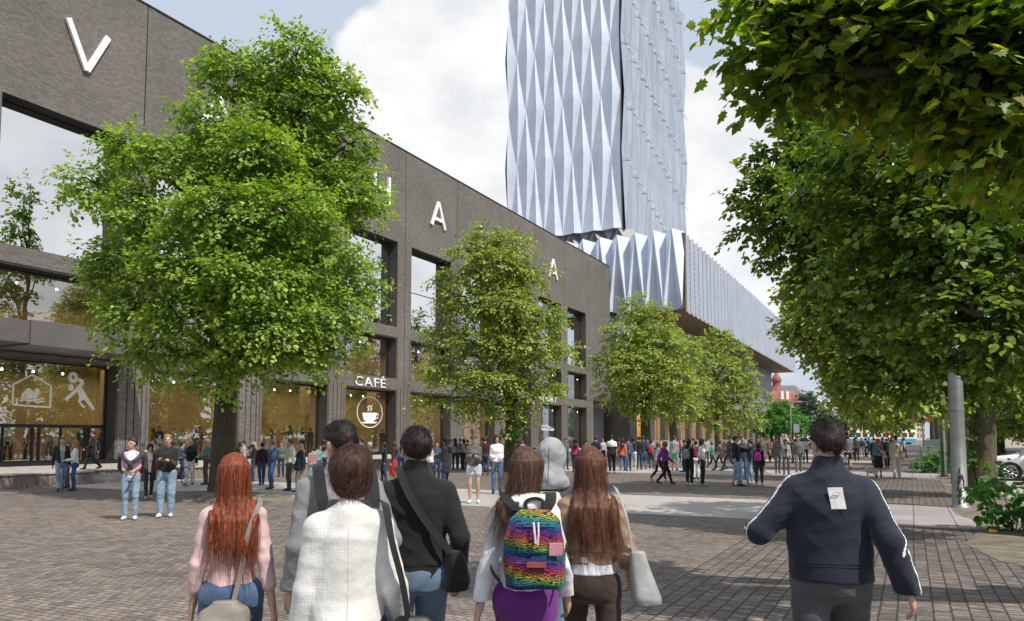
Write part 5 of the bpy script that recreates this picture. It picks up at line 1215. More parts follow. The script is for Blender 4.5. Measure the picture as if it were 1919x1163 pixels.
def spline(pts, n=6):
    pts = [np.array(p, float) for p in pts]; out = []
    P = [pts[0]] + pts + [pts[-1]]
    for i in range(1, len(P) - 2):
        for k in range(n):
            t = k / n; out.append(.5 * ((2 * P[i]) + (-P[i - 1] + P[i + 1]) * t + (2 * P[i - 1] - 5 * P[i] + 4 * P[i + 1] - P[i + 2]) * t * t + (-P[i - 1] + 3 * P[i] - 3 * P[i + 1] + P[i + 2]) * t ** 3))
    out.append(pts[-1]); return out
def near(u, d, a=0):
    p = atd(u, HOR, d); return (p[0], p[1], 0), face_yaw(p[0], p[1], a)
# --- foreground: redhead in pink
l1, y1 = near(441, 4.45, -4)
r1_, _ = person('woman seen from behind with long copper red hair and a pale pink top', l1, y1, 1.64, True, dict(c=(.62, .43, .43), sleeve=.78, hem=.875, off=.010, name='shirt', wr=1.2), dict(c=(.06, .10, .18), off=.010), ('long', (.20, .048, .018), .15),
       ((-.22, .03, .83), (.25, -.12, .80), (-.08, -.2, .11), (.09, .22, .09)), h=.0085, fingers=True, strands=1500, hair_len=.52, hair_side=.05, head=(-3, 4))
S1 = 1.64 / 1.75
sack('shoulder_bag', 'slouchy taupe shoulder bag on the back of the pink topped woman', 'bag', l1, y1, [(.52, -.05, -.2, .10, .05), (.60, -.05, -.21, .17, .085), (.74, -.04, -.21, .165, .075), (.84, -.03, -.2, .10, .04), (.88, -.02, -.2, .04, .02)],
     cloth((.23, .20, .175), 'leather'), .011, .007, [(spline([(.145, .02, 1.47), (.155, -.09, 1.44), (.10, -.165, 1.28), (.07, -.16, 1.1), (.03, -.21, .9), (-.0, -.24, .8)]), .016, (0, 0, 1.2))], S1)
# --- white blazer woman
l2, y2 = near(656, 3.45, 0)
r2, _ = person('woman with short brown hair in a white checked blazer', l2, y2, 1.665, True, dict(c=(.72, .72, .69), kind='check', c2=(.60, .60, .585), off=.024, sleeve=.97, hem=.70, name='blazer', flat=1, box=1.05, wr=.55, fr=12, pads=1, flare=.02), dict(c=(.03, .03, .035), kind='plain'), ('bob', (.055, .024, .016)),
       ((-.225, .05, .83), (.255, .08, .90), (-.09, .12, .08), (.09, -.1, .09)), h=.009, fingers=True, strands=1200, head=(8, -6), bulk=.98)
S2 = 1.665 / 1.75
sack('tote_bag', 'black leather tote bag hanging on the white blazer woman', 'bag', l2, y2, [(.66, .33, -.1, .14, .07), (.72, .33, -.1, .155, .08), (.95, .31, -.1, .115, .045), (1.0, .3, -.1, .08, .02)],
     cloth((.014, .014, .015), 'leather'), .011, .003, [(spline([(.15, .08, 1.50), (.165, -.06, 1.49), (.19, -.145, 1.34), (.24, -.15, 1.15), (.27, -.12, .98)]), .022, (0, 0, 1.2))], S2)
t = thing('folder', 'narrow red folder held low by the white blazer woman', 'folder', (l2[0], l2[1], 0), y2); mb = MB(); mb.box(-.215, -.165, -.22, -.205, .60, .80); mb.build('cover', plain('red_card', (.45, .04, .04), .5), t, bevel=.004); mb = MB(); mb.box(-.211, -.169, -.204, -.199, .605, .795); mb.build('paper', plain('paper', (.8, .8, .78), .8), t)
# --- grey hoodie man
l3, y3 = near(640, 4.35, 14)
person('tall dark haired man with glasses in a grey sweatshirt', l3, y3, 1.83, False, dict(c=(.235, .24, .25), kind='heather', off=.03, hem=.92, wr=1.3, collar=.04, name='sweatshirt'), dict(c=DJ, off=.02), ('short', (.018, .012, .011)),
       ((-.24, .06, .84), (.24, .05, .9), (-.09, .22, .08), (.09, -.2, .1)), h=.0095, fingers=True, strands=900, head=(18, -12))
S3 = 1.83 / 1.75
gl_, yy = l3, y3
sack('backpack', 'black backpack with wide straps on the grey sweatshirt man', 'backpack', l3, y3, [(.92, 0, -.2, .15, .07), (1.0, 0, -.22, .16, .10), (1.2, 0, -.22, .15, .09), (1.33, 0, -.2, .10, .05)],
     cloth((.02, .02, .022)), .012, .004, [(spline([(-.13, .04, 1.5), (-.14, -.08, 1.49), (-.14, -.17, 1.36), (-.13, -.2, 1.28)]), .03, (0, 0, 1.2)), (spline([(.13, .04, 1.5), (.14, -.08, 1.49), (.14, -.17, 1.36), (.13, -.2, 1.28)]), .03, (0, 0, 1.2))], S3)
# --- black sweater man
l4, y4 = near(781, 4.55, 8)
r4, _ = person('dark haired man in a black high neck sweater and blue jeans', l4, y4, 1.80, False, dict(c=(.013, .013, .015), off=.022, hem=.93, collar=.075, wr=1.1, name='sweater'), dict(c=(.10, .15, .22), off=.02), ('short', (.016, .011, .009)),
       ((-.25, .1, .86), (.26, .02, .88), (-.09, -.2, .11), (.1, .22, .09)), h=.0095, fingers=True, strands=900, head=(6, -4))
S4 = 1.80 / 1.75
sack('messenger_bag', 'small black messenger bag on the right hip of the black sweater man', 'bag', l4, y4, [(.83, .21, -.09, .065, .11), (.88, .22, -.09, .07, .12), (1.0, .21, -.09, .055, .11), (1.05, .2, -.09, .04, .09)],
     cloth((.018, .018, .02)), .011, .003, [(spline([(-.1, .08, 1.49), (-.11, -.05, 1.5), (-.06, -.15, 1.36), (.04, -.16, 1.2), (.17, -.15, 1.04)]), .021, (0, 0, 1.2))], S4)
# --- rainbow backpack girl
l5, y5 = near(985, 4.15, -6)
person('girl with long brown hair in a white hooded top and purple trousers', l5, y5, 1.65, True, dict(c=(.74, .75, .80), off=.016, hem=.99, wr=1.3, name='hooded_top', hood=1), dict(c=(.13, .022, .19), kind='plain', off=.006), ('long', (.085, .045, .028), .13),
       ((-.26, -.08, .84), (.22, .16, .90), (-.085, .16, .08), (.09, -.2, .1)), h=.0085, fingers=True, strands=1500, hair_len=.33, hair_side=-.09, blow=-.7, head=(10, 2))
S5 = 1.65 / 1.75
bp = thing('backpack', 'rainbow zebra print backpack with black straps and a front pocket', 'backpack', l5, y5 + .12); bp.scale = (S5, S5, S5 * .83); bp.location = (l5[0], l5[1], .265)
rb = cloth((.02, .02, .03), 'rainbow'); g = Grid((-.3, -.52, .8), (.36, 0, 1.5), .009)
g.column([(.9, .04, -.23, .15, .085), (1.0, .04, -.24, .165, .10), (1.2, .04, -.23, .16, .095), (1.33, .04, -.21, .135, .08), (1.39, .04, -.19, .08, .045)], .02, p=2.8); g.disp(.003, 16, 4); V, Q = g.mesh(); np_mesh('main_compartment', lap(V, Q, 2), Q, rb, bp)
for nm, (z0, z1, dep, wd) in (('front_pocket', (.93, 1.1, .06, .125)), ('upper_pocket', (1.13, 1.32, .035, .12))):
    g = Grid((-.2, -.48, z0 - .06), (.3, -.1, z1 + .06), .008); g.column([(z0, .05, -.31, wd, dep), (z1 - .02, .05, -.31 + .005, wd, dep), (z1, .05, -.29, wd * .85, dep * .6)], .01, p=3.2); g.disp(.002, 30, 9); V, Q = g.mesh(); o = np_mesh(nm, lap(V, Q, 2), Q, rb, bp)
    mb = MB(); mb.tube([(-.06, -.30 - dep, z1 - .012), (.0, -.315 - dep, z1 - .004), (.1, -.315 - dep, z1 - .004), (.16, -.30 - dep, z1 - .012)], .0035, 6); mb.build('zip', cloth((.02, .02, .02)), bp)
mb = MB(); mb.box(.0, .1, -.386, -.375, 1.055, 1.085); mb.build('label_patch', cloth((.25, .06, .05)), bp)
mb = MB(); mb.tube([(.035, -.365, 1.33), (.04, -.378, 1.26), (.045, -.374, 1.2)], .006, 6); mb.tube([(.06, -.365, 1.33), (.06, -.378, 1.25), (.055, -.374, 1.19)], .005, 6); mb.build('zip_pull', cloth((.75, .6, .72)), bp)
mb = MB(); mb.box(.115, .185, -.352, -.345, 1.12, 1.2); mb.build('key_tag', cloth((.6, .25, .32)), bp, bevel=.003)
for sx in (-1, 1):
    mb = MB(); pts = spline([(sx * .12 + .01, .07, 1.47), (sx * .13 + .01, -.05, 1.475), (sx * .11 + .02, -.14, 1.42), (sx * .07 + .03, -.17, 1.37)]); mb.loft([[tuple(q + np.array([-.03, 0, 0])), tuple(q + np.array([-.03, -.012, .012])), tuple(q + np.array([.03, -.012, .012])), tuple(q + np.array([.03, 0, 0]))] for q in pts]); mb.build('strap', cloth(BLK), bp)
    mb = MB(); pts = spline([(sx * .21 + .01, .0, 1.15), (sx * .2 + .01, -.11, 1.0), (sx * .17 + .03, -.19, .93)]); mb.loft([[tuple(q + np.array([0, 0, -.013])), tuple(q + np.array([sx * .006, 0, -.013])), tuple(q + np.array([sx * .006, 0, .013])), tuple(q + np.array([0, 0, .013]))] for q in pts]); mb.build('strap', cloth(BLK), bp)
mb = MB(); mb.tube(spline([(-.0, -.18, 1.38), (.0, -.17, 1.44), (.05, -.165, 1.46), (.09, -.17, 1.44), (.09, -.18, 1.38)]), .011, 8); mb.build('handle', cloth(BLK), bp)
# --- hooded one behind
l6, y6 = near(1031, 5.9, -5)
r6, _ = person('person with a pale grey hood up between the two long haired girls', l6, y6, 1.685, False, dict(c=(.09, .09, .10), off=.035, hem=.9, name='vest'), dict(c=(.12, .17, .23), off=.02), ('hood', (.30, .31, .33)), 'stroll2', h=.012, head=(22, -6))
sack('backpack', 'whitish backpack on the person with the grey hood', 'backpack', l6, y6, [(.95, 0, -.2, .14, .07), (1.0, 0, -.22, .155, .10), (1.25, 0, -.22, .145, .09), (1.38, 0, -.19, .09, .05)], cloth((.5, .46, .43)), .014, .003, [(spline([(-.1, .0, 1.5), (-.12, -.12, 1.46), (-.1, -.18, 1.36)]), .025, (0, 0, 1.2))], .96)
# --- tan jacket woman
l7, y7 = near(1106, 4.6, 4)
r7, _ = person('woman with long chestnut hair in a short tan leather jacket', l7, y7, 1.68, True, dict(c=(.33, .205, .135), kind='leather', off=.022, hem=1.06, arm=.9, wr=1.6, fr=30, name='jacket', under=dict(hem=.965, c=(.72, .73, .77), g=.004)), dict(c=(.045, .030, .024), kind='plain', off=.004), ('long', (.115, .045, .025), .14),
       ((-.24, .14, .92), (.25, .14, .92), (-.07, .18, .08), (.10, -.34, .17)), h=.0085, fingers=True, strands=1500, hair_len=.47, hair_side=.01, head=(-6, 3))
sack('shoulder_bag', 'soft grey shoulder bag swinging beside the tan jacket woman', 'bag', l7, y7, [(.80, .33, -.10, .08, .09), (.84, .32, -.1, .088, .10), (.98, .29, -.11, .07, .07), (1.12, .265, -.12, .05, .035)],
     cloth((.33, .34, .34), 'leather'), .010, .003, [(spline([(.13, .06, 1.48), (.15, -.07, 1.475), (.2, -.14, 1.32), (.235, -.13, 1.12)]), .014, (0, 0, 1.2))], 1.68 / 1.75)
# --- navy jacket man
l8, y8 = near(1549, 4.3, 6)
r8, i8 = person('man with swept dark hair in a navy track jacket with white sleeve stripes', l8, y8, 1.835, False, dict(c=(.018, .021, .038), off=.036, hem=.93, collar=.06, wr=1.0, fr=15, stripe=1, name='track_jacket', box=1.05, under=dict(hem=.915, c=(.28, .01, .03), g=.02)), dict(c=(.075, .072, .08), kind='plain', off=.026, flare=.02), ('short', (.022, .014, .012)),
       ((-.37, .22, 1.12), (.35, -.08, .88), (-.1, -.3, .16), (.09, .28, .09)), h=.009, fingers=True, strands=1200, head=(28, -3), bulk=1.03)
_jk = [o for o in r8.children if o.name.startswith('track_jacket')][0]; _co = np.empty(len(_jk.data.vertices) * 3); _jk.data.vertices.foreach_get('co', _co); _co = _co.reshape(-1, 3)
_m = (np.abs(_co[:, 0] - .02) < .05) & (np.abs(_co[:, 2] - 1.33) < .07); mb = MB(); zc = 1.33; yb = _co[_m, 1].min() + .006
mb.add([(-.02, yb, zc + .055), (.05, yb - .002, zc + .058), (.066, yb - .008, zc - .05), (-.004, yb - .006, zc - .052)], [(0, 1, 2, 3)])
mb.build('white_patch', cloth((.8, .78, .78)), r8)
mb = MB(); mb.tube([(.02 + .018 * math.cos(t), yb - .009, zc + .025 + .007 * math.sin(t)) for t in [2 * PI * k / 12 for k in range(13)]], .0016, 4); mb.build('patch_print', cloth((.5, .42, .45)), r8)

def seam(owner, part, lines, r_=.0022, nm='seam', m_=None):
    o = [c for c in owner.children if c.name.startswith(part)][0]; co = np.empty(len(o.data.vertices) * 3); o.data.vertices.foreach_get('co', co); co = co.reshape(-1, 3)
    for ln in lines:
        pts = []
        for x, z in ln:
            d = (co[:, 0] - x) ** 2 + (co[:, 2] - z) ** 2; m = d < .012 ** 2
            if m.any(): pts.append((x, co[m, 1].min() + .0004, z))
        if len(pts) > 1: mb = MB(); mb.tube(pts, r_, 5); mb.build(nm, m_, owner)
zz = lambda x, a, b, n=24, dx=0.: [(x + dx * math.sin(PI * i / n), a + (b - a) * i / n) for i in range(n + 1)]
seam(r2, 'blazer', [zz(0, 1.40, .74)], .0016, m_=cloth((.60, .60, .58)))
seam(r4, 'sweater', [[(x * .02, .965) for x in range(-7, 8)]], .0016, 'hem_rib', cloth((.006, .006, .006)))
seam(r7, 'jacket', [[(x * .02, 1.105) for x in range(-6, 7)], zz(-.075, 1.3, 1.1), zz(.075, 1.3, 1.1)], .0022, m_=cloth((.16, .09, .055)))
seam(r8, 'track_jacket', [[(x * .02, .985) for x in range(-8, 9)], [(x * .02, 1.0) for x in range(-8, 9)]], .0018, m_=cloth((.008, .009, .016)))
seam(r6, 'hood', [[(.0, 1.70 - i * .02) for i in range(14)]], .003, m_=cloth((.12, .125, .135)))
seam(r1_, 'shirt', [zz(.075, 1.3, .95, dx=-.01)], .0012, m_=cloth((.45, .3, .3)))
# --- everybody farther off
def sh(c, **k): return dict(c=c, kind='plain', **k)
def jk(c, **k): d = dict(c=c, kind='plain', off=.03, hem=.9, name='jacket'); d.update(k); return d
def tr(c, **k): return dict(c=c, kind='plain', **k)
PG = 'people crossing the plaza'
def crowd(u, vf, vh, a, label, fem, top, bot, hair, pose='stand', z=0., **k):
    p = atz(u, vf, z); dd = depth(p); Hh = dd * (vf - vh) / FPX; Hh = min(max(Hh, 1.25 if k.pop('child', 0) else 1.52), 1.95)
    hv = .0135 if dd < 21 else (.018 if dd < 32 else (.024 if dd < 60 else .034))
    r_, inf = person(label, tuple(p), face_yaw(p[0], p[1], a), Hh, fem, top, bot, hair, pose, h=hv, group=PG, **k); return p, face_yaw(p[0], p[1], a), Hh
def pack(P, label, c, kind='plain', w_=.11, nm='backpack'):
    (p, yaw, H) = P; sack(nm, label, 'backpack', tuple(p), yaw, [(1.0, 0, -.2, w_ * 1.15, .06), (1.06, 0, -.21, w_ * 1.3, .085), (1.25, 0, -.21, w_ * 1.25, .075), (1.39, 0, -.18, w_ * .75, .04)], cloth(c, kind), .018, .003, [(spline([(-.12, .05, 1.5), (-.13, -.1, 1.47), (-.1, -.17, 1.38)]), .022, (0, 0, 1.2)), (spline([(.12, .05, 1.5), (.13, -.1, 1.47), (.1, -.17, 1.38)]), .022, (0, 0, 1.2))], H / 1.75)
def satchel(P, label, c, side=1, nm='handbag', cat='bag', z=.9, dy=0, big=1.):
    (p, yaw, H) = P; s_ = side; sack(nm, label, cat, tuple(p), yaw, [(z - .11 * big, s_ * .24, dy, .045 * big, .12 * big), (z - .06 * big, s_ * .245, dy, .055 * big, .13 * big), (z + .09 * big, s_ * .225, dy, .035 * big, .11 * big)], cloth(c, 'leather'), .016, .002, [(spline([(-s_ * .1, .02, 1.5), (0, -.13, 1.38), (s_ * .14, -.16, 1.15), (s_ * .23, dy - .1, z + .08)]), .014, (0, 0, 1.2))], H / 1.75)

crowd(113, 919, 819, 190, 'man in a black open jacket over a grey tee near the terrace steps', False, jk((.02, .022, .025), open=(.33, .35, .4)), dict(c=LJ), ('buzz', (.12, .08, .05)), 'stroll')
crowd(138, 919, 826, 95, 'blonde woman in a white top and blue jeans near the terrace steps', True, sh((.75, .74, .72)), dict(c=(.03, .07, .2), off=.006), ('long', (.30, .17, .08), .1), 'hold', hair_len=.3)
crowd(126, 914, 829, 100, 'person in rust brown standing behind the couple by the steps', False, sh((.35, .15, .08)), tr((.13, .07, .05)), ('short', DBR), 'stand2')
P = crowd(172, 880, 815, 80, 'man in a black suit walking on the terrace with a briefcase', False, jk((.012, .012, .014), hem=.82, name='suit_jacket'), tr((.012, .012, .014)), ('short', DBR), 'walk', z=.475)
t = thing('briefcase', 'dark briefcase carried by the man in the black suit', 'briefcase', tuple(P[0]), P[1]); mb = MB(); mb.box(.26, .32, -.12, .26, .42, .68); mb.build('case', cloth((.05, .04, .03), 'leather'), t, bevel=.015); mb = MB(); mb.tube([(.29, .0, .68), (.29, .02, .73), (.29, .12, .73), (.29, .14, .68)], .01, 6); mb.build('handle', cloth(BLK), t)
r_ = crowd(243, 973, 821, 172, 'girl with a bun and a dark sweater knotted over her pink top', True, sh((.62, .38, .47), sleeve=.45, hem=.9, open=(.75, .70, .74)), dict(c=LJ, off=.008), ('bun', (.045, .02, .014)), 'hold', shoes=(.7, .72, .75), head=(-40, 0))
p, yw, H = r_; t = thing('knotted_sweater', 'charcoal sweater knotted round the shoulders of the girl in pink', 'sweater', tuple(p), yw); t.scale = (H / 1.75,) * 3
g = Grid((-.4, -.35, .85), (.4, .35, 1.6), .014); g.chain([(0, -.12, 1.45), (-.17, -.06, 1.44), (-.2, .08, 1.36), (-.08, .17, 1.26), (0, .18, 1.2), (.05, .17, 1.05)], [.05, .055, .05, .04, .045, .025]); g.chain([(0, -.12, 1.45), (.17, -.06, 1.44), (.2, .08, 1.36), (.08, .17, 1.26), (0, .18, 1.2), (-.05, .17, 1.05)], [.05, .055, .05, .04, .045, .025]); g.chain([(-.16, -.13, 1.4), (0, -.17, 1.25), (.16, -.13, 1.4)], [.05, .05, .05]); g.chain([(-.24, -.06, 1.4), (-.25, -.1, 1.1)], [.05, .04]); g.chain([(.24, -.06, 1.4), (.25, -.1, 1.1)], [.05, .04]); g.disp(.004, 25, 2)
V, Q = g.mesh(); np_mesh('wool', lap(V, Q, 1), Q, cloth((.04, .045, .055)), t)
crowd(310, 968, 814, 170, 'fair haired man in a black zip hooded jacket and washed jeans', False, jk((.02, .02, .022), off=.03, hem=.95, hood=1, name='hooded_jacket', wr=1.6), dict(c=LJ, off=.022), ('buzz', (.28, .19, .1)), 'phone', shoes=(.75, .76, .8), head=(10, 0))
crowd(278, 934, 845, 185, 'dark haired woman in an open red plaid shirt', True, dict(c=(.20, .025, .03), kind='plaid', c2=(.02, .02, .03), off=.025, hem=.85, open=(.6, .58, .55), name='shirt'), tr((.03, .035, .04), off=.006), ('bob', BLK), 'stroll', shoes=(.4, .38, .35))
crowd(266, 902, 832, 200, 'small boy in a pale shirt behind the girl with the bun', False, sh((.5, .5, .5)), tr((.1, .1, .12)), ('short', BRN), 'stand', child=1)
crowd(355, 908, 824, 175, 'woman in a black jacket and white trousers beside the bicycle', True, jk((.02, .02, .022), off=.03), tr((.72, .70, .68), off=.02, flare=.03), ('bob', (.5, .42, .3)), 'reach')
crowd(386, 908, 822, 95, 'old man in a green pullover and brown trousers with a white cap', False, sh((.09, .20, .14), off=.03, hem=.94), tr((.09, .065, .045), off=.025), ('cap', (.7, .7, .68)), 'hold')
crowd(408, 899, 830, 170, 'woman in dark red behind the linden trunk', True, sh((.16, .03, .03)), tr(BLK), ('long', BRN), 'stand')
crowd(475, 902, 830, 85, 'blonde woman in a black coat holding up a camera', True, jk((.02, .02, .022), hem=.8, name='coat'), dict(c=DJ), ('long', BLO, .11), 'camera', hair_len=.3)
crowd(490, 909, 837, 10, 'person in a dark red and black jacket left of the blue jacket man', False, jk((.03, .015, .018)), dict(c=DJ), ('short', BLK), 'stroll')
crowd(509, 916, 826, 75, 'bald man in a blue zip jacket and blue jeans standing on the pale band', False, jk((.055, .09, .20), hood=1), dict(c=(.05, .10, .22), off=.02), ('buzz', (.25, .18, .14)), 'pockets')
crowd(543, 919, 823, 80, 'stout man in a cream jacket and grey trousers', False, jk((.62, .60, .52), off=.035), tr((.06, .065, .06), off=.03), ('buzz', (.08, .05, .035)), 'phone', bulk=1.12)
P = crowd(562, 922, 831, 60, 'blonde woman in a short navy coat and patterned tights', True, jk((.02, .025, .05), hem=.78, name='coat'), tr((.30, .25, .21), off=.002), ('long', (.5, .36, .2), .11), 'stand2', hair_len=.22)
satchel(P, 'black handbag on the arm of the blonde woman in navy', BLK, -1)
crowd(585, 902, 838, 20, 'child in a red tartan shirt and pale jeans', False, dict(c=(.30, .03, .04), kind='plaid', c2=(.5, .5, .5), off=.025, hem=.85), dict(c=(.18, .28, .32)), ('short', BLK), 'stand', child=1)
crowd(594, 898, 835, 10, 'boy in a teal shirt half hidden by the tartan child', False, sh((.14, .36, .38)), dict(c=DJ), ('short', DBR), 'stand', child=1)
crowd(676, 898, 822, 80, 'man in a royal blue anorak by the café window', False, jk((.03, .07, .22)), dict(c=DJ), ('short', DBR), 'stand')
crowd(665, 896, 828, 60, 'woman with dark hair left of the royal blue anorak', True, sh((.1, .06, .05)), dict(c=DJ), ('bob', DBR), 'stand')
crowd(692, 903, 831, 100, 'grey haired woman in a shiny brown leather jacket', True, jk((.09, .055, .045), off=.035) | dict(kind='leather'), tr((.05, .05, .05)), ('bob', (.42, .40, .37)), 'phone')
crowd(720, 901, 832, 100, 'woman in a black cardigan reaching toward the red dressed one', True, jk((.02, .02, .022)), dict(c=DJ), ('long', DBR), 'reach')
crowd(738, 905, 828, 70, 'woman with a long red skirt behind the black sweater man', True, sh((.03, .02, .02)), dict(name='skirt', hem=.35, c=(.4, .03, .03), kind='plain'), ('long', (.06, .03, .02)), 'stand')
crowd(774, 900, 828, 20, 'fair haired person peeping over the black sweater shoulder', True, sh((.05, .05, .06)), dict(c=DJ), ('bob', (.55, .36, .12)), 'stand')
crowd(806, 912, 831, 80, 'woman with dyed red hair in a white crochet shawl', True, sh((.72, .66, .64), off=.04, hem=.98, name='shawl'), dict(c=DJ), ('bob', (.45, .02, .02)), 'hold')
crowd(818, 904, 828, 190, 'bearded man beside the red haired woman with the shawl', False, sh((.05, .07, .1)), dict(c=DJ), ('short', DBR), 'stand')
crowd(836, 930, 818, 60, 'woman with long black hair in a long dark coat and tall boots', True, jk((.022, .022, .024), hem=.72, name='coat', off=.03), dict(c=DJ, off=.004), ('long', (.018, .012, .012), .1), 'phone', boot=.25, shoes=(.1, .06, .035), hair_len=.4)
crowd(888, 942, 815, 178, 'girl in a grey sweatshirt and denim shorts looking down at her phone', True, sh((.12, .11, .105), off=.03, hem=.95), dict(c=(.45, .5, .54), hem=.76, off=.02, name='shorts'), ('bun', (.12, .06, .035)), 'phone', shoes=(.75, .75, .75), head=(0, -22))
p = crowd(931, 925, 815, 183, 'long haired woman with sunglasses in a loose white top', True, sh((.78, .76, .76), off=.03, hem=.95), dict(c=(.08, .13, .22)), ('long', (.045, .02, .015), .1), 'hold', hair_len=.35)
satchel(p, 'mauve shoulder bag crossing the loose white top', (.28, .16, .24), 1)
for i, (u, vf, vh, a, fem, c, b, hr, ps, lb) in enumerate([
    (853, 880, 821, 10, 1, (.35, .35, .37), DJ, DBR, 'stand', 'woman in pale grey in the queue by the hall windows'),
    (862, 879, 822, 170, 0, (.05, .16, .2), DJ, BRN, 'stand', 'man in petrol blue in the queue by the hall windows'),
    (869, 880, 823, 90, 1, (.6, .3, .22), BLK, BRN, 'hold', 'woman in coral in the queue by the hall windows'),
    (876, 878, 824, 0, 0, (.1, .3, .18), DJ, DBR, 'stand', 'boy in green in the queue by the hall windows'),
    (846, 878, 823, 200, 0, (.5, .48, .45), DJ, BLK, 'phone', 'man in beige left end of the window queue'),
    (909, 890, 820, 350, 0, (.07, .015, .02), DJ, BRN, 'stand', 'person in burgundy between the shorts girl and the white top'),
    (962, 873, 823, 0, 0, (.05, .06, .07), BLK, DBR, 'hold', 'person in slate standing right of the narrow tree trunk'),
    (971, 873, 824, 90, 1, (.02, .02, .02), BLK, DBR, 'stand', 'woman in black right of the narrow tree trunk'),
    (979, 873, 824, 180, 1, (.5, .22, .26), DJ, BRN, 'stand', 'woman in faded pink by the hall window'),
    (1007, 889, 856, 0, 0, (.1, .11, .07), (.1, .1, .07), BLO, 'stand', 'tiny child in khaki behind the hooded person')]):
    crowd(u, vf, vh, a, lb, bool(fem), sh(c), dict(c=b), ('long' if fem else 'short', hr), ps, child=1 if vf - vh < 50 else 0)
crowd(1078, 884, 822, 5, 'black haired woman in magenta at the corner of the hall', True, sh((.35, .03, .13)), dict(c=DJ), ('long', BLK), 'stand')
crowd(1099, 884, 823, 20, 'boy in dark grey left of the navy tee', False, sh((.06, .06, .065)), dict(c=DJ), ('short', BRN), 'stand')
crowd(1117, 888, 817, 355, 'tall young man in a navy tee and jeans', False, sh((.018, .025, .05), sleeve=.45), dict(c=JEAN), ('short', BRN), 'stroll', shoes=(.7, .7, .7))
crowd(1147, 887, 815, 0, 'man with a white and black colour blocked tee', False, dict(c=(.03, .03, .035), kind='half', c2=(.75, .75, .75), sleeve=.45, off=.02), tr(BLK, off=.025), ('short', DBR), 'stroll', shoes=(.4, .4, .4))
crowd(1167, 887, 821, 355, 'woman in a bright orange top and blue jeans', True, sh((.75, .13, .02), sleeve=0), dict(c=(.07, .13, .24)), ('long', (.07, .03, .02)), 'stroll', shoes=(.7, .7, .7))
crowd(1178, 882, 820, 10, 'man in a dusty blue shirt behind the orange top', False, sh((.08, .11, .18)), dict(c=DJ), ('short', DBR), 'stand')
crowd(1187, 881, 819, 0, 'woman in a dark shirt and very pale jeans', True, sh((.03, .035, .045)), dict(c=(.4, .43, .46)), ('long', DBR), 'hold', shoes=(.6, .6, .6))
crowd(1198, 880, 818, 350, 'man in a charcoal coat between pale jeans and navy jacket', False, jk((.025, .025, .025)), dict(c=DJ), ('short', BLK), 'stand')
crowd(1206, 879, 817, 0, 'man in a navy jacket left of the red backpack', False, jk((.03, .045, .09)), dict(c=JEAN), ('short', BRN), 'pockets')
P = crowd(1221, 879, 825, 350, 'boy in blue denim wearing a red backpack', False, sh((.10, .2, .3)), tr((.07, .07, .075)), ('short', BLK), 'stand', child=1); pack(P, 'red backpack on the boy in blue denim', (.55, .02, .02), w_=.10)
crowd(1234, 903, 827, 295, 'woman in a pale lilac jacket and black leggings walking right', True, jk((.5, .48, .54), off=.025, hem=.95), tr(BLK, off=.002), ('long', (.22, .12, .06)), 'walk', shoes=(.7, .7, .7), hair_len=.25)
crowd(1247, 908, 826, 290, 'woman in a purple jacket and black trousers walking right', True, jk((.17, .025, .22), off=.03, hem=.95), tr(BLK, off=.01), ('long', (.2, .11, .055), .11), 'walk2', hair_len=.3)
crowd(1264, 881, 817, 350, 'man in a grey checked shirt and mint shorts', False, dict(c=(.28, .29, .31), kind='plaid', c2=(.5, .5, .52), off=.02), dict(c=(.25, .5, .36), hem=.55, off=.02, kind='plain', name='shorts'), ('short', BRN), 'stand')
P = crowd(1292, 909, 823, 330, 'dark haired woman in black with side striped trousers', True, sh((.02, .02, .022), off=.03), tr((.02, .02, .022), off=.015), ('long', (.03, .018, .015), .12), 'hold', shoes=(.6, .62, .5), hair_len=.25); pack(P, 'grey backpack on the dark haired woman in black', (.22, .24, .27))
crowd(1305, 898, 826, 20, 'person in white trousers behind the woman in black', True, sh((.25, .04, .08)), tr((.7, .69, .68)), ('short', DBR), 'stand')
crowd(1316, 910, 822, 250, 'woman in a white tee and black trousers', True, sh((.75, .74, .74), sleeve=.45, off=.018), tr(BLK, off=.012), ('long', (.10, .05, .03)), 'reachl', shoes=(.25, .35, .12))
crowd(1283, 884, 824, 100, 'man in grey between checked shirt and black backpack', False, jk((.09, .09, .10)), dict(c=DJ), ('short', BRN), 'stand')
crowd(1335, 880, 827, 270, 'woman in a mint green cardigan and grey trousers', True, sh((.10, .36, .22), off=.025), tr((.08, .085, .09)), ('bob', (.2, .1, .05)), 'walk', shoes=(.6, .6, .6))
crowd(1350, 881, 823, 80, 'woman in a long beige knit striding left', True, sh((.28, .23, .2), off=.03, hem=.75), tr((.05, .045, .045), off=.004), ('long', (.12, .06, .04)), 'walk2')
crowd(1367, 882, 815, 100, 'man in a brown jacket striding left with open legs', False, jk((.10, .085, .075)), tr((.10, .095, .09)), ('short', BRN), 'walk')
crowd(1361, 868, 818, 0, 'grey clad person behind the striding man', False, sh((.2, .19, .18)), tr((.15, .14, .14)), ('short', BRN), 'stand')
crowd(1380, 910, 817, 280, 'man in a black hooded sweater and light jeans', False, sh((.014, .014, .016), off=.03, hood=1), dict(c=LJ, off=.02), ('short', DBR), 'reachl')
crowd(1393, 900, 818, 190, 'man in a dark green jacket behind the black hooded one', False, jk((.05, .055, .045)), dict(c=JEAN), ('short', BRN), 'stand')
crowd(1407, 905, 824, 90, 'young man in dark blue stretching out his arm', False, jk((.03, .045, .09), off=.025), dict(c=LJ, off=.015), ('short', BLK), 'reach', shoes=(.55, .55, .6))
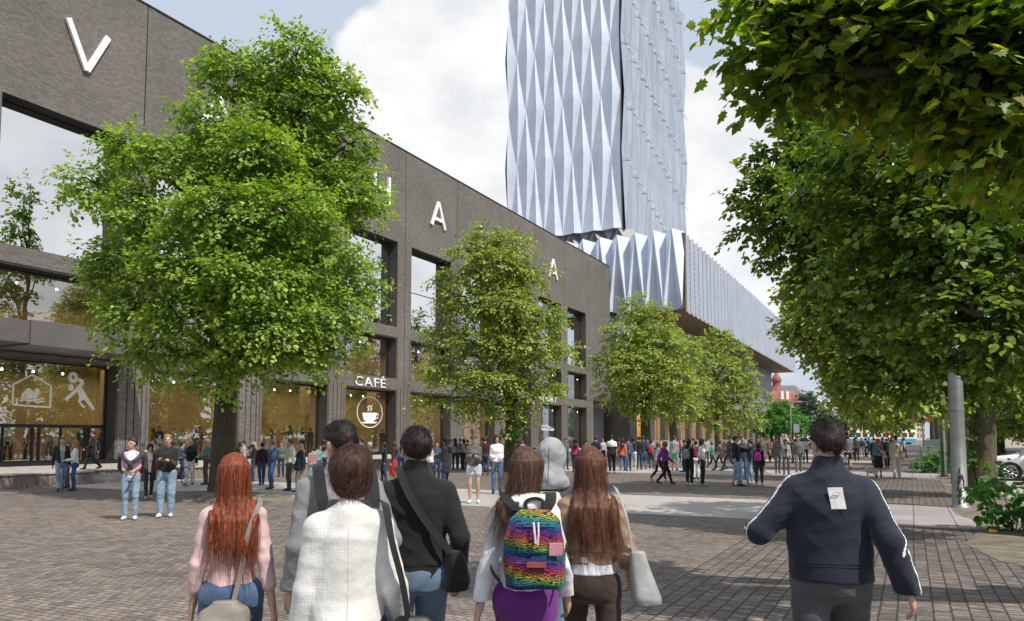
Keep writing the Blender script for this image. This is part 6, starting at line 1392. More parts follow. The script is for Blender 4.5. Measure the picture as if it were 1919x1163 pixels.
P = crowd(1423, 910, 830, 350, 'child in a dark hooded jacket with a pink backpack', True, jk((.03, .03, .04), hood=1), tr((.05, .05, .055)), ('bob', (.07, .035, .02)), 'stroll', shoes=(.5, .5, .5)); pack(P, 'hot pink backpack on the child in dark clothes', (.55, .06, .3))
crowd(1409, 884, 820, 170, 'pale haired man with a grey coat behind the blue stretcher', False, jk((.2, .2, .2)), tr((.16, .16, .16)), ('buzz', (.45, .4, .33)), 'stand')
crowd(1428, 883, 817, 190, 'tall man in a khaki grey jacket and beige trousers', False, jk((.11, .105, .095)), tr((.28, .26, .23)), ('short', DBR), 'stand', shoes=(.4, .15, .05))
crowd(1449, 868, 820, 60, 'woman in a rust orange coat and black tights', True, jk((.38, .15, .04), hem=.72, name='coat'), tr(BLK, off=.004), ('long', DBR), 'walk', shoes=(.2, .08, .03))
crowd(1458, 887, 817, 185, 'long haired woman in a grey cardigan and tall boots', True, sh((.15, .145, .14), off=.02), tr((.13, .14, .14), off=.006), ('long', (.1, .05, .035)), 'stroll', boot=.28, shoes=(.06, .04, .03))
crowd(1474, 889, 823, 180, 'woman with a pink scarf over a grey waistcoat', True, dict(c=(.42, .35, .38), off=.025, open=(.12, .12, .12), hem=.85, name='cardigan', kind='plain'), tr((.09, .09, .09), off=.01), ('long', (.09, .045, .035)), 'stand', boot=.2)
crowd(1497, 884, 817, 180, 'man in a grey tartan shirt and grey jeans', False, dict(c=(.20, .19, .18), kind='plaid', c2=(.08, .08, .08), off=.03, hem=.86), tr((.15, .15, .145), off=.015), ('short', BRN), 'stroll')
crowd(1590, 882, 816, 0, 'cyclist in a loose grey tee riding away', False, sh((.13, .13, .14), off=.05, sleeve=.45, hem=.88), dict(c=(.06, .045, .04), hem=.6, name='shorts', kind='plain'), ('short', BLK), ((-.22, .42, 1.05), (.22, .42, 1.05), (-.1, .16, .40), (.1, .02, .18)), lean=.2)
P = crowd(1647, 895, 822, 0, 'woman in a denim vest and black skirt with red scarf', True, sh((.12, .19, .28), off=.03, hem=.98, name='denim_vest'), dict(name='skirt', hem=.45, c=BLK, kind='plain'), ('bob', (.42, .12, .06)), 'stroll', skin=(.5, .32, .25)); satchel(P, 'beige bag on the right arm of the black skirted woman', (.42, .37, .3), 1, big=1.7, z=1.05)
P = crowd(1681, 896, 816, 0, 'man in a cream suit with a strap across his back', False, jk((.55, .50, .40), hem=.82, name='suit_jacket', off=.035), tr((.60, .57, .5), off=.025), ('short', (.06, .04, .03)), 'stroll', shoes=(.5, .45, .4)); satchel(P, 'brown satchel on the hip of the man in cream', (.12, .07, .045), 1, nm='satchel')
crowd(1663, 877, 821, 10, 'person in black between the skirted woman and the cream suit', False, jk((.03, .03, .03)), tr(BLK), ('short', BLO), 'stroll'); 
crowd(1639, 872, 820, 10, 'black haired person in navy left of the skirted woman', False, sh((.02, .025, .05)), tr(BLK), ('short', BLK), 'stand')
for i, (u, vf, vh, c, b, fem, lb) in enumerate([(1606, 864, 818, (.06, .08, .05), BLK, 0, 'person in olive beyond the cyclist'), (1616, 857, 820, (.05, .05, .055), (.3, .28, .26), 0, 'dark clothed person with pale trousers beyond the cyclist'), (1623, 856, 820, (.2, .19, .18), BLK, 1, 'grey clothed woman in the far pavement group'), (1629, 856, 819, (.04, .04, .05), BLK, 0, 'dark clothed man at the right of the far pavement group'),
    (1655, 862, 819, (.4, .1, .08), BLK, 1, 'small figure in red behind the skirted woman'), (1673, 860, 818, (.1, .1, .12), BLK, 0, 'small dark figure beyond the cream suit'), (1570, 870, 822, (.07, .10, .2), DJ, 0, 'bright blue jacket glimpsed beside the navy jacket man'), (1695, 858, 820, (.35, .4, .45), DJ, 1, 'pale blue figure near the cabinet far off'), (1602, 858, 821, (.3, .3, .3), DJ, 1, 'light grey figure far beyond the cyclist'),
    (1510, 868, 820, (.5, .45, .4), DJ, 1, 'cream clothed woman far behind the tartan shirt'), (1486, 868, 820, (.12, .12, .13), DJ, 0, 'dark figure between scarf woman and tartan shirt'), (1438, 866, 821, (.1, .12, .1), DJ, 0, 'dark green figure left of the rust coat'), (1324, 868, 822, (.4, .4, .42), DJ, 0, 'pale shirt man behind the white tee'), (1272, 866, 821, (.3, .05, .05), DJ, 1, 'red clothed woman on the low wall line'), (1214, 868, 820, (.06, .06, .07), DJ, 0, 'dark shirt man behind the red backpack boy'), (1240, 868, 821, (.35, .3, .25), DJ, 0, 'beige shirt man behind the lilac jacket'), (1160, 870, 821, (.2, .2, .24), DJ, 1, 'grey blue clothed woman behind the orange top'), (1130, 870, 821, (.5, .5, .5), BLK, 0, 'white shirt man behind the colour blocked tee'), (1300, 869, 821, (.18, .12, .1), DJ, 0, 'brown clothed figure behind the white trousers')]):
    crowd(u, vf, vh, [10, 170, 80, 260][i % 4], lb, bool(fem), sh(c), dict(c=b) if b != BLK else tr(b), ('long' if fem else 'short', [DBR, BRN, BLK][i % 3]), ['stand', 'stroll', 'hold', 'stroll2'][i % 4])
for i, (u, vf, vh, c, b, fem, lb) in enumerate([(605, 895, 824, (.3, .28, .25), DJ, 1, 'woman in sand colour behind the teal boy'), (622, 892, 822, (.05, .05, .06), DJ, 0, 'man in black seen left of the glasses man'), (455, 897, 826, (.4, .38, .36), DJ, 0, 'man in pale grey right of the linden trunk'), (448, 893, 828, (.12, .05, .05), BLK, 1, 'woman in maroon just right of the linden trunk'), (526, 893, 828, (.08, .12, .1), DJ, 0, 'man in bottle green between blue and cream jackets'),
    (752, 893, 824, (.1, .1, .12), DJ, 1, 'woman in slate behind the black sweater man'), (793, 890, 823, (.35, .2, .12), DJ, 0, 'man in tan behind the red haired shawl woman'), (298, 900, 828, (.3, .3, .32), BLK, 1, 'woman in light grey behind the black hooded jacket'), (340, 898, 830, (.06, .1, .16), DJ, 0, 'man in steel blue behind the bicycle'), (430, 890, 827, (.5, .48, .45), DJ, 1, 'woman in cream behind the linden trunk'), (905, 884, 820, (.2, .25, .3), DJ, 0, 'man in dusty blue left of the loose white top'), (1060, 880, 821, (.1, .12, .1), DJ, 0, 'man in dark olive left of the magenta woman'), (1044, 879, 822, (.5, .5, .52), DJ, 1, 'woman in pale blue by the sport window')]):
    crowd(u, vf, vh, [20, 200, 100, 280, 170][i % 5], lb, bool(fem), sh(c), dict(c=b) if b != BLK else tr(b), ('long' if fem else 'short', [DBR, BRN, BLK][i % 3]), ['stand', 'hold', 'stroll', 'phone', 'stand2'][i % 5])
# visitors inside the hall, behind the glass
IG = 'people inside the hall'
def inside(u, x, H, a, lb, c, b, fem=0, hr=BLK, ps='stand'):
    p = atx(u, 840, x); person(lb, (p[0], p[1], .55), face_yaw(p[0], p[1], a), H, bool(fem), sh(c), tr(b), ('long' if fem else 'short', hr), ps, h=.03, group=IG)
for i, q in enumerate([(14, -35.6, 1.8, 180, 'man in a white shirt and black tie seen through the entrance glass', (.6, .6, .58), BLK, 0, DBR, 'pockets'), (53, -36.0, 1.75, 170, 'man in a pink shirt behind the entrance doors', (.5, .28, .26), BLK, 0, GRY, 'pockets'), (92, -36.2, 1.78, 160, 'man in beige behind the second door leaf', (.42, .36, .28), (.2, .16, .12), 0, BRN, 'phone'),
    (152, -36, 1.76, 0, 'man in a black coat inside behind the right door', BLK, BLK, 0, BRN, 'hold'), (160, -36.4, 1.7, 90, 'woman in dark red inside behind the right door', (.2, .05, .04), BLK, 1, BRN, 'hold'), (190, -36.1, 1.75, 120, 'man in grey at the right end of the entrance', (.15, .15, .17), BLK, 0, BRN, 'hold'),
    (286, -36, 1.65, 100, 'woman in red at the second shop window', (.3, .05, .04), BLK, 1, BRN, 'stand'), (298, -36.5, 1.78, 200, 'dark dressed man at the second shop window', BLK, BLK, 0, BLK, 'stand'), (326, -37, 1.75, 0, 'pale dressed visitor in the second shop window', (.5, .5, .48), (.4, .4, .38), 0, GRY, 'stand'), (339, -37, 1.72, 0, 'white shirted visitor deep in the second shop window', (.6, .6, .6), (.3, .3, .3), 0, GRY, 'stand'), (373, -37, 1.8, 10, 'tan dressed visitor right part of the second window', (.4, .26, .16), (.3, .2, .14), 0, BRN, 'stand'), (364, -36, 1.75, 60, 'man in a black and white jacket in the second window', BLK, BLK, 0, BLK, 'stand'),
    (508, -36, 1.68, 180, 'woman in beige at the left of the third shop window', (.3, .22, .17), BLK, 1, DBR, 'stand'), (543, -35.7, 1.95, 90, 'tall figure in a dark hooded cloak at the third window', BLK, BLK, 1, BLK, 'reach'), (566, -36, 1.82, 180, 'man in a dark suit in the third shop window', (.03, .03, .04), BLK, 0, BRN, 'stand'), (581, -36.4, 1.8, 10, 'figure in brown at the right of the third window', (.06, .045, .03), (.06, .045, .03), 0, BRN, 'phone'),
    (663, -36.5, 1.7, 90, 'woman in grey inside the café', (.2, .2, .2), BLK, 1, BRN, 'stand'), (716, -36.4, 1.78, 200, 'man in black with folded hands inside the café', BLK, BLK, 0, BRN, 'hold'), (724, -36.8, 1.75, 180, 'woman in rust inside the café', (.35, .12, .06), BLK, 1, BRN, 'stand'), (784, -36, 1.8, 0, 'man in black inside the fifth window', BLK, BLK, 0, BRN, 'hold'), (793, -36.4, 1.74, 0, 'person in pink inside the fifth window', (.5, .25, .22), BLK, 1, BRN, 'hold'), (1033, -36, 1.75, 180, 'visitor in cream inside the sport shop', (.5, .46, .4), (.4, .36, .3), 0, BRN, 'stand'), (1009, -36.4, 1.75, 90, 'visitor in black inside the sport shop', BLK, BLK, 0, BRN, 'stand')]):
    inside(*q)
# ------------------------------------------------------------------ street furniture and vehicles
GALV = plain('galvanised_steel', (.27, .275, .27), .5, .5, var=.2, vs=2.5, bs=30); PGREEN = plain('green_paint', (.05, .075, .055), .5)
RUB = plain('tyre_rubber', (.02, .02, .02), .8); CHR = plain('chrome', (.7, .7, .72), .2, .9); WPAINT = plain('white_car_paint', (.72, .73, .75), .18, 0, var=.02, spec=.6); CGLASS = plain('car_glass', (.02, .025, .03), .05, 0, var=.05, spec=.8)
def lines_text(txt, size, mat_, M4, parent, name):
    cu = bpy.data.curves.new('t', 'FONT'); cu.body = txt; cu.size = size; cu.extrude = .001; cu.align_x = 'CENTER'; to = bpy.data.objects.new('t', cu); COL.objects.link(to); bpy.context.view_layer.update()
    me = bpy.data.meshes.new_from_object(to.evaluated_get(bpy.context.evaluated_depsgraph_get())); bpy.data.objects.remove(to); me.transform(M4); me.materials.append(mat_); o = bpy.data.objects.new(name, me); COL.objects.link(o); o.parent = parent; return o
# big grey tram pole
p = atz(1800, 950); t = thing('lamp_post', 'thick grey steel post with scribbled base at the pavement edge', 'post', (p[0], p[1], 0))
mb = MB(); mb.lathe((0, 0, 0), [(-.05, .24), (.02, .24), (.05, .175), (2, .168), (4.6, .16), (4.61, .152), (9.5, .10)], 24); mb.build('shaft', GALV, t, smooth=True)
mb = MB(); mb.lathe((0, 0, 0), [(2.35, .170), (2.39, .170)], 24); mb.build('weld_ring', plain('dull_zinc', (.18, .18, .18), .6), t)
cd = np.array([-p[0], -p[1]]); cd = cd / np.linalg.norm(cd); ca = math.atan2(cd[1], cd[0])
mb = MB(); rr = random.Random(4)
for k in range(14):
    a0 = ca + rr.uniform(-.2, .55); z0 = rr.uniform(.15, .95); pts = []
    for q in range(5): a0 += rr.uniform(-.12, .12); z0 += rr.uniform(-.12, .12); z0 = min(max(z0, .1), 1.0); pts.append((.178 * math.cos(a0), .178 * math.sin(a0), z0))
    mb.tube(pts, .010, 4)
mb.build('graffiti', plain('spray_ink', (.05, .055, .05), .7), t)
mb = MB(); a0 = ca + 1.5; mb.box(.14, .36, -.09, .09, 3.6, 4.15); o = mb.build('blue_box', plain('blue_plastic', (.03, .12, .32), .5), t, bevel=.02); o.rotation_euler = (0, 0, a0)
# green pole with small bollards
p = atz(1770, 893); t = thing('traffic_post', 'slim dark green pole left of the thick grey post', 'post', (p[0], p[1], 0)); mb = MB(); mb.lathe((0, 0, 0), [(0, .14), (.1, .14), (.14, .11), (6.2, .095)], 12); mb.build('shaft', PGREEN, t, smooth=True); mb = MB(); mb.lathe((0, 0, 0), [(0, .2), (.04, .2)], 12); mb.build('base_plate', PGREEN, t)
b0 = None
for i, (u, v) in enumerate([(1787, 905), (1812, 905)]):
    p = atz(u, v); t = thing('bollard', ['short green bollard left of the thick grey post', 'short green bollard right of the thick grey post'][i], 'bollard', (p[0], p[1], 0), 0, 'green bollards'); mb = MB(); mb.lathe((0, 0, 0), [(0, .09), (.8, .085), (.84, .07), (.86, .02)], 12); mb.build('shaft', PGREEN, t, smooth=True); mb = MB(); mb.lathe((0, 0, 0), [(.66, .092), (.72, .092)], 12); mb.build('band', WHITE_L, t)
# no-stopping sign
p = atz(1733, 882); yw = face_yaw(p[0], p[1], 180); t = thing('road_sign', 'round blue sign with a red ring on a grey pole by the cabinet', 'sign', (p[0], p[1], 0), yw); mb = MB(); mb.lathe((0, -.05, 0), [(0, .045), (3.3, .045)], 10); mb.build('pole', GALV, t, smooth=True)
def disc(r0, y0, y1, z, n=28, r_in=0):
    mb = MB(); ring = lambda r_, y: [(r_ * math.cos(2 * PI * k / n), y, z + r_ * math.sin(2 * PI * k / n)) for k in range(n)]
    if r_in: mb.loft([ring(r_in, y0), ring(r0, y0), ring(r0, y1), ring(r_in, y1)], cap=False)
    else: mb.loft([ring(r0, y0), ring(r0, y1)])
    return mb
disc(.42, 0, .02, 2.95).build('disc', plain('sign_blue', (.02, .05, .3), .4), t); disc(.46, -.01, .03, 2.95, r_in=.37).build('ring', plain('sign_red', (.45, .02, .03), .4), t)
mb = MB(); mb.add([(-.28, .033, 2.71), (-.23, .033, 2.66), (.28, .033, 3.19), (.23, .033, 3.24)], [(0, 1, 2, 3)]); mb.build('slash', bpy.data.materials['sign_red'], t)
# cabinet
p = atz(1735, 884); t = thing('utility_cabinet', 'grey metal utility cabinet at the pavement edge', 'cabinet', (p[0] + .25, p[1], 0)); mb = MB(); mb.box(-.45, .3, -.25, .25, 0, 1.25); mb.build('body', GALV, t, bevel=.02); mb = MB(); mb.box(-.3, .7, .2, .5, .02, 1.6); mb.build('tall_section', plain('grey_box', (.2, .21, .2), .6, bs=20), t, bevel=.02); mb = MB(); mb.box(-.40, .25, -.262, -.252, .1, 1.17); mb.build('door', plain('cabinet_door', (.30, .31, .30), .5), t); mb = MB(); mb.box(.17, .2, -.285, -.263, .6, .75); mb.build('handle', STEEL, t)
# dark totem with lettering-like sticker marks
p = atz(1857, 915); yw = face_yaw(p[0], p[1], 180); t = thing('parking_post', 'slim blue black post with worn stickers between the two trunks', 'post', (p[0], p[1], 0), yw); mb = MB(); mb.box(-.1, .1, -.05, .05, 0, 2.75); mb.build('shaft', plain('blue_black', (.012, .022, .05), .35), t, bevel=.02); mb = MB(); mb.lathe((0, 0, 0), [(2.75, .1), (2.85, .07), (2.9, .02)], 12); mb.build('cap', GALV, t)
mb = MB(); rr = random.Random(3)
for k in range(16): z = .9 + k * .11; mb.box(-.05, rr.uniform(-.02, .05), .051, .0535, z, z + rr.uniform(.02, .06))
mb.build('sticker', plain('worn_sticker', (.35, .4, .45), .6), t)
# striped kerb bar
p0 = atz(1862, 908); t = thing('kerb_bar', 'black and white striped low bar behind the bush', 'barrier', (p0[0], p0[1], 0)); 
for k in range(6): mb = MB(); mb.box(k * .3, k * .3 + .3, -.06, .06, .0, .12); mb.build(['black_segment', 'white_segment'][k % 2], [RUB, WHITE_L][k % 2], t)
# cup
p = atz(1868, 1000); t = thing('paper_cup', 'crushed yellow paper cup lying by the bush', 'cup', (p[0], p[1], .04), rad(160)); mb = MB(); mb.loft([[(x, r_ * math.cos(2 * PI * k / 16), r_ * math.sin(2 * PI * k / 16) * .85) for k in range(16)] for x, r_ in ((0, .032), (.10, .043), (.10, .038), (.02, .028))]); mb.build('cup', plain('yellow_paper', (.75, .38, .02), .6), t, smooth=False); mb = MB(); mb.loft([[(x, r_ * math.cos(2 * PI * k / 16), r_ * math.sin(2 * PI * k / 16) * .85) for k in range(16)] for x, r_ in ((.098, .045), (.106, .045), (.106, .037), (.098, .037))]); mb.build('rim', WHITE_L, t)
# white and red shopping bag on the ground
p = atz(1387, 910); t = thing('shopping_bag', 'white and red plastic bag lying by the feet of the hooded man', 'bag', (p[0], p[1], 0)); t.scale = (.62, .62, .62); g = Grid((-.6, -.35, -.02), (.7, .35, .6), .022); g.cone((-.3, 0, .14), (.3, 0, .16), .15, .16, .05); g.cone((.2, 0, .2), (.42, .05, .26), .12, .1, .05); g.disp(.012, 12, 8); g.cut(lambda x, y, z: -z + 0 * x + 0 * y); V, Q = g.mesh()
fm = (np.sin(V[Q].mean(1)[:, 0] * 14 + 1) > .2).astype(int); np_mesh('bag_body', V, Q, [cloth((.75, .72, .72)), cloth((.6, .04, .06))], t, fm=fm); mb = MB(); mb.tube([(.3, 0, .3), (.4, .03, .42), (.5, .05, .33)], .012, 5); mb.build('handle', cloth((.6, .04, .06)), t)
# small white dog
p = atz(1632, 893); t = thing('dog', 'small white terrier standing beside the skirted woman', 'dog', (p[0], p[1], 0), face_yaw(p[0], p[1], 80)); g = Grid((-.2, -.35, -.01), (.2, .42, .55), .011)
g.chain([(0, -.17, .24), (0, 0, .235), (0, .13, .25)], [.075, .078, .088], .03); g.chain([(0, .15, .28), (0, .21, .38)], [.055, .05], .03); g.ell((0, .23, .41), (.052, .065, .05), .02); g.cone((0, .26, .40), (0, .33, .385), .03, .02, .015)
for sx in (-1, 1):
    g.cone((sx * .03, .21, .44), (sx * .045, .20, .50), .018, .008, .01); g.chain([(sx * .045, .14, .22), (sx * .045, .13, .11), (sx * .045, .14, .03), (sx * .045, .165, .018)], [.035, .02, .018, .02], .01)
    g.chain([(sx * .045, -.17, .22), (sx * .05, -.12, .14), (sx * .05, -.2, .09), (sx * .05, -.185, .03), (sx * .05, -.155, .018)], [.045, .03, .018, .017, .02], .01)
g.chain([(0, -.23, .29), (0, -.28, .36), (0, -.26, .42)], [.022, .018, .01], .01); g.disp(.004, 45, 2); V, Q = g.mesh(); np_mesh('body', V, Q, hair_mat((.62, .58, .52)), t)
mb = MB(); mb.lathe((0, 0, 0), [(-.012, .008), (0, .012), (.012, .008)], 8); o = mb.build('nose', M_EYE, t); o.location = (0, .352, .388)
# ---------------- bicycles
def bicycle(label, loc, yaw, c, lean=0.):
    t = thing('bicycle', label, 'bicycle', loc, yaw); t.rotation_euler = (0, lean, yaw); R_ = .335; m_ = plain('bike_paint', c, .35)
    for y in (-.52, .52):
        mb = MB(); mb.tube([(0, y + R_ * math.cos(a), R_ + R_ * math.sin(a)) for a in [2 * PI * k / 28 for k in range(29)]], .016, 6, cap=False); w_ = mb.build('wheel', RUB, t, smooth=True)
        mb = MB(); mb.tube([(0, y + .315 * math.cos(a), R_ + .315 * math.sin(a)) for a in [2 * PI * k / 28 for k in range(29)]], .009, 5, cap=False)
        for k in range(12): a = 2 * PI * k / 12; mb.tube([(0, y, R_), (0, y + .31 * math.cos(a), R_ + .31 * math.sin(a))], .002, 3)
        mb.tube([(-.05, y, R_), (.05, y, R_)], .02, 8); mb.build('rim', CHR, w_)
    mb = MB(); bbk = (0, -.08, .28); st = (0, -.22, .82); hd = (0, .34, .86); hl_ = (0, .37, .72); ra = (0, -.52, R_); fa = (0, .52, R_)
    for a, b in ((bbk, st), (st, hd), (bbk, hl_), (hd, hl_)): mb.tube([a, b], .017, 8)
    for sx in (-.03, .03): mb.tube([(sx, ra[1], ra[2]), bbk], .010, 6); mb.tube([(sx, ra[1], ra[2]), (0, -.2, .76)], .009, 6); mb.tube([(sx, hl_[1], hl_[2]), (sx, fa[1], fa[2])], .012, 6)
    mb.build('frame', m_, t, smooth=True)
    mb = MB(); mb.tube([st, (0, -.24, .93)], .013, 8); mb.lathe((0, -.25, .93), [(0, .05), (.03, .09), (.055, .07)], 10); mb.build('saddle', cloth(BLK, 'leather'), t)
    mb = MB(); mb.tube([hd, (0, .32, .99)], .014, 8); mb.tube([(-.28, .22, 1.02), (-.2, .3, 1.0), (0, .33, .99), (.2, .3, 1.0), (.28, .22, 1.02)], .012, 8); mb.build('handlebar', CHR, t, smooth=True)
    mb = MB(); mb.tube([(-.1, -.08, .28), (.1, -.08, .28)], .012, 6); mb.tube([(.08, -.08, .28), (.08, .04, .18)], .009, 5); mb.tube([(-.08, -.08, .28), (-.08, -.2, .38)], .009, 5); mb.box(.05, .15, .01, .07, .165, .185); mb.box(-.15, -.05, -.23, -.17, .375, .395); mb.build('pedal_crank', STEEL, t)
    return t
p = atz(334, 913); bicycle('dark red city bicycle held by the woman in white trousers', tuple(p), face_yaw(p[0], p[1], 150), (.12, .02, .02), .06)
p = atz(1591, 884); bicycle('dark bicycle ridden by the cyclist in the grey tee', tuple(p), face_yaw(p[0], p[1], 0), (.03, .03, .04))
p = atz(1203, 874); bicycle('black bicycle parked among the crowd by the hall corner', tuple(p), face_yaw(p[0], p[1], 80), (.02, .02, .02))
# ---------------- cars
def car(label, loc, yaw, paint, L=4.6, Wd=1.85, Ht=1.66, group=None, detail=True):
    """nose towards local -X"""
    t = thing('parked_car', label, 'car', loc, yaw, group); hw = Wd / 2
    top = [(0, .60), (.12, .82), (.45, .92), (1.05, 1.0), (1.25, 1.04), (2.05, Ht - .1), (2.4, Ht - .01), (3.2, Ht), (3.9, Ht - .07), (4.35, 1.25), (4.55, 1.0), (4.6, .6)]
    k = L / 4.6; rings = []
    def hgt(x): return float(np.interp(x, [a for a, b in top], [b for a, b in top]))
    xs = [0, .06, .2, .5, 1.0, 1.3, 1.7, 2.1, 2.6, 3.2, 3.8, 4.2, 4.45, 4.58]
    for x in xs:
        z1 = min(hgt(x), 1.02); e = 1 - .16 * max(0, (.5 - x) / .5) ** 1.5 - .1 * max(0, (x - 4.1) / .5) ** 1.5; zb = .32 + (.12 if x < .05 or x > 4.5 else 0); w_ = hw * e
        rings.append([(x * k, -w_ * .93, zb), (x * k, -w_, zb + .18), (x * k, -w_ * 1.0, .78 if z1 > .8 else z1 - .05), (x * k, -w_ * .94, z1), (x * k, 0, z1 + .03), (x * k, w_ * .94, z1), (x * k, w_, .78 if z1 > .8 else z1 - .05), (x * k, w_, zb + .18), (x * k, w_ * .93, zb)])
    mb = MB(); mb.loft(rings); mb.build('body', paint, t, smooth=True, bevel=0).data.polygons.foreach_set('use_smooth', [True] * len(mb.f))
    rings = []
    for x in (1.22, 1.6, 2.1, 2.6, 3.2, 3.8, 4.2, 4.48):
        z1 = hgt(x); wt = hw * (.94 - .20 * min(max((z1 - 1.0) / .6, 0), 1)); rings.append([(x * k, -hw * .935, 1.0), (x * k, -wt, max(z1 - .06, 1.005)), (x * k, -wt * .8, z1 + .0), (x * k, wt * .8, z1), (x * k, wt, max(z1 - .06, 1.005)), (x * k, hw * .935, 1.0)])
    mb = MB(); mb.loft(rings); mb.build('cabin_glass', CGLASS, t, smooth=True)
    mb = MB()
    rr_ = [(x, hgt(x)) for x in (1.95, 2.4, 3.2, 3.9, 4.1)]; mb.loft([[(x * k, -hw * .70, z + .012), (x * k, 0, z + .045), (x * k, hw * .70, z + .012), (x * k, hw * .70, z - .03), (x * k, -hw * .70, z - .03)] for x, z in rr_])
    for sy in (-1, 1):
        for pts in ([(1.2, .985), (2.05, Ht - .13)], [(2.75, 1.0), (2.8, Ht - .05)], [(4.42, 1.05), (3.95, Ht - .1)]):
            mb.tube([(pts[0][0] * k, sy * hw * .955, pts[0][1]), (pts[1][0] * k, sy * hw * .775, pts[1][1])], .035, 5)
    mb.build('roof', paint, t, smooth=True)
    for sy in (-1, 1):
        for x in (.86, 3.62):
            y = sy * (hw - .12); mb = MB(); n = 26
            ring = lambda r_, yy: [(x * k + r_ * math.cos(2 * PI * q / n), yy, .34 + r_ * math.sin(2 * PI * q / n)) for q in range(n)]
            mb.loft([ring(.41, y - .14), ring(.41, y + .14 + .005 * sy)]); mb.build('wheel_arch', RUB, t)
            mb = MB(); mb.loft([ring(.30, y - .13 * 1.0), ring(.345, y - .10), ring(.345, y + .10), ring(.30, y + .155 * 1.0)] if sy > 0 else [ring(.30, y - .155), ring(.345, y - .10), ring(.345, y + .10), ring(.30, y + .13)]); w_ = mb.build('wheel', RUB, t, smooth=False)
            mb = MB(); yo = y + sy * .157
            for q in range(10):
                a = 2 * PI * q / 10; mb.tube([(x * k + .05 * math.cos(a), yo, .34 + .05 * math.sin(a)), (x * k + .235 * math.cos(a + .1), yo + sy * .004, .34 + .235 * math.sin(a + .1))], .020, 4)
            mb.tube([(x * k + .25 * math.cos(a), yo, .34 + .25 * math.sin(a)) for a in [2 * PI * q / 24 for q in range(25)]], .017, 5, cap=False); mb.build('rim', CHR, w_)
        mb = MB(); mb.box(1.3 * k, 3.1 * k, sy * hw - .012, sy * hw + .018, .30, .46); mb.build('sill_trim', RUB, t, bevel=.008)
        mb = MB(); mb.box(.07, .42, sy * hw * .72 - .16, sy * hw * .72 + .16, .70, .80); mb.build('headlight', plain('lamp_glass', (.6, .62, .65), .1), t, bevel=.02)
        mb = MB(); mb.box(4.45 * k, 4.6 * k, sy * hw * .72 - .16, sy * hw * .72 + .16, .82, .96); mb.build('taillight', plain('tail_red', (.35, .01, .01), .2), t, bevel=.02)
        mb = MB(); mb.box(1.45 * k, 1.62 * k, sy * (hw + .1) - .09, sy * (hw + .1) + .09, .98, 1.1); mb.build('mirror', paint, t, bevel=.03)
    mb = MB(); mb.box(-.012, .1, -.45, .45, .42, .66); mb.build('grille', RUB, t, bevel=.02)
    mb = MB(); mb.box(-.022, -.010, -.26, .26, .44, .55); mb.build('number_plate', WHITE_L, t)
    return t
p = atz(1840, 900); car('white suv parked nose first behind the avenue trunks', (p[0] + .15, p[1] + 1.2, 0), rad(-2), WPAINT, 4.7)
car('dark car parked beyond the white suv', (4.9, 46, 0), rad(3), plain('black_car_paint', (.02, .02, .025), .2), 4.5, group='cars parked under the avenue')
car('silver car parked farther along the avenue', (5.0, 51.5, 0), rad(-2), plain('silver_car_paint', (.4, .41, .43), .25, .4), 4.4, group='cars parked under the avenue')
p = atd(1512, HOR, 118); car('small white and red car passing behind the crowd', (p[0], p[1], 0), rad(5), plain('red_car_paint', (.5, .04, .04), .3), 4.2, Ht=1.5)
p = atd(1470, HOR, 128); car('teal van like car glimpsed under the fresh green trees', (p[0], p[1], 0), rad(0), plain('teal_car_paint', (.1, .28, .36), .3), 4.2)
# ---------------- tram
p0 = atd(1568, HOR, 182); p1 = atd(1712, HOR, 186); L = float(np.linalg.norm((p1 - p0)[:2])); t = thing('tram', 'cream and blue tram crossing the end of the street', 'tram', (p0[0], p0[1], 0), math.atan2(p1[1] - p0[1], p1[0] - p0[0]))
mb = MB(); mb.loft([[(x, -1.25 * e, .45), (x, -1.3 * e, 1.5), (x, -1.28 * e, 3.0), (x, -.9 * e, 3.4), (x, .9 * e, 3.4), (x, 1.28 * e, 3.0), (x, 1.3 * e, .45)] for x, e in ((0, .8), (.5, 1), (L - .5, 1), (L, .8))]); mb.build('body', plain('tram_cream', (.74, .68, .50), .4, var=.04), t)
mb = MB(); mb.box(.3, L - .3, -1.33, 1.33, .5, 1.35); mb.build('blue_band', plain('tram_blue', (.08, .27, .5), .4, var=.05), t)
n = int(L / 1.75)
for k in range(n): x = .7 + k * (L - 1.2) / n; mb = MB(); mb.box(x, x + 1.25, -1.325, 1.325, 1.75, 2.75); mb.build('window', CGLASS, t)
for x in (2.5, L - 2.5): mb = MB(); mb.box(x - 1.1, x + 1.1, -1.0, 1.0, .05, .5); mb.build('bogie', RUB, t)
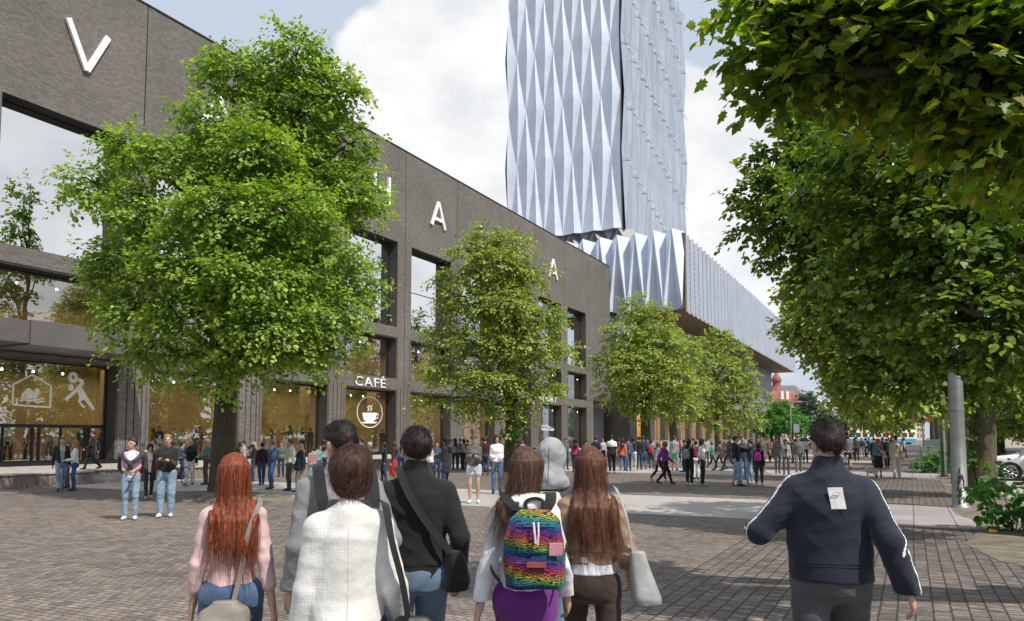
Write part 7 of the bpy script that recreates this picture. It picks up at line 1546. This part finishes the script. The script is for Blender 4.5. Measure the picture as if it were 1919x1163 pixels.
# ---------------- traffic signs and lights at the crossing
bl = bpy.data.materials['sign_blue']
for i, (u, v, w_, d) in enumerate([(1664, 803, 12, 100), (1678, 806, 9, 104), (1690, 801, 8, 92), (1670, 797, 8, 96)]):
    p = atd(u, HOR, d); z = CH + (HOR - v) * d / FPX; t = thing('direction_sign', ['largest blue arrow sign by the tram', 'blue arrow sign just right of the largest one', 'rightmost small blue sign at the crossing', 'topmost small blue sign at the crossing'][i], 'sign', (p[0], p[1], 0), face_yaw(p[0], p[1], 180), 'blue signs at the crossing')
    s_ = w_ * d / FPX / 2; mb = MB(); mb.lathe((0, -.06, 0), [(0, .05), (z + s_, .05)], 8); mb.build('pole', GALV, t); mb = MB(); mb.box(-s_, s_, 0, .03, z - s_, z + s_); mb.build('panel', bl, t)
    mb = MB(); mb.box(-s_ * .1, s_ * .1, .031, .04, z - s_ * .6, z + s_ * .2); mb.add([(-s_ * .4, .036, z + s_ * .1), (s_ * .4, .036, z + s_ * .1), (0, .036, z + s_ * .7)], [(0, 1, 2)]); mb.build('arrow', WHITE_L, t)
for i, (u, v, d) in enumerate([(1602, 808, 100), (1591, 812, 112), (1667, 818, 90)]):
    p = atd(u, HOR, d); z = CH + (HOR - v) * d / FPX; t = thing('traffic_light', ['traffic light showing red over the crossing', 'smaller traffic light left of the red one', 'traffic light with amber glow by the skirted woman'][i], 'traffic light', (p[0], p[1], 0), face_yaw(p[0], p[1], 180), 'traffic lights at the crossing')
    mb = MB(); mb.lathe((0, -.05, 0), [(0, .06), (z + .4, .06)], 8); mb.build('pole', GALV, t); mb = MB(); mb.box(-.2, .2, 0, .22, z - .45, z + .5); h_ = mb.build('housing', RUB, t, bevel=.02)
    for k, (c_, s_) in enumerate((((.9, .05, .04), 3. if i < 2 else .1), ((.9, .45, .05), 2. if i == 2 else .1), ((.05, .4, .15), .1))): disc(.11, .221, .24, z + .3 - k * .28, 14).build('lamp', emis('signal_%d_%d' % (i, k), c_, s_), h_)
p = atd(1483, HOR, 110); zt = CH + (HOR - 752) * 110 / FPX; t = thing('street_lamp', 'curved grey street lamp above the small green trees', 'street lamp', (p[0], p[1], 0), face_yaw(p[0], p[1], 0)); mb = MB(); mb.tube([(0, 0, 0), (0, 0, zt - .8), (.25, 0, zt - .2), (.9, 0, zt), (1.7, 0, zt - .05)], [.1, .08, .07, .06, .05], 8); mb.build('pole', plain('pale_pole', (.45, .47, .46), .5), t, smooth=True); mb = MB(); mb.box(1.5, 2.2, -.12, .12, zt - .12, zt); mb.build('lamp_head', GALV, t, bevel=.03)
p = atd(1493, HOR, 100); z = CH + (HOR - 803) * 100 / FPX; t = thing('info_sign', 'small grey panel sign before the dark conifers', 'sign', (p[0], p[1], 0), face_yaw(p[0], p[1], 180)); mb = MB(); mb.lathe((0, 0, 0), [(0, .04), (z + .6, .04)], 8); mb.build('pole', GALV, t); mb = MB(); mb.box(-.35, .35, .045, .07, z - .5, z + .6); mb.build('panel', plain('grey_panel', (.35, .38, .42), .5), t)
